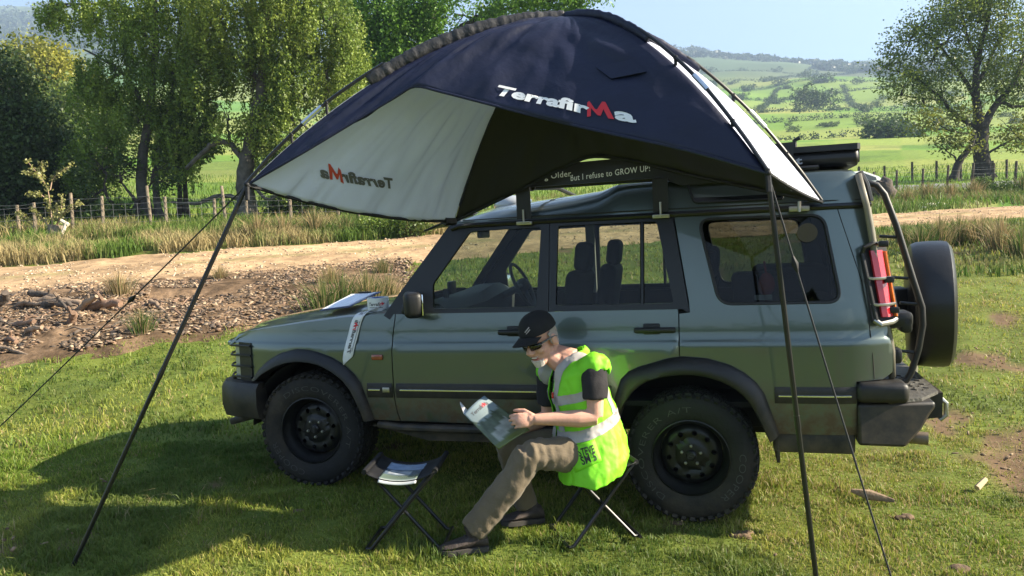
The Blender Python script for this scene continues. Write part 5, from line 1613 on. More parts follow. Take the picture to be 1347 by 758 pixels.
rl = MB(); rl.lathe([(TR, 0), (TR, TH), (.045, TH), (.045, 0)], TC, (0, -.03, 1), 40, closed=True)
roll = rl.build('tape_roll', m_tape, ang=.5); tag(roll, 'roll of printed white tape on the car bonnet, its loose end trailing down', 'tape roll')
cr2 = MB(); cr2.lathe([(.046, .002), (.046, TH + .001), (.038, TH + .001), (.038, .002)], TC, (0, -.03, 1), 32, closed=True); cr2.build('roll_core', mat('blue_core', (.12, .17, .42), rough=.6), roll)
def tapeprint(fm, par, w_, h_):
    V_, F_ = text_shape('TerrafirMa', bold=.03, shear=.12); wx = max(p for p, _ in V_)
    isM = lambda f: .62 * wx < sum(V_[i][0] for i in f) / len(f) < .86 * wx
    lettering('lettering', (V_, [f for f in F_ if not isM(f)]), lambda u, v: fm(u / wx, v / .7), m_greyprint, par)
    lettering('lettering', (V_, [f for f in F_ if isM(f)]), lambda u, v: fm(u / wx, v / .7 * 1.15), m_redprint, par)
a_c = atan2(-TC.y, -TC.x)
tapeprint(lambda u, v: TC + Vector(((TR + .002) * cos(a_c - .95 + 1.7 * u), (TR + .002) * sin(a_c - .95 + 1.7 * u), .034 + .022 * v)), roll, 1, 1)
ll = MB(); ll.loft([[TC + Vector(((TR + .002) * cos(a_c - .9 + 1.3 * u), (TR + .002) * sin(a_c - .9 + 1.3 * u), z)) for u in np.linspace(0, 1, 8)] for z in (.020, .024)], cap=False, closed=False); ll.build('print_line', m_greyprint, roll, fix=False)
# loose tongue: leaves the roll, crosses the wing top, hangs down the side
p_roll = carw(q0.x + .085, q0.y + .045, q0.z + .045)
e0 = bonpx(487, 424)
wx0 = .395
def wingpt(x, z): return carw(x, yS(x, z) - .006, z)
path = [p_roll, p_roll.lerp(carw(.44, .075, 1.300), .5) + Vector((0, 0, -.006)), carw(.43, .075, 1.296), carw(.415, yS(.4, 1.268) - .004, 1.272), wingpt(.395, 1.23), wingpt(.372, 1.15), wingpt(.345, 1.05), wingpt(.322, .955)]
dirw = [Vector((.1, .02, .4)), Vector((.6, .1, .28)), Vector((.95, -.25, .12)), Vector((.95, -.27, .10)), Vector((.96, -.27, .12)), Vector((.96, -.27, .15)), Vector((.96, -.27, .15)), Vector((.96, -.27, .2))]
cp_ = spline(path); cd_ = spline(dirw)
def tong(s, w):
    d = cd_(s).normalized(); return cp_(s) + d * (w - .5) * .078
g = []
for i in range(31):
    s = i / 30; k = 1.0 if s < .93 else max(.06, (1 - s) / .07)
    g.append([tong(s, .5 + (w - .5) * k - (.0 if s < .93 else (1 - k) * .35)) + Vector((0, -.002, .002)) for w in np.linspace(0, 1, 5)])
tgm = MB(); tgm.loft(g, cap=False, closed=False); tongue = tgm.build('tape_end', m_tape, roll, fix=False)
md = tongue.modifiers.new('t', 'SOLIDIFY'); md.thickness = .0015; md.offset = 0
tl = Vector((-.27, -.96, 0)) * .004
for s0, s1 in ((.40, .08), (.90, .53)):
    tapeprint(lambda u, v: tong(s0 + (s1 - s0) * u, .38 + .34 * v) + tl + Vector((0, -.002, .004)), tongue, 1, 1)
    ll = MB(); ll.loft([[tong(s0 - .02 + (s1 - s0) * .85 * u, w) + tl + Vector((0, -.001, .004)) for u in np.linspace(0, 1, 8)] for w in (.70 + .12, .70 + .17)], cap=False, closed=False)
    ll.build('print_line', m_greyprint, tongue, fix=False)
# board with papers
q1 = [bonpx(425, 414), bonpx(460, 415), bonpx(479, 405), bonpx(449, 401)]
z1 = .018
bx = MB()
cA, cB, cC, cD = (carw(.045, .17, 1.300), carw(.27, .17, 1.322), carw(.36, .50, 1.398), carw(.13, .50, 1.384))
nb_ = (cB - cA).cross(cD - cA).normalized()
bx.add([cA, cB, cC, cD, cA + nb_ * .004, cB + nb_ * .004, cC + nb_ * .004, cD + nb_ * .004], [(0, 1, 2, 3), (4, 5, 6, 7), (0, 1, 5, 4), (1, 2, 6, 5), (2, 3, 7, 6), (3, 0, 4, 7)])
brd = bx.build('clipboard', mat('blue_clipboard', (.05, .08, .22), rough=.4), smooth=False); tag(brd, 'clipboard with pale papers lying on the car bonnet beside the tape roll', 'clipboard')
pp = MB()
for k in range(3):
    s_ = lambda u, v: cA.lerp(cB, u).lerp(cD.lerp(cC, u), v) + nb_ * (.006 + .002 * k + .004 * sin(u * 5 + k) * v)
    pp.loft([[s_(u, v) for u in np.linspace(.03 + .01 * k, .97 - .02 * k, 8)] for v in np.linspace(.03, .93, 6)], cap=False, closed=False)
    if k < 2: pass
pp.build('paper', mat('blue_white_paper', (.80, .83, .90), rough=.5), brd, fix=False)
ck = MB(); ck.box(cA.lerp(cB, .5).lerp(cD.lerp(cC, .5), .95) + nb_ * .014, (.10, .02, .012), rot=Matrix.Rotation(-PSI, 3, 'Z'), bev=.004); ck.build('clip', m_trim, brd)
# ------------------------------------------------------------------ trees
def leaf_mat(name, transl=.36, rough=.5):
    return mat(name, (0, 0, 0), rough=rough, spec=.35, transl=transl, attr='tint')
m_leaf = leaf_mat('leaves')
m_bark = mat('grey_bark', (.085, .070, .055), rough=.95, var=.4, vscale=6, bump=.9, bscale=14)
m_barkd = mat('dark_bark', (.038, .031, .026), rough=.95, var=.4, vscale=6, bump=.9, bscale=14)
m_barkb = mat('birch_bark', (.075, .068, .060), rough=.9, var=.6, vscale=4, bump=.6, bscale=10)

def leaf_quads(P, size, up_bias, col, droop=0.0):
    """P (n,3) leaf centres -> verts, quads, colours"""
    n = len(P)
    a = rng.normal(size=(n, 3)); a[:, 2] -= droop; a /= np.linalg.norm(a, axis=1)[:, None]
    nn = rng.normal(size=(n, 3)); nn[:, 2] += up_bias
    b = np.cross(nn, a); b /= (np.linalg.norm(b, axis=1)[:, None] + 1e-9)
    s = (size * rng.uniform(.6, 1.35, n))[:, None]
    V = np.stack([P - a * s * .5, P + b * s * .32, P + a * s * .5, P - b * s * .32], 1).reshape(-1, 3)
    F = np.arange(n * 4).reshape(n, 4)
    c = np.repeat(col * rng.uniform(.75, 1.25, (n, 1)), 4, 0)
    return V, F, c

def crown_points(lobes, nclump, per, spread, hang=0.0, gap=.0, sd=0):
    """leaf clumps set through the outer volume of the lobes; returns leaf centres, clump index, clump centres"""
    L_ = np.array([[*c, *r] for c, r in lobes], float)
    vol = (L_[:, 3] * L_[:, 4] * L_[:, 5]) ** .72
    pick = rng.choice(len(L_), nclump, p=vol / vol.sum())
    d = rng.normal(size=(nclump, 3)); d /= np.linalg.norm(d, axis=1)[:, None]
    rr = rng.uniform(.30, 1.0, nclump) ** .45
    C = L_[pick, :3] + d * rr[:, None] * L_[pick, 3:] * (1 + .28 * (rng.random((nclump, 1)) - .5))
    if gap:
        k = fbm(C[:, 0] * 1.0 + C[:, 1] * .7, C[:, 2] + C[:, 1] * .4, .75, sd + 200, 3)
        keep = k > gap
        C = C[keep]
    m_ = len(C)
    ci = np.repeat(np.arange(m_), per)
    g = rng.normal(size=(m_ * per, 3)) * spread
    if hang:
        t = rng.random(m_ * per)
        g[:, 2] = -t * hang * rng.uniform(.5, 1.4, m_)[ci]
        g[:, :2] *= (.55 - .3 * t)[:, None]
    return C[ci] + g, ci, C

def make_tree(name, label, cat_, group, base, trunk, limbs, lobes, nclump, per, spread, size, col, col2, bark, hang=0.0, gap=0.0, sd=0, droop=.2, twig=.5):
    root = empty(name, base); tag(root, label, cat_, group); B = Vector(base)
    mb = MB()
    def wig(pts, k=5, amp=.10):
        f = spline(pts); out = []
        n = k * (len(pts) - 1)
        for i in range(n + 1):
            p = f(i / n)
            if 0 < i < n: p = p + Vector((random.uniform(-1, 1), random.uniform(-1, 1), random.uniform(-1, 1))) * amp * .4
            out.append(p - B)
        return out
    for pts, r0, r1 in trunk:
        P_ = wig(pts, 5, r0 * .35); n = len(P_)
        mb.tube(P_, [r0 + (r1 - r0) * (i / (n - 1)) ** .8 + (r0 * .5 * max(0, 1 - i / 2.2) if i < 3 else 0) for i in range(n)], 10)
    tk = mb.build('trunk', bark, root, ang=2)
    mb = MB()
    for pts, r0, r1 in limbs:
        P_ = wig(pts, 5, r0 * .9); n = len(P_)
        mb.tube(P_, [r0 + (r1 - r0) * (i / (n - 1)) for i in range(n)], 7)
    # twigs from the trunk tips and limbs out to the lobes
    anchors = [Vector(p) for pts, _, _ in trunk + limbs for p in pts[1:]]
    for c, r in lobes:
        c_ = Vector(c); a_ = min(anchors, key=lambda q_: (q_ - c_).length) if anchors else B
        P_ = wig([a_, a_.lerp(c_, .5) + Vector((0, 0, -.06 * (c_ - a_).length)), c_], 4, .15)
        mb.tube(P_, [.045 * twig + .08 * twig * (1 - i / (len(P_) - 1)) for i in range(len(P_))], 6)
        for _ in range(7):
            d = Vector((random.gauss(0, 1), random.gauss(0, 1), random.gauss(0, 1) + .2)).normalized()
            e = c_ + Vector((d.x * r[0], d.y * r[1], d.z * r[2])) * .9
            mb.tube(wig([c_.lerp(a_, .25), c_.lerp(e, .5), e], 3, .15), [.035 * twig * (1 - .75 * i / 6) for i in range(7)], 5)
    if limbs or lobes: mb.build('branches', bark, root, ang=2)
    P, ci, C = crown_points(lobes, nclump, per, spread, hang, gap, sd)
    tone = rng.random(len(C))[:, None]; t2 = fbm(C[:, 0] + C[:, 1], C[:, 2], .5, sd + 300, 3)[:, None]
    k = np.clip(.25 + .55 * (tone - .5) + 1.2 * (t2 - .35), 0, 1)
    cc = (np.array(col) * (1 - k) + np.array(col2) * k) * (.8 + .4 * rng.random((len(C), 1)))
    V, F, c = leaf_quads(P, size, .6, cc[ci], droop)
    np_mesh('crown', V - np.array(B), [F], m_leaf, root, col=c)
    return root

def lob(px, py, Y, rx, ry, rd=None):
    k = Y / 1000.0
    return (tuple(at(px, py, Y)), (rx * k, (rd or (rx + ry) * .55) * k, ry * k))
def gnd(px, Y, py=240):
    p = at(px, py, Y); p.z = landz(p.x, p.y) - .05; return p

OLIVE, OLIVE2 = (.075, .135, .022), (.26, .35, .055)
DARKG, DARKG2 = (.032, .060, .018), (.075, .115, .03)
FRESH, FRESH2 = (.075, .17, .020), (.16, .29, .035)
# dark evergreen filling the left edge
Yt = 29
make_tree('evergreen_tree', 'dense dark tree filling the left edge behind the fence', 'tree', 'trees behind the fence', gnd(30, Yt), [([gnd(30, Yt), at(28, 200, Yt), at(20, 110, Yt)], .30, .12)], [],
          [lob(2, 128, Yt, 45, 62), lob(42, 198, Yt, 55, 66), lob(5, 210, Yt, 60, 80), lob(70, 265, Yt, 55, 38), lob(15, 280, Yt, 60, 40), lob(88, 235, Yt + 1, 30, 40), lob(45, 235, Yt, 60, 55)], 2400, 24, .26, .15, DARKG, DARKG2, m_barkd, sd=1)
# two-stemmed birch, hanging foliage to the upper left
Yt = 27.5
make_tree('birch_tree', 'twin-stemmed weeping birch with branches hanging into the upper left sky', 'tree', 'trees behind the fence', gnd(192, Yt),
          [([gnd(190, Yt), at(186, 235, Yt), at(196, 150, Yt), at(205, 60, Yt), at(200, -60, Yt)], .24, .08), ([gnd(206, Yt), at(205, 240, Yt), at(214, 180, Yt), at(232, 90, Yt), at(240, -20, Yt)], .14, .06)],
          [([at(196, 150, Yt), at(160, 95, Yt), at(110, 65, Yt)], .09, .03), ([at(205, 60, Yt), at(150, 10, Yt), at(80, 6, Yt)], .09, .03), ([at(214, 180, Yt), at(260, 140, Yt), at(300, 120, Yt)], .07, .03), ([at(188, 230, Yt), at(150, 205, Yt), at(120, 200, Yt)], .05, .02)],
          [lob(165, 18, Yt, 62, 28), lob(95, 10, Yt, 48, 18), lob(65, 12, Yt, 22, 14), lob(205, 40, Yt, 60, 45), lob(150, 90, Yt, 52, 34), lob(120, 118, Yt, 36, 32), lob(210, 110, Yt, 58, 40), lob(180, 160, Yt, 66, 28), lob(240, 170, Yt, 40, 30), lob(140, 185, Yt, 44, 28), lob(112, 215, Yt + .8, 36, 30), lob(160, 215, Yt + .8, 40, 20), lob(228, 205, Yt, 34, 24), lob(190, -30, Yt, 90, 40)],
          1900, 40, .17, .095, OLIVE, OLIVE2, m_barkb, hang=.75, gap=.375, sd=2, droop=1.0)
# big birch, sunlit right side
Yt = 26.5
make_tree('birch_tree', 'big weeping birch with yellow-green sunlit foliage above the left awning corner', 'tree', 'trees behind the fence', gnd(322, Yt),
          [([gnd(322, Yt), at(322, 235, Yt), at(330, 185, Yt), at(345, 110, Yt), at(350, 20, Yt), at(345, -80, Yt)], .36, .12)],
          [([at(322, 212, Yt), at(300, 188, Yt), at(272, 196, Yt), at(245, 222, Yt)], .12, .07), ([at(322, 262, Yt), at(290, 258, Yt), at(255, 268, Yt), at(225, 266, Yt)], .09, .04), ([at(330, 185, Yt), at(380, 140, Yt), at(430, 90, Yt)], .12, .04), ([at(345, 110, Yt), at(300, 70, Yt), at(270, 40, Yt)], .10, .04), ([at(350, 20, Yt), at(420, -20, Yt), at(460, -30, Yt)], .10, .04), ([at(325, 230, Yt), at(350, 262, Yt - .5), at(372, 250, Yt - .5)], .07, .03)],
          [lob(300, 30, Yt, 60, 45), lob(360, 30, Yt, 60, 60), lob(425, 30, Yt, 52, 50), lob(390, 100, Yt, 60, 50), lob(330, 110, Yt, 52, 52), lob(280, 100, Yt, 46, 42), lob(430, 130, Yt, 40, 50), lob(375, 160, Yt, 50, 40), lob(300, 150, Yt, 34, 20), lob(395, 195, Yt, 40, 34), lob(360, 200, Yt + .6, 34, 26), lob(430, 190, Yt, 26, 40), lob(340, -20, Yt, 110, 46), lob(265, 55, Yt, 40, 34), lob(455, 65, Yt, 30, 50)],
          3400, 40, .17, .092, (.08, .14, .022), (.32, .39, .070), m_barkb, hang=.95, gap=.375, sd=3, droop=1.1)
# two thin trunks and a little forked one between them
Yt = 28
make_tree('young_tree', 'pair of thin bare trunks with foliage only at the top between the birches', 'tree', 'trees behind the fence', gnd(238, Yt),
          [([gnd(234, Yt), at(236, 230, Yt), at(238, 160, Yt), at(240, 80, Yt)], .10, .05), ([gnd(243, Yt), at(243, 230, Yt), at(246, 150, Yt), at(252, 70, Yt)], .10, .05)], [],
          [lob(245, 150, Yt, 40, 36), lob(262, 190, Yt, 28, 18), lob(225, 195, Yt, 28, 20)], 320, 24, .22, .12, DARKG2, OLIVE, m_barkd, hang=.3, sd=4)
Yt = 26.5
make_tree('young_tree', 'small forked dark tree close behind the left fence', 'tree', 'trees behind the fence', gnd(179, Yt),
          [([gnd(180, Yt), at(180, 276, Yt), at(181, 266, Yt)], .13, .10)],
          [([at(181, 266, Yt), at(170, 254, Yt), at(160, 240, Yt)], .07, .03), ([at(181, 266, Yt), at(192, 254, Yt), at(200, 236, Yt)], .07, .03), ([at(160, 285, Yt), at(150, 272, Yt), at(138, 250, Yt), at(140, 228, Yt)], .08, .03)],
          [lob(160, 228, Yt, 40, 18), lob(200, 222, Yt, 40, 18), lob(135, 222, Yt, 34, 22), lob(125, 255, Yt, 20, 16), lob(215, 240, Yt, 20, 8)], 380, 26, .20, .12, DARKG, DARKG2, m_barkd, gap=.45, sd=5)
# fresh green oak above the awning ridge
Yt = 34
make_tree('oak_tree', 'fresh green broadleaf tree rising behind the awning ridge', 'tree', 'trees behind the fence', gnd(560, Yt),
          [([gnd(560, Yt), at(560, 180, Yt), at(565, 60, Yt), at(570, -60, Yt)], .40, .15), ([gnd(497, Yt), at(497, 150, Yt), at(496, 40, Yt), at(498, -60, Yt)], .22, .12)],
          [([at(565, 60, Yt), at(640, 20, Yt), at(720, 0, Yt)], .14, .05), ([at(560, 100, Yt), at(520, 60, Yt), at(490, 40, Yt)], .12, .05)],
          [lob(545, 50, Yt, 55, 45), lob(600, 20, Yt, 62, 38), lob(665, 18, Yt, 55, 26), lob(730, 2, Yt, 50, 20), lob(775, -8, Yt, 30, 12), lob(510, 20, Yt, 45, 40), lob(500, 85, Yt, 45, 40), lob(560, 100, Yt, 60, 50), lob(470, 120, Yt, 40, 45), lob(460, 40, Yt + 1, 30, 50), lob(470, 190, Yt, 40, 40), lob(440, 230, Yt + 1, 50, 34)],
          2600, 28, .22, .15, FRESH, FRESH2, m_barkd, gap=.42, sd=6)
# low dark scrub between trunks and fence
for k, (px, Y, rx, ry, py, lb) in enumerate(((400, 28, 40, 22, 268, 'low dark bush behind the fence under the white awning panel'), (478, 28.5, 46, 20, 268, 'low dark bush behind the fence left of the car roof'), (150, 26.5, 26, 14, 288, 'low dark bush behind the fence beside the forked tree'))):
    make_tree('bush', lb, 'bush', None, gnd(px, Y), [([gnd(px, Y), at(px, py, Y)], .05, .03)], [], [lob(px, py, Y, rx, ry), lob(px - rx * .6, py + 6, Y, rx * .6, ry * .7), lob(px + rx * .6, py + 5, Y, rx * .6, ry * .7)], 240, 22, .2, .12, DARKG2, (.07, .13, .025), m_barkd, sd=20 + k)
# bright wood further down the slope at the left
for k, (px, py, Y, rx, ry, lb) in enumerate(((45, 88, 75, 40, 36, 'yellow-green tree lit by sun beyond the dark left trees'), (85, 110, 82, 36, 40, 'yellow-green tree right of the sunlit one on the far left'), (100, 150, 70, 40, 40, 'mid green tree below the sunlit yellow-green trees'), (140, 150, 90, 46, 36, 'mid green tree seen through the twin-stemmed birch'))):
    make_tree('far_tree', lb, 'tree', 'sunlit trees beyond the left trees', gnd(px, Y), [([gnd(px, Y), at(px, py, Y)], .3, .12)], [], [lob(px, py, Y, rx, ry), lob(px - rx * .5, py + 12, Y, rx * .7, ry * .8), lob(px + rx * .5, py + 10, Y, rx * .7, ry * .8)], 420, 18, .55, .36, (.15, .17, .02) if k < 2 else (.08, .12, .02), (.30, .28, .03) if k < 2 else (.14, .19, .03), m_bark, sd=30 + k, twig=1)

# the ash on the right and its leaning neighbour
Yt = 45
make_tree('ash_tree', 'tall spreading tree with thin new leaves beside the right fence', 'tree', None, gnd(1294, Yt, 230),
          [([gnd(1294, Yt, 230), at(1291, 200, Yt), at(1290, 165, Yt)], .50, .36), ([at(1290, 170, Yt), at(1284, 130, Yt), at(1286, 80, Yt), at(1300, 20, Yt), at(1310, -50, Yt)], .30, .06), ([at(1290, 170, Yt), at(1312, 135, Yt), at(1335, 105, Yt), at(1350, 60, Yt)], .26, .08)],
          [([at(1288, 166, Yt), at(1262, 155, Yt), at(1238, 130, Yt), at(1205, 105, Yt), at(1165, 90, Yt)], .17, .03), ([at(1284, 130, Yt), at(1262, 95, Yt), at(1235, 60, Yt), at(1205, 35, Yt)], .14, .03), ([at(1286, 80, Yt), at(1270, 40, Yt), at(1262, 0, Yt)], .11, .03), ([at(1286, 110, Yt), at(1310, 60, Yt), at(1325, 20, Yt)], .12, .03), ([at(1312, 135, Yt), at(1345, 140, Yt), at(1375, 120, Yt)], .12, .04), ([at(1240, 132, Yt), at(1215, 130, Yt), at(1185, 125, Yt)], .07, .02)],
          [lob(1170, 85, Yt, 24, 14), lob(1195, 60, Yt, 34, 24), lob(1215, 35, Yt, 36, 22), lob(1190, 110, Yt, 34, 18), lob(1225, 85, Yt, 34, 24), lob(1250, 50, Yt, 36, 30), lob(1255, 15, Yt, 40, 24), lob(1240, 120, Yt, 36, 22), lob(1285, 30, Yt, 38, 36), lob(1320, 20, Yt, 40, 40), lob(1330, 70, Yt, 34, 40), lob(1290, 85, Yt, 34, 28), lob(1345, 120, Yt, 26, 34), lob(1310, 120, Yt, 24, 24), lob(1215, 140, Yt, 24, 10), lob(1290, -15, Yt, 50, 30), lob(1375, 60, Yt, 30, 60)],
          1500, 26, .30, .145, (.080, .125, .028), (.27, .32, .05), m_barkd, gap=.36, sd=7, twig=.8)
make_tree('hawthorn_tree', 'small leaning tree with yellow-green leaves left of the big right trunk', 'tree', None, gnd(1256, Yt - 1, 230),
          [([gnd(1254, Yt - 1, 230), at(1262, 212, Yt - 1), at(1276, 195, Yt - 1), at(1282, 178, Yt - 1)], .24, .12)], [([at(1294, 205, Yt), at(1320, 190, Yt), at(1340, 180, Yt)], .08, .03)],
          [lob(1245, 170, Yt - 1, 34, 20), lob(1222, 160, Yt - 1, 26, 14), lob(1262, 190, Yt - 1, 26, 14), lob(1270, 160, Yt - 1, 26, 20), lob(1240, 192, Yt - 1, 20, 9), lob(1325, 165, Yt, 30, 22), lob(1345, 185, Yt, 22, 14)], 420, 20, .3, .17, (.085, .12, .018), (.24, .24, .03), m_barkd, gap=.40, sd=8)

# ------------------------------------------------------------------ the far valley: hedges, bushes, woods
def blob_bush(sd, n=650, flat=.8, cols=((.035, .065, .022), (.075, .115, .03))):
    r2 = np.random.default_rng(sd)
    lobes = [(tuple(r2.normal(size=3) * [.45, .45, .18] + [0, 0, .55 * flat]), (.5, .5, .42 * flat)) for _ in range(6)]
    P, ci, C = crown_points(lobes, n // 12, 12, .09)
    t = rng.random((len(C), 1)); cc = np.array(cols[0]) * (1 - t) + np.array(cols[1]) * t
    return leaf_quads(P, .13, .6, cc[ci])
protos = []
for k in range(4):
    V, F, c = blob_bush(50 + k, 900, (.8, 1.1, .6, 1.5)[k])
    o = np_mesh('hedgerow_tree', V, [F], m_leaf, col=c); protos.append(o)
far_spots = []
def far(px, py, Y, s, kind, lb):
    far_spots.append((px, py, Y, s, kind, lb))
# (pixel column, distance, half-width m): named one by one where they stand out
LIST = [(1072, 152, 300, 7.0, 3, 'dark fir clump standing tallest in the middle hedge line'), (1055, 155, 300, 6, 3, 'dark fir at the left end of the middle hedge clump'), (1085, 160, 300, 6, 1, 'round tree right of the dark firs in the hedge line'),
        (1082, 127, 520, 9, 0, 'dark oval copse alone on the far pale field'), (1060, 138, 430, 6, 1, 'lone round tree above the dark firs'), (1092, 138, 430, 5, 1, 'small round tree right of the lone one above the firs'),
        (1158, 180, 125, 6.5, 2, 'wide low green bush at the far edge of the near field'), (1178, 185, 122, 4, 2, 'small low bush right of the wide green bush')]
for px, py, Y, s, k, lb in LIST: far(px, py, Y, s, k, lb)
for i in range(84):
    row = i % 7
    Y, py = ((210, 170), (290, 160), (400, 146), (520, 132), (190, 176), (640, 120), (820, 108))[row]
    px = 890 + (i * 61.8) % 480
    far(px, py, Y * random.uniform(.95, 1.06), Y * random.uniform(.006, .012), random.randrange(3), None)
for i in range(14):
    far(560 + i * 28 + random.uniform(-10, 10), 190, random.uniform(170, 330), random.uniform(2.5, 5), random.randrange(3), None)
for i, (px, py, Y, s, k, lb) in enumerate(far_spots):
    o = protos[k] if not protos[k].get('placed') else protos[k].copy()
    if protos[k].get('placed'): COL.objects.link(o)
    protos[k]['placed'] = 1
    p = at(px, py, Y); o.location = (p.x, p.y, landz(p.x, p.y) - .15 * s)
    o.rotation_euler = (0, 0, random.uniform(0, 6)); o.scale = (s, s, s * random.uniform(.8, 1.15))
    if lb: tag(o, lb, 'tree')
    else: tag(o, 'small rounded hedgerow tree, one of many alike dotted over the valley', 'tree', 'trees dotted along the valley hedges')
for o in protos:
    if 'placed' in o: del o['placed']
for o in list(COL.objects):
    if o.name.startswith('hedgerow_tree') and 'placed' in o: del o['placed']
# hedges: long low rows
def hedge(a0, Y0, a1, Y1, h, lb):
    n = int(hypot(a1 * Y1 - a0 * Y0, Y1 - Y0) / (h * .5)) + 4
    n = min(n, 500)
    t = np.linspace(0, 1, n); Yv = Y0 + (Y1 - Y0) * t; Xv = (a0 + (a1 - a0) * t) * Yv + rng.normal(size=n) * h * .3
    Yv = Yv + rng.normal(size=n) * h * .3
    Zv = land(Xv, Yv)
    h = h * .72
    hh_ = h * (.6 + 1.0 * fbm(Xv, Yv, .05, 77))
    P = np.repeat(np.stack([Xv, Yv, Zv + hh_ * .35], -1), 26, 0) + rng.normal(size=(n * 26, 3)) * np.stack([hh_ * .36, hh_ * .36, hh_ * .30], -1).repeat(26, 0)
    t_ = rng.random((n * 26, 1)); cc = np.array([.030, .055, .022]) * (1 - t_) + np.array([.065, .10, .03]) * t_
    V, F, c = leaf_quads(P, h * .34, .6, cc)
    o = np_mesh('hedge', V, [F], m_leaf, col=c); tag(o, lb, 'hedge')
hedge(.10, 150, .62, 165, 1.8, 'long hedge along the far edge of the near green field')
hedge(.15, 215, .62, 250, 2.0, 'second hedge line crossing the valley behind the near field')
hedge(.20, 300, .60, 260, 2.4, 'thick hedge with trees running across the middle of the valley')
hedge(.22, 400, .60, 470, 2.2, 'thin dark hedge between the pale far fields')
hedge(.20, 560, .58, 520, 2.6, 'upper hedge bounding the palest far field')
hedge(.33, 300, .36, 520, 2.2, 'hedge running up the slope between far fields')
hedge(.47, 260, .44, 470, 2.2, 'hedge running uphill towards the far wood on the right')
hedge(-.30, 200, .12, 190, 2.0, 'hedge glimpsed beyond the left trees and the car roof')
hedge(.17, 700, .60, 640, 2.8, 'hedge below the upper woods on the far slope')
hedge(.22, 620, .25, 900, 2.8, 'hedge running up the far slope left of the fields')
hedge(.34, 640, .40, 880, 2.8, 'hedge running up the middle of the far slope')
hedge(.20, 860, .58, 800, 3.0, 'highest hedge along the foot of the hill woods')
# woods on the hillside: one mass
n = 3100
Xw, Yw = [], []
while len(Xw) < n:
    a = rng.uniform(-.75, .75, 4000); Yv = np.exp(rng.uniform(np.log(560), np.log(1450), 4000)); Xv = a * Yv
    k = fbm(Xv, Yv, .0042, 121, 4) + .07 * (Yv > 800)
    ok = k > .62
    Xw += list(Xv[ok]); Yw += list(Yv[ok])
Xw, Yw = np.array(Xw[:n]), np.array(Yw[:n]); Zw = land(Xw, Yw); sw_ = Yw * .0075
ci = np.repeat(np.arange(n), 16)
d = rng.normal(size=(n * 16, 3)); d /= np.linalg.norm(d, axis=1)[:, None]; d[:, 2] = np.abs(d[:, 2])
P = np.stack([Xw, Yw, Zw], -1)[ci] + d * sw_[ci][:, None] * np.array([1, 1, .9])
t_ = rng.random((n, 1)); cc = np.array([.028, .048, .024]) * (1 - t_) + np.array([.055, .080, .030]) * t_
V, F, c = leaf_quads(P, 6.5, .6, cc[ci])
tag(np_mesh('hillside_woods', V, [F], m_leaf, col=c), kind='stuff')

# trees at the viewer's back (they show only as reflections in the glass and paint)
n = 420
Xw = rng.uniform(-34, 16, n); Yw = -19 - 5 * rng.random(n); hw = rng.uniform(1.5, 4.2, n)
P = np.repeat(np.stack([Xw, Yw, land(Xw, Yw) + hw * .5], -1), 22, 0) + rng.normal(size=(n * 22, 3)) * np.stack([np.full(n, 1.0), np.full(n, .8), hw * .26], -1).repeat(22, 0)
t_ = rng.random((n * 22, 1)); V, F, c = leaf_quads(P, .8, .4, np.array([.03, .055, .018]) * (1 - t_) + np.array([.07, .11, .03]) * t_)
tag(np_mesh('wood_edge', V, [F], m_leaf, col=c), kind='stuff')

# ------------------------------------------------------------------ fences
m_post = mat('weathered_post', (.22, .175, .125), rough=.9, var=.35, vscale=9, bump=.5, bscale=40)
m_postd = mat('dark_post', (.085, .066, .050), rough=.9, var=.35, vscale=9, bump=.5, bscale=40)
m_wire = mat('fence_wire', (.20, .20, .20), rough=.5, metal=.6)
def fence(name, label, spots, h, r, pm, wires, mesh_wire=False):
    p0 = spots[0]; root = empty(name, (p0[0], p0[1], landz(p0[0], p0[1]))); tag(root, label, 'fence'); B = root.location
    tops = []
    for i, (x, y, hh_, lx) in enumerate(spots):
        z = landz(x, y); b = Vector((x, y, z - .2)); t = Vector((x + lx, y + random.uniform(-.05, .05), z + hh_ * h))
        mb = MB(); mb.tube([b - B, b.lerp(t, .5) - B, t - B], [r, r * random.uniform(.9, 1.05), r * .92], 8); mb.build('post', pm, root)
        tops.append((b, t, hh_ * h))
    for k, wz in enumerate(wires):
        mb = MB(); pts = []
        for (b, t, hh_) in tops:
            zz = Vector((b.x, b.y, b.z + .2)).lerp(t, min(.97, wz / hh_)); pts.append(zz - B + Vector((0, -r, 0)))
        full = []
        for a_, b_ in zip(pts, pts[1:]):
            for i in range(4): full.append(a_.lerp(b_, i / 4) + Vector((0, 0, -.02 * sin(pi * i / 4))))
        full.append(pts[-1]); mb.tube(full, .006, 4, cap=False); mb.build('wire', m_wire, root)
    if mesh_wire:
        mb = MB()
        for (b, t, h0), (b2, t2, h2) in zip(tops, tops[1:]):
            nn = int((b2 - b).length / .3)
            for i in range(1, nn):
                q_ = b.lerp(b2, i / nn); q_.z += .2; mb.tube([q_ - B + Vector((0, -r, 0)), q_ - B + Vector((0, -r, wires[-2]))], .0045, 3, cap=False)
        o = mb.build('net_wire', m_wire, root); o['kind'] = 'stuff'
def fsp(lst, Yf): return [((lambda p: (p.x, p.y, hh_, lx))(at(px, py, Yf(px)))) for px, py, hh_, lx in lst]
yl = lambda px: 23.6 + .0016 * px
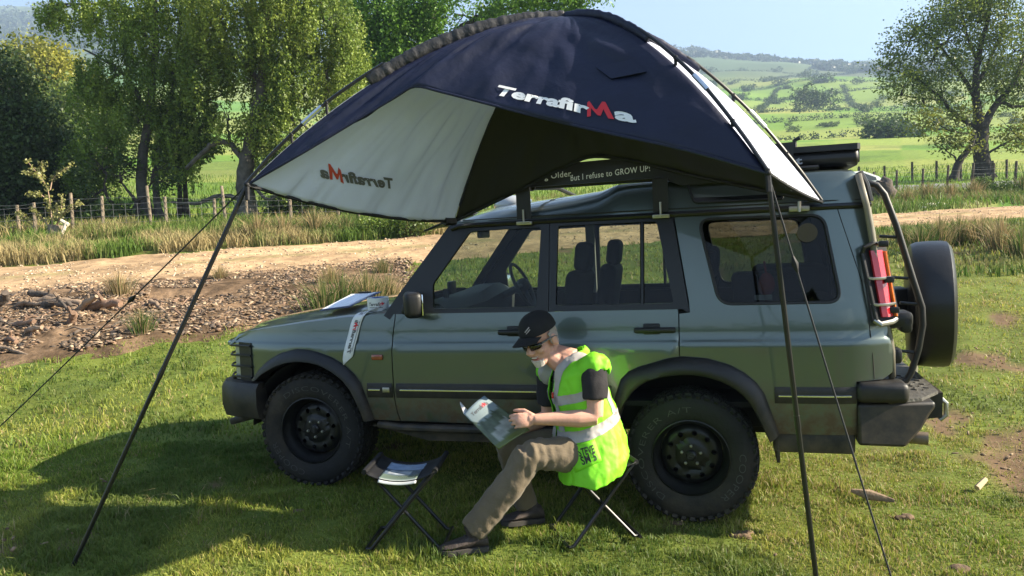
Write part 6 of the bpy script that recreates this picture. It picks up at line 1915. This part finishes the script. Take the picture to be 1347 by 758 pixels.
fence('stock_fence', 'wire stock fence with pale posts running along behind the left verge', fsp([(-40, 300, 1, 0), (25, 300, .85, .02), (46, 300, .9, 0), (96, 300, 1.12, 0), (136, 300, 1.0, 0), (199, 290, 1.25, -.06), (219, 290, .92, -.02), (283, 290, .85, 0), (297, 285, 1.22, -.08), (325, 285, .9, 0), (383, 285, 1.15, 0), (445, 285, 1.0, 0), (472, 285, 1.02, 0), (530, 280, 1, 0), (600, 280, 1, 0), (680, 280, 1, 0)], yl), 1.08, .052, m_post, [.25, .45, .65, .82, 1.02], True)
yr = lambda px: 37.5 - (px - 1180) * .004
fence('wire_fence', 'wire fence of leaning dark posts in front of the lane at the right', fsp([(1085, 250, 1, 0), (1120, 250, 1, 0), (1150, 250, 1.0, 0), (1179, 250, 1.0, .03), (1213, 250, 1.05, .08), (1245, 250, 1.15, .10), (1277, 250, 1.2, .12), (1305, 245, 1.15, .12), (1334, 240, 1.2, .12), (1365, 240, 1.2, .1), (1400, 240, 1.2, .1)], yr), 1.12, .062, m_postd, [.3, .55, .8, 1.02])
fence('wire_fence', 'farther wire fence of upright dark posts beyond the lane at the right', fsp([(1130, 232, 1, 0), (1164, 232, 1, 0), (1200, 232, 1.1, 0), (1232, 232, 1.1, 0), (1264, 232, 1.1, 0), (1306, 230, 1, 0), (1324, 230, 1, 0), (1370, 230, 1, 0)], lambda px: 44.5), 1.1, .07, m_postd, [.4, .75, 1.0])

# ------------------------------------------------------------------ verge plants
def blades(name, P, h, w, lean, col, m_, parent=None, dirs=None):
    n = len(P); th = rng.uniform(0, 2 * pi, n)
    d = np.stack([np.cos(th), np.sin(th), np.zeros(n)], -1)
    if dirs is not None: d = dirs
    s_ = np.stack([-d[:, 1], d[:, 0], np.zeros(n)], -1)
    fa = rng.uniform(0, 2 * pi, n); s_ = np.stack([np.cos(fa), np.sin(fa), np.zeros(n)], -1)
    h = h[:, None]; w = w[:, None]; lean = lean[:, None]
    up = np.array([0, 0, 1.0])
    b0, b1 = P - s_ * w, P + s_ * w
    mid = P + up * h * .58 + d * lean * h * .30
    m0, m1 = mid - s_ * w * .75, mid + s_ * w * .75
    tip = P + up * h * (1 - .22 * lean) + d * lean * h * .95
    V = np.stack([b0, b1, m1, m0, tip], 1).reshape(-1, 3)
    i = np.arange(n)[:, None] * 5
    q_ = i + np.array([[0, 1, 2, 3]]); t_ = i + np.array([[3, 2, 4]])
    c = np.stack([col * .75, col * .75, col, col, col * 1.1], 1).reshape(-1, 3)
    return np_mesh(name, V, [q_, t_], m_, parent, col=c)
m_blade = mat('grass_blade', (0, 0, 0), rough=.55, spec=.35, transl=.40, attr='tint')
m_rush = mat('rush_blade', (0, 0, 0), rough=.7, spec=.25, transl=.30, attr='tint')

# close turf: short, uneven, thinner where the soil shows
def turf_patch(name, n, y0, y1, hm, wm, dens_pow):
    u = rng.random(n); Yv = (y0 ** dens_pow + (y1 ** dens_pow - y0 ** dens_pow) * u) ** (1 / dens_pow)
    a = rng.uniform(-.86, .86, n); Xv = a * Yv
    b = bare(Xv, Yv); keep = rng.random(n) > b * .80
    keep &= ~((Yv > soil_near(a) + .3) & (a < -.14))
    keep &= Yv < track_d(a)[0] - .2
    Xv, Yv = Xv[keep], Yv[keep]; n = len(Xv)
    tuft = fbm(Xv, Yv, 4.5, 131, 3); patch_ = fbm(Xv, Yv, .7, 133, 3); shade = sstep(-1.5, -3.0, Xv + 0 * Yv)
    h = hm * (.35 + 1.9 * np.clip(tuft - .30, 0, 1) ** 1.3) * rng.uniform(.5, 1.4, n) * (1.15 - .35 * sstep(.5, 2.5, Xv))
    longb = rng.random(n) < .006; h[longb] *= 2.4
    w = wm * rng.uniform(.6, 1.3, n)
    lean = rng.uniform(.1, 1.1, n)
    g = np.array([.125, .205, .022]); yl_ = np.array([.37, .36, .075]); straw = np.array([.38, .29, .14])
    k = np.clip(.30 + 1.3 * (patch_ - .45) + rng.normal(size=n) * .22 + .22 * sstep(.0, 3.0, Xv), 0, 1)[:, None]
    col = g * (1 - k) + yl_ * k
    st = (rng.random(n) < .06 + .20 * sstep(.3, 2.5, Xv) * (.4 + 1.2 * fbm(Xv, Yv, 1.6, 137)))[:, None]
    col = np.where(st, straw, col) * rng.uniform(.75, 1.25, (n, 1))
    clov = sstep(.56, .64, fbm(Xv, Yv, 1.1, 139, 3))[:, None] * .65
    col = col * (1 - clov) + np.array([.055, .115, .022]) * clov * rng.uniform(.7, 1.2, (n, 1))
    P = np.stack([Xv, Yv, land(Xv, Yv) - .004], -1)
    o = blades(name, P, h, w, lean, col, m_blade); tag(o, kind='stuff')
turf_patch('grass', 200000, 2.9, 6.2, .052, .0030, 1.6)
turf_patch('grass', 102000, 6.2, 13.5, .072, .0057, 1.5)
turf_patch('grass', 40000, 13.5, 26, .14, .011, 1.5)
n = 5200; Yv = rng.uniform(3.0, 11, n); Xv = rng.uniform(-.78, .78, n) * Yv
k = (fbm(Xv, Yv, 1.0, 171, 3) > .5) & ((Yv < soil_near(Xv / Yv) + .2) | (Xv / Yv > -.14)); Xv, Yv = Xv[k], Yv[k]; n = len(Xv)
tag(blades('dead_stalks', np.stack([Xv, Yv, land(Xv, Yv) - .004], -1), rng.uniform(.05, .15, n), rng.uniform(.0012, .0024, n), rng.uniform(.3, 1.8, n), np.array([.42, .33, .17]) * rng.uniform(.6, 1.2, (n, 1)), m_blade), kind='stuff')
# meadow texture beyond the track
def meadow(n, y0, y1, hm, wm, lim, cols):
    Yv = np.exp(rng.uniform(np.log(y0), np.log(y1), n)); a = rng.uniform(-.8, .8, n); Xv = a * Yv
    k = lim(Xv, Yv, a); Xv, Yv = Xv[k], Yv[k]; n = len(Xv)
    t = np.clip(fbm(Xv, Yv, .5, 141, 3)[:, None] * 1.6 - .3 + rng.normal(size=(n, 1)) * .2, 0, 1)
    col = (np.array(cols[0]) * (1 - t) + np.array(cols[1]) * t) * rng.uniform(.8, 1.2, (n, 1))
    P = np.stack([Xv, Yv, land(Xv, Yv) - .01], -1)
    o = blades('meadow_grass', P, hm * rng.uniform(.5, 1.5, n) * (.5 + fbm(Xv, Yv, .8, 143)), wm * rng.uniform(.7, 1.3, n), rng.uniform(.1, .9, n), col, m_blade); tag(o, kind='stuff')
meadow(32000, 24, 60, .28, .022, lambda x, y, a: y > track_d(a)[1] + 1.2, ((.085, .17, .02), (.17, .25, .035)))
# tall grass and rushes of the left verge and in front of the right fence: one unbroken mass
def verge(name, n, sel, hm, cols, mix):
    a = rng.uniform(-.82, .82, n); lo, hi_ = sel(a); Yv = lo + (hi_ - lo) * rng.random(n); Xv = a * Yv
    k = fbm(Xv, Yv, .55, 151, 3) > .38; k &= hi_ > lo
    Xv, Yv = Xv[k], Yv[k]; n = len(Xv)
    cl = fbm(Xv, Yv, .8, 153, 3)
    t = np.clip((cl - .40) * 4 + mix + rng.normal(size=n) * .22, 0, 1)[:, None]
    col = (np.array(cols[0]) * (1 - t) + np.array(cols[1]) * t) * rng.uniform(.75, 1.25, (n, 1))
    h = hm * (.35 + 1.2 * fbm(Xv, Yv, .45, 155, 3)) * rng.uniform(.6, 1.3, n)
    P = np.stack([Xv, Yv, land(Xv, Yv) - .01], -1)
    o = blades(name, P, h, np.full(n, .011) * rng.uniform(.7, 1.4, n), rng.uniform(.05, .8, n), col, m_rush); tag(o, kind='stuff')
verge('verge_grass', 62000, lambda a: (track_d(a)[1] + .1, np.where(a < .02, 24.6 + 0 * a, 0)), .44, ((.095, .165, .025), (.36, .29, .14)), .15)
verge('verge_grass', 30000, lambda a: (track_d(a)[1] + .1, np.where(a > .02, 36.5 + 0 * a, 0)), .42, ((.08, .15, .025), (.24, .21, .09)), .15)
verge('verge_grass', 26000, lambda a: (np.where(a > .40, 12.5, 0) + 0 * a, np.where(a > .40, track_d(a)[0] - .5, 0)), .20, ((.075, .14, .022), (.22, .20, .08)), .2)
# separate rush tussocks: four shapes, many copies
def tussock_mesh(sd, n, straw):
    r_ = np.abs(rng.normal(size=n)) * .16; th = rng.uniform(0, 2 * pi, n)
    P = np.stack([r_ * np.cos(th), r_ * np.sin(th), np.zeros(n) - .02], -1)
    d = np.stack([np.cos(th), np.sin(th), np.zeros(n)], -1)
    t = (rng.random((n, 1)) < straw)
    col = np.where(t, np.array([.36, .27, .14]), np.array([.070, .115, .025])) * rng.uniform(.7, 1.3, (n, 1))
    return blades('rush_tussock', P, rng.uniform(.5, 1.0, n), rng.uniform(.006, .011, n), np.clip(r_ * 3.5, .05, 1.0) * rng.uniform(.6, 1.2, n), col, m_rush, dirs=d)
tp = [tussock_mesh(1, 330, .85), tussock_mesh(2, 330, .55), tussock_mesh(3, 300, .25), tussock_mesh(4, 260, .7)]
TS = [  # column px, depth, size, kind, label
    (338, 21.6, .95, 0, 'straw coloured tussock right of the awning pole on the left verge'), (372, 21.8, .90, 0, 'second straw tussock on the verge, under the white panel'),
    (415, 22.2, 1.0, 0, 'tall straw tussock in the middle of the left verge'), (455, 22.0, .8, 1, 'greenish tussock beside a yellow-green bush on the verge'),
    (420, 11.6, .75, 2, 'green rush tuft growing behind the car bonnet'), (445, 12.0, .78, 2, 'green rush tuft just left of the tape roll, behind the bonnet'), (478, 12.4, .75, 1, 'rush tuft above the tape roll behind the bonnet'), (505, 12.8, .6, 1, 'rush tuft between bonnet and windscreen pillar'), (430, 14.2, .5, 0, 'dry tuft at the near edge of the track behind the bonnet'),
    (150, 13.2, .55, 0, 'dry tuft standing among the logs beside the track'), (175, 10.4, .42, 2, 'grey-green tuft at the lower edge of the log pile'), (285, 15.2, .4, 0, 'small dry tuft on the edge of the sandy track'), (500, 15.6, .42, 1, 'low tuft at the track edge near the windscreen'),
    (1210, 15.5, .75, 2, 'green rush clump behind the spare wheel'), (1235, 16.0, .85, 1, 'rush clump above the spare wheel'), (1262, 16.5, .80, 1, 'pale rush clump right of the spare wheel'), (1292, 16.2, .80, 0, 'brown dry clump near the right edge by the track'), (1318, 15.0, .85, 0, 'big brown dry clump at the right edge'), (1345, 14.0, .7, 2, 'green rush clump cut by the right edge'), (1190, 17.2, .6, 2, 'rush clump glimpsed between ladder and spare wheel'),
    (1222, 33, .95, 1, 'dark dry clump below the leaning fence posts'), (1250, 33, .9, 3, 'dry clump under the second leaning post'), (1282, 33.5, .95, 3, 'dry clump below the right tree'), (1195, 31.5, .8, 3, 'dry clump beside the fallen stump at the track'), (1345, 34, 1.1, 2, 'green clump at the right end of the wire fence')]
for i, (px, Y, s, k, lb) in enumerate(TS):
    if i < 4: o = tp[(0, 3, 1, 2)[i]]; k = 0
    else: o = tp[k].copy(); COL.objects.link(o)
    p = at(px, 300, Y); o.location = (p.x, p.y, landz(p.x, p.y)); o.scale = (s, s, s); o.rotation_euler = (0, 0, i * 1.7)
    tag(o, lb, 'grass tussock', 'rush tussocks along the track')
# leafy bushes on the verges
m_stem = mat('pale_stem', (.36, .25, .17), rough=.8)
for k, (px, py, Y, rx, ry, lb, c1, c2) in enumerate(((505, 300, 22, 34, 18, 'yellow-green leafy bush on the verge left of the windscreen', (.08, .15, .02), (.22, .26, .04)), (540, 300, 21.8, 30, 17, 'darker leafy bush by the awning corner on the verge', (.06, .11, .02), (.16, .19, .04)), (1318, 252, 34, 20, 13, 'green bramble bush under the right tree by the fence', (.05, .10, .02), (.12, .17, .03)), (1293, 246, 35, 10, 10, 'small dark shrub left of the bramble by the fence', (.05, .09, .02), (.11, .15, .03)))):
    make_tree('bush', lb, 'bush', None, gnd(px, Y, 300), [([gnd(px, Y, 300), at(px, py, Y)], .03, .015)], [], [lob(px, py, Y, rx, ry), lob(px - rx * .5, py + 5, Y, rx * .6, ry * .6), lob(px + rx * .5, py + 4, Y, rx * .6, ry * .6)], 260, 14, .11, .075, c1, c2, m_bark, sd=60 + k, twig=.2)
# coppiced stump with new shoots by the left fence
Y = 22.8
b = gnd(72, Y, 300); root = empty('coppice_stump', b); tag(root, 'cut stump sprouting long pale shoots in front of the dark left tree', 'stump')
mb = MB(); mb.tube([Vector((0, 0, -.1)), Vector((.02, 0, .25)), Vector((.05, 0, .42))], [.30, .24, .20], 12); mb.build('stump', m_post, root)
mb = MB(); mb.tube([at(80, 312, Y - .3) - b, at(88, 292, Y - .2) - b], [.05, .045], 8); mb.tube([at(80, 290, Y - .2) - b, at(90, 296, Y - .2) - b], [.05, .06], 8); mb.build('split_limb', mat('peeled_wood', (.62, .54, .42), rough=.7), root)
shoots = [((70, 305), (64, 255), (58, 240), (36, 212)), ((66, 250), (70, 235), (80, 226), (94, 217)), ((56, 238), (54, 228), (55, 214)), ((58, 240), (48, 230), (32, 227)), ((72, 300), (82, 282), (98, 270), (105, 268)), ((70, 300), (66, 280), (62, 262)), ((74, 302), (80, 280), (82, 258)), ((66, 300), (52, 284), (42, 275)), ((44, 300), (36, 288), (22, 280)), ((76, 300), (76, 285), (74, 270)), ((62, 262), (50, 255), (38, 256))]
LP = []
for sh_ in shoots:
    f = spline([at(x, y, Y + random.uniform(-.25, .25)) - b for x, y in sh_]); pts = [f(i / 10) for i in range(11)]
    mb = MB(); mb.tube(pts, [.020 - .0012 * i for i in range(11)], 5); mb.build('shoot', m_stem, root)
    for i in range(3, 11):
        for _ in range(15): LP.append(pts[i] + Vector((random.gauss(0, .05), random.gauss(0, .05), random.gauss(0, .04))))
LP = np.array([tuple(p) for p in LP]); t_ = rng.random((len(LP), 1))
V, F, c = leaf_quads(LP, .085, .5, np.array([.24, .24, .05]) * (1 - t_) + np.array([.34, .34, .17]) * t_); np_mesh('young_leaves', V, [F], m_leaf, root, col=c)

# ------------------------------------------------------------------ wood pile, sticks, stones
m_log = mat('dry_log', (.24, .17, .115), rough=.9, var=.4, vscale=7, bump=.8, bscale=18)
m_logd = mat('charred_log', (.085, .066, .052), rough=.95, var=.4, vscale=7, bump=.9, bscale=18)
m_logr = mat('reddish_log', (.21, .13, .085), rough=.85, var=.35, vscale=7, bump=.6, bscale=18)
LOGS = [  # ends in pixels at a depth, radius, material, height above soil, label
    ((38, 372), (85, 384), 12.9, .075, m_logd, .12, 'dark pointed branch on top of the log pile'), ((46, 384), (108, 386), 12.7, .10, m_log, .08, 'thick pale log lying across the top of the pile'), ((58, 392), (92, 394), 12.4, .085, m_logd, .06, 'dark log under the thick pale one'),
    ((101, 408), (126, 384), 11.9, .075, m_log, .14, 'pale branch slanting up in the middle of the pile'), ((93, 430), (96, 404), 11.3, .085, m_logr, .07, 'short reddish log standing on end-slant near the middle'), ((112, 402), (158, 394), 12.0, .11, m_logr, .10, 'reddish split trunk at the right of the pile'),
    ((-14, 402), (8, 372), 12.6, .12, m_logd, .12, 'dark stub cut by the left edge'), ((14, 424), (46, 416), 11.2, .07, m_logr, .05, 'reddish curved branch at the left front'), ((28, 433), (52, 424), 10.8, .06, m_log, .05, 'pale short branch in front of the reddish one'), ((4, 440), (20, 437), 10.5, .06, m_logr, .04, 'small reddish billet at the front left'),
    ((64, 416), (92, 410), 11.5, .022, m_log, .12, 'thin pale stick lying across the middle'), ((46, 436), (66, 412), 11.1, .02, m_log, .08, 'thin stick propped at the front of the pile'), ((78, 394), (92, 410), 11.9, .03, m_logd, .12, 'thin dark branch on the shaded side of the pile'), ((198, 392), (220, 408), 12.4, .05, m_log, .05, 'pale branch lying right of the guy line'), ((182, 372), (176, 366), 13.2, .015, m_logd, .10, 'upright twig by the track edge'),
    ((-6, 449), (38, 462), 10.1, .035, m_log, .03, 'pale stick along the grass edge at the left'), ((22, 390), (56, 389), 12.8, .06, m_log, .04, 'low greyish log at the back left'), ((334, 424), (342, 416), 11.6, .018, mat('peeled_twig', (.55, .48, .38), rough=.8), .04, 'bent pale twig just above the bonnet front')]
def logmesh(p, q_, r, m_, lb):
    b = (p + q_) / 2; b0 = Vector(b); mb = MB(); k = 9; pts = []; rr = []
    for i in range(k + 1):
        t = i / k; w = (p.lerp(q_, t) - b0) + Vector((random.gauss(0, 1), random.gauss(0, 1), random.gauss(0, 1))) * r * .22 + Vector((0, 0, r * .6 * sin(pi * t)))
        pts.append(w); rr.append(r * (1.1 - .45 * t) * random.uniform(.85, 1.15))
    mb.tube(pts, rr, 9); n_ = pts[5]; mb.tube([n_, n_ + Vector((random.uniform(-.3, .3), -.2, .5)).normalized() * r * 2.4], [r * .5, r * .3], 6)
    o = mb.build('log', m_, ang=1.0); o.location = b0; tag(o, lb, 'log', 'dead branches piled beside the track'); return o
for (a_, b_, Y, r, m_, hh_, lb) in LOGS:
    p, q_ = at(*a_, Y), at(*b_, Y - .3)
    for v in (p, q_): v.z = max(v.z, landz(v.x, v.y) + hh_ * .4)
    zc = (landz(p.x, p.y) + landz(q_.x, q_.y)) / 2 + hh_ - (p.z + q_.z) / 2
    p.z += zc * .8; q_.z += zc * .8
    logmesh(p, q_, r * .72, m_, lb)
for i in range(34):
    px, py, Y = random.uniform(-5, 240), random.uniform(388, 440), 0
    Y = 13.2 - (py - 385) * .055; p = at(px, py, Y); p.z = landz(p.x, p.y) + random.uniform(.04, .12)
    L_ = random.uniform(.2, .75); th = random.uniform(0, pi); q_ = p + Vector((cos(th) * L_, sin(th) * L_ * .6, random.uniform(-.08, .12)))
    mb = MB(); k_ = random.uniform(.008, .02); md_ = (p + q_) / 2 + Vector((0, 0, random.uniform(.0, .05))); b0 = Vector(p)
    mb.tube([p - b0, md_ - b0, q_ - b0], [k_, k_ * .9, k_ * .5], 6)
    o = mb.build('stick', (m_log, m_logd, m_logr)[i % 3], ang=1); o.location = b0
    tag(o, 'thin dry stick, one of many alike strewn over the log pile', 'stick', 'thin sticks strewn over the log pile')
# wood chips and stones: nobody could count them
def bits(name, n, xs, ys, smin, smax, cols, flat, m_):
    k = 8
    base = np.array([[-1, -1, -.6], [1, -1, -.5], [1.1, 1, -.6], [-1, 1, -.5], [-.8, -.8, .7], [.8, -.7, .6], [.7, .9, .7], [-.9, .7, .5]])
    s = rng.uniform(smin, smax, n) * rng.uniform(.5, 1, n); el = rng.uniform(.5, 2.2, n); th = rng.uniform(0, 2 * pi, n)
    L_ = base[None] * np.stack([s * el, s, s * flat * rng.uniform(.6, 1.4, n)], -1)[:, None, :] * rng.uniform(.7, 1.3, (n, 8, 3))
    til = rng.normal(size=n) * .4
    x0 = L_[..., 0] * np.cos(til)[:, None] - L_[..., 2] * np.sin(til)[:, None]; z0 = L_[..., 0] * np.sin(til)[:, None] + L_[..., 2] * np.cos(til)[:, None]; y0 = L_[..., 1]
    V = np.stack([x0 * np.cos(th)[:, None] - y0 * np.sin(th)[:, None] + xs[:, None], x0 * np.sin(th)[:, None] + y0 * np.cos(th)[:, None] + ys[:, None], z0 + (land(xs, ys) + .05 + s * flat * .3)[:, None]], -1).reshape(-1, 3)
    fq = np.array([[0, 3, 2, 1], [4, 5, 6, 7], [0, 1, 5, 4], [1, 2, 6, 5], [2, 3, 7, 6], [3, 0, 4, 7]])
    F = (np.arange(n)[:, None, None] * 8 + fq[None]).reshape(-1, 4)
    ci = rng.integers(0, len(cols), n); c = np.array(cols)[ci] * rng.uniform(.6, 1.3, (n, 1))
    o = np_mesh(name, V, [F], m_, col=np.repeat(c, 8, 0)); tag(o, kind='stuff'); return o
m_bits = mat('chips', (0, 0, 0), rough=.9, attr='tint', var=.2, vscale=30, bump=.4, bscale=60)
a = rng.uniform(-.88, -.13, 15000); t = rng.random(15000); ys = soil_near(a) + .3 + (track_d(a)[0] + .3 - soil_near(a)) * t; xs = a * ys
kk = fbm(xs, ys, 1.0, 161, 3) > .36; xs, ys = xs[kk], ys[kk]
bits('wood_chips', len(xs), xs, ys, .010, .040, [(.22, .15, .095), (.17, .115, .07), (.08, .06, .045), (.36, .27, .18), (.22, .14, .09)], .35, m_bits)
a = rng.uniform(-.9, .9, 6000); d0, d1 = track_d(a); t = rng.random(6000); ys = d0 + (d1 - d0) * t; xs = a * ys
kk = fbm(xs, ys, .8, 165, 3) > .44; xs, ys = xs[kk], ys[kk]
bits('track_stones', len(xs), xs, ys, .010, .030, [(.46, .34, .21), (.42, .31, .21), (.56, .46, .34), (.33, .24, .16)], .55, m_bits)
a = rng.uniform(-.78, .78, 2600); ys = rng.uniform(3.2, 8.5, 2600); xs = a * ys; kk = bare(xs, ys) > .3; xs, ys = xs[kk], ys[kk]
bits('soil_crumbs', len(xs), xs, ys, .005, .014, [(.16, .105, .06), (.22, .15, .09), (.30, .22, .13)], .6, m_bits)
# dung pats, turned clods and bits of bark lying on the turf
m_clod = mat('dry_clod', (.13, .085, .050), rough=.95, var=.4, vscale=20, bump=1, bscale=30)
CL_ = [(1190, 682, .13, 'dry brown clod on the grass right of the guy line'), (975, 705, .16, 'clump of dead grass and soil behind the rear wheel'), (893, 690, .08, 'pale flat stone against the rear tyre'), (1262, 752, .14, 'dark turned clod at the bottom right'), (168, 592, .07, 'brown clod in the awning shadow by the leaning pole'), (290, 505, .14, 'dry brown tuft on the grass left of the front bumper'), (115, 512, .10, 'brown clod on the sunlit grass at the left'), (392, 674, .09, 'dead leaf clump left of the empty stool')]
for px, py, s, lb in CL_:
    d = (at(px, py, 1) - Vector((0, 0, CAMH))); tt = 1.7 / -d.z; p = Vector((0, 0, CAMH)) + d * tt
    for _ in range(4): tt = (CAMH - landz(p.x, p.y)) / -d.z; p = Vector((0, 0, CAMH)) + d * tt
    mb = MB(); mb.ball((0, 0, 0), (s * .45, s * .32, s * .13), 3)
    mb.v = [tuple(Vector(v) * (1 + .7 * noise.noise(Vector(v) * 22 + Vector((px, 0, 0))))) for v in mb.v]
    o = mb.build('clod', m_clod); o.location = (p.x, p.y, p.z + .005); tag(o, lb, 'clod')
d_ = at(1142, 634, 4.75); d_.z = landz(d_.x, d_.y)
mb = MB(); mb.tube([d_ + Vector((-.11, .0, .09)), d_ + Vector((.0, -.01, .06)), d_ + Vector((.15, -.03, .02))], [.012, .035, .012], 8, squash=[.4, .4, .4]); o = mb.build('bark_slab', m_log); tag(o, 'curved slab of bark lying on the grass beside the guy line', 'bark')
d_ = at(1285, 640, 4.9); d_.z = landz(d_.x, d_.y) + .03
mb = MB(); mb.tube([d_, d_ + Vector((.09, .05, .04))], [.02, .016], 6); o = mb.build('wood_block', mat('fresh_wood', (.55, .42, .27), rough=.8)); tag(o, 'small pale block of wood on the grass at the right', 'wood block')

# fallen stump and rocks by the track behind the car
Y = 32.5; p = gnd(1163, Y, 255); mb = MB(); mb.ball((0, 0, .45), (.42, .5, .62), 3)
mb.v = [tuple(Vector(v) * (1 + .35 * noise.noise(Vector(v) * 3.1))) for v in mb.v]
mb.tube([Vector((-.2, 0, .5)), Vector((-.9, .1, .75)), Vector((-1.2, .1, .7))], [.25, .2, .14], 8)
o = mb.build('tree_stump', m_logd, ang=1.2); o.location = p; tag(o, 'rough grey tree stump beyond the ladder beside the white car', 'stump')
for i, (px, Y, s) in enumerate(((1225, 29.5, .30), (1236, 30, .25), (1216, 29, .18))):
    p = gnd(px, Y, 270); mb = MB(); mb.ball((0, 0, .04), (s, s * .8, s * .45), 2); mb.v = [tuple(Vector(v) * (1 + .4 * noise.noise(Vector(v) * 6 + Vector((i * 9, 0, 0))))) for v in mb.v]
    o = mb.build('pale_stone', mat('pale_stone_' + 'abc'[i], (.62, .56, .47), rough=.9), ang=.9); o.location = p; tag(o, ('largest pale stone at the far edge of the track', 'middle-sized pale stone at the far edge of the track', 'smallest pale stone at the far edge of the track')[i], 'stone')

# white car parked on the far side
Y = 36; p = gnd(1098, Y, 250); p.z -= .22; wc = empty('parked_car', p, radians(12)); tag(wc, 'white car parked beyond the track behind the ladder', 'car')
wcz = .0
m_wc = mat('white_paint', (.78, .78, .77), rough=.25, coat=1)
pf = [(-2.1, .45), (-2.15, .75), (-1.95, .92), (-1.0, 1.0), (-.35, 1.42), (.9, 1.47), (1.75, 1.20), (2.05, .98), (2.1, .5)]
mb = MB(); mb.loft([[(x, y, z) for x, z in [(xx * (1 - .03 * abs(y)), zz if abs(y) < .8 or zz < 1.0 else zz) for xx, zz in pf]] for y in (-.86, -.8, 0, .8, .86)]); bodyw = mb.build('body', m_wc, wc, ang=.5)
m_wg = mat('dark_car_glass', (.02, .025, .03), rough=.05, spec=.8)
for s in (-1, 1):
    gl = MB(); gl.prism([(-.85, 1.02), (-.33, 1.36), (.85, 1.40), (1.55, 1.16), (1.6, 1.02)], lambda x, z: (x, s * .872, z), lambda x, z: (x, s * .85, z)); gl.build('side_window', m_wg, wc, smooth=False)
gl = MB(); gl.prism([(-.7, 1.03), (.7, 1.03), (.6, 1.37), (-.6, 1.37)], lambda y, z: (-.98 + (z - 1.0) * 1.52 - .02, y, z), lambda y, z: (-.94 + (z - 1.0) * 1.52, y, z)); gl.build('windscreen', m_wg, wc, smooth=False)
gl = MB(); gl.prism([(-.7, 1.05), (.7, 1.05), (.6, 1.36), (-.6, 1.36)], lambda y, z: (2.0 - (z - 1.0) * 2.2 + .03, y, z), lambda y, z: (1.95 - (z - 1.0) * 2.2, y, z)); gl.build('rear_window', m_wg, wc, smooth=False)
for x in (-1.3, 1.3):
    for s in (-1, 1):
        w_ = MB(); w_.lathe([(.0, -.1), (.30, -.1), (.33, -.06), (.33, .08), (0, .08)], (x, s * .80, .33), (0, 1, 0), 20); wo_ = w_.build('wheel', m_rub, wc)
        r2 = MB(); r2.lathe([(0, 0), (.20, 0), (.20, .01)], (x, s * .91, .33), (0, s, 0), 16); r2.build('rim', m_steel, wo_)
for s in (-1, 1):
    l_ = MB(); l_.box((-2.07, s * .6, .78), (.08, .3, .12), bev=.02); l_.build('headlight', m_lens, wc)
    l_ = MB(); l_.box((2.06, s * .62, .85), (.06, .3, .14), bev=.02); l_.build('tail_light', m_red, wc)
HAZE = .00045
# ------------------------------------------------------------------ the air
zmax = float(Z.max()) + 40
mb = MB().box((0, 0, (zmax - 6) / 2), (3900, 3900, zmax + 6))
hm = bpy.data.materials.new('haze'); hm.use_nodes = True
nt = hm.node_tree; nt.nodes.clear()
pv = nt.nodes.new('ShaderNodeVolumePrincipled')
pv.inputs['Color'].default_value = (.52, .70, 1.0, 1)
pv.inputs['Density'].default_value = HAZE
pv.inputs['Anisotropy'].default_value = .1
ou = nt.nodes.new('ShaderNodeOutputMaterial'); nt.links.new(pv.outputs[0], ou.inputs['Volume'])
hz = mb.build('haze', hm, smooth=False)
tag(hz, kind='stuff')
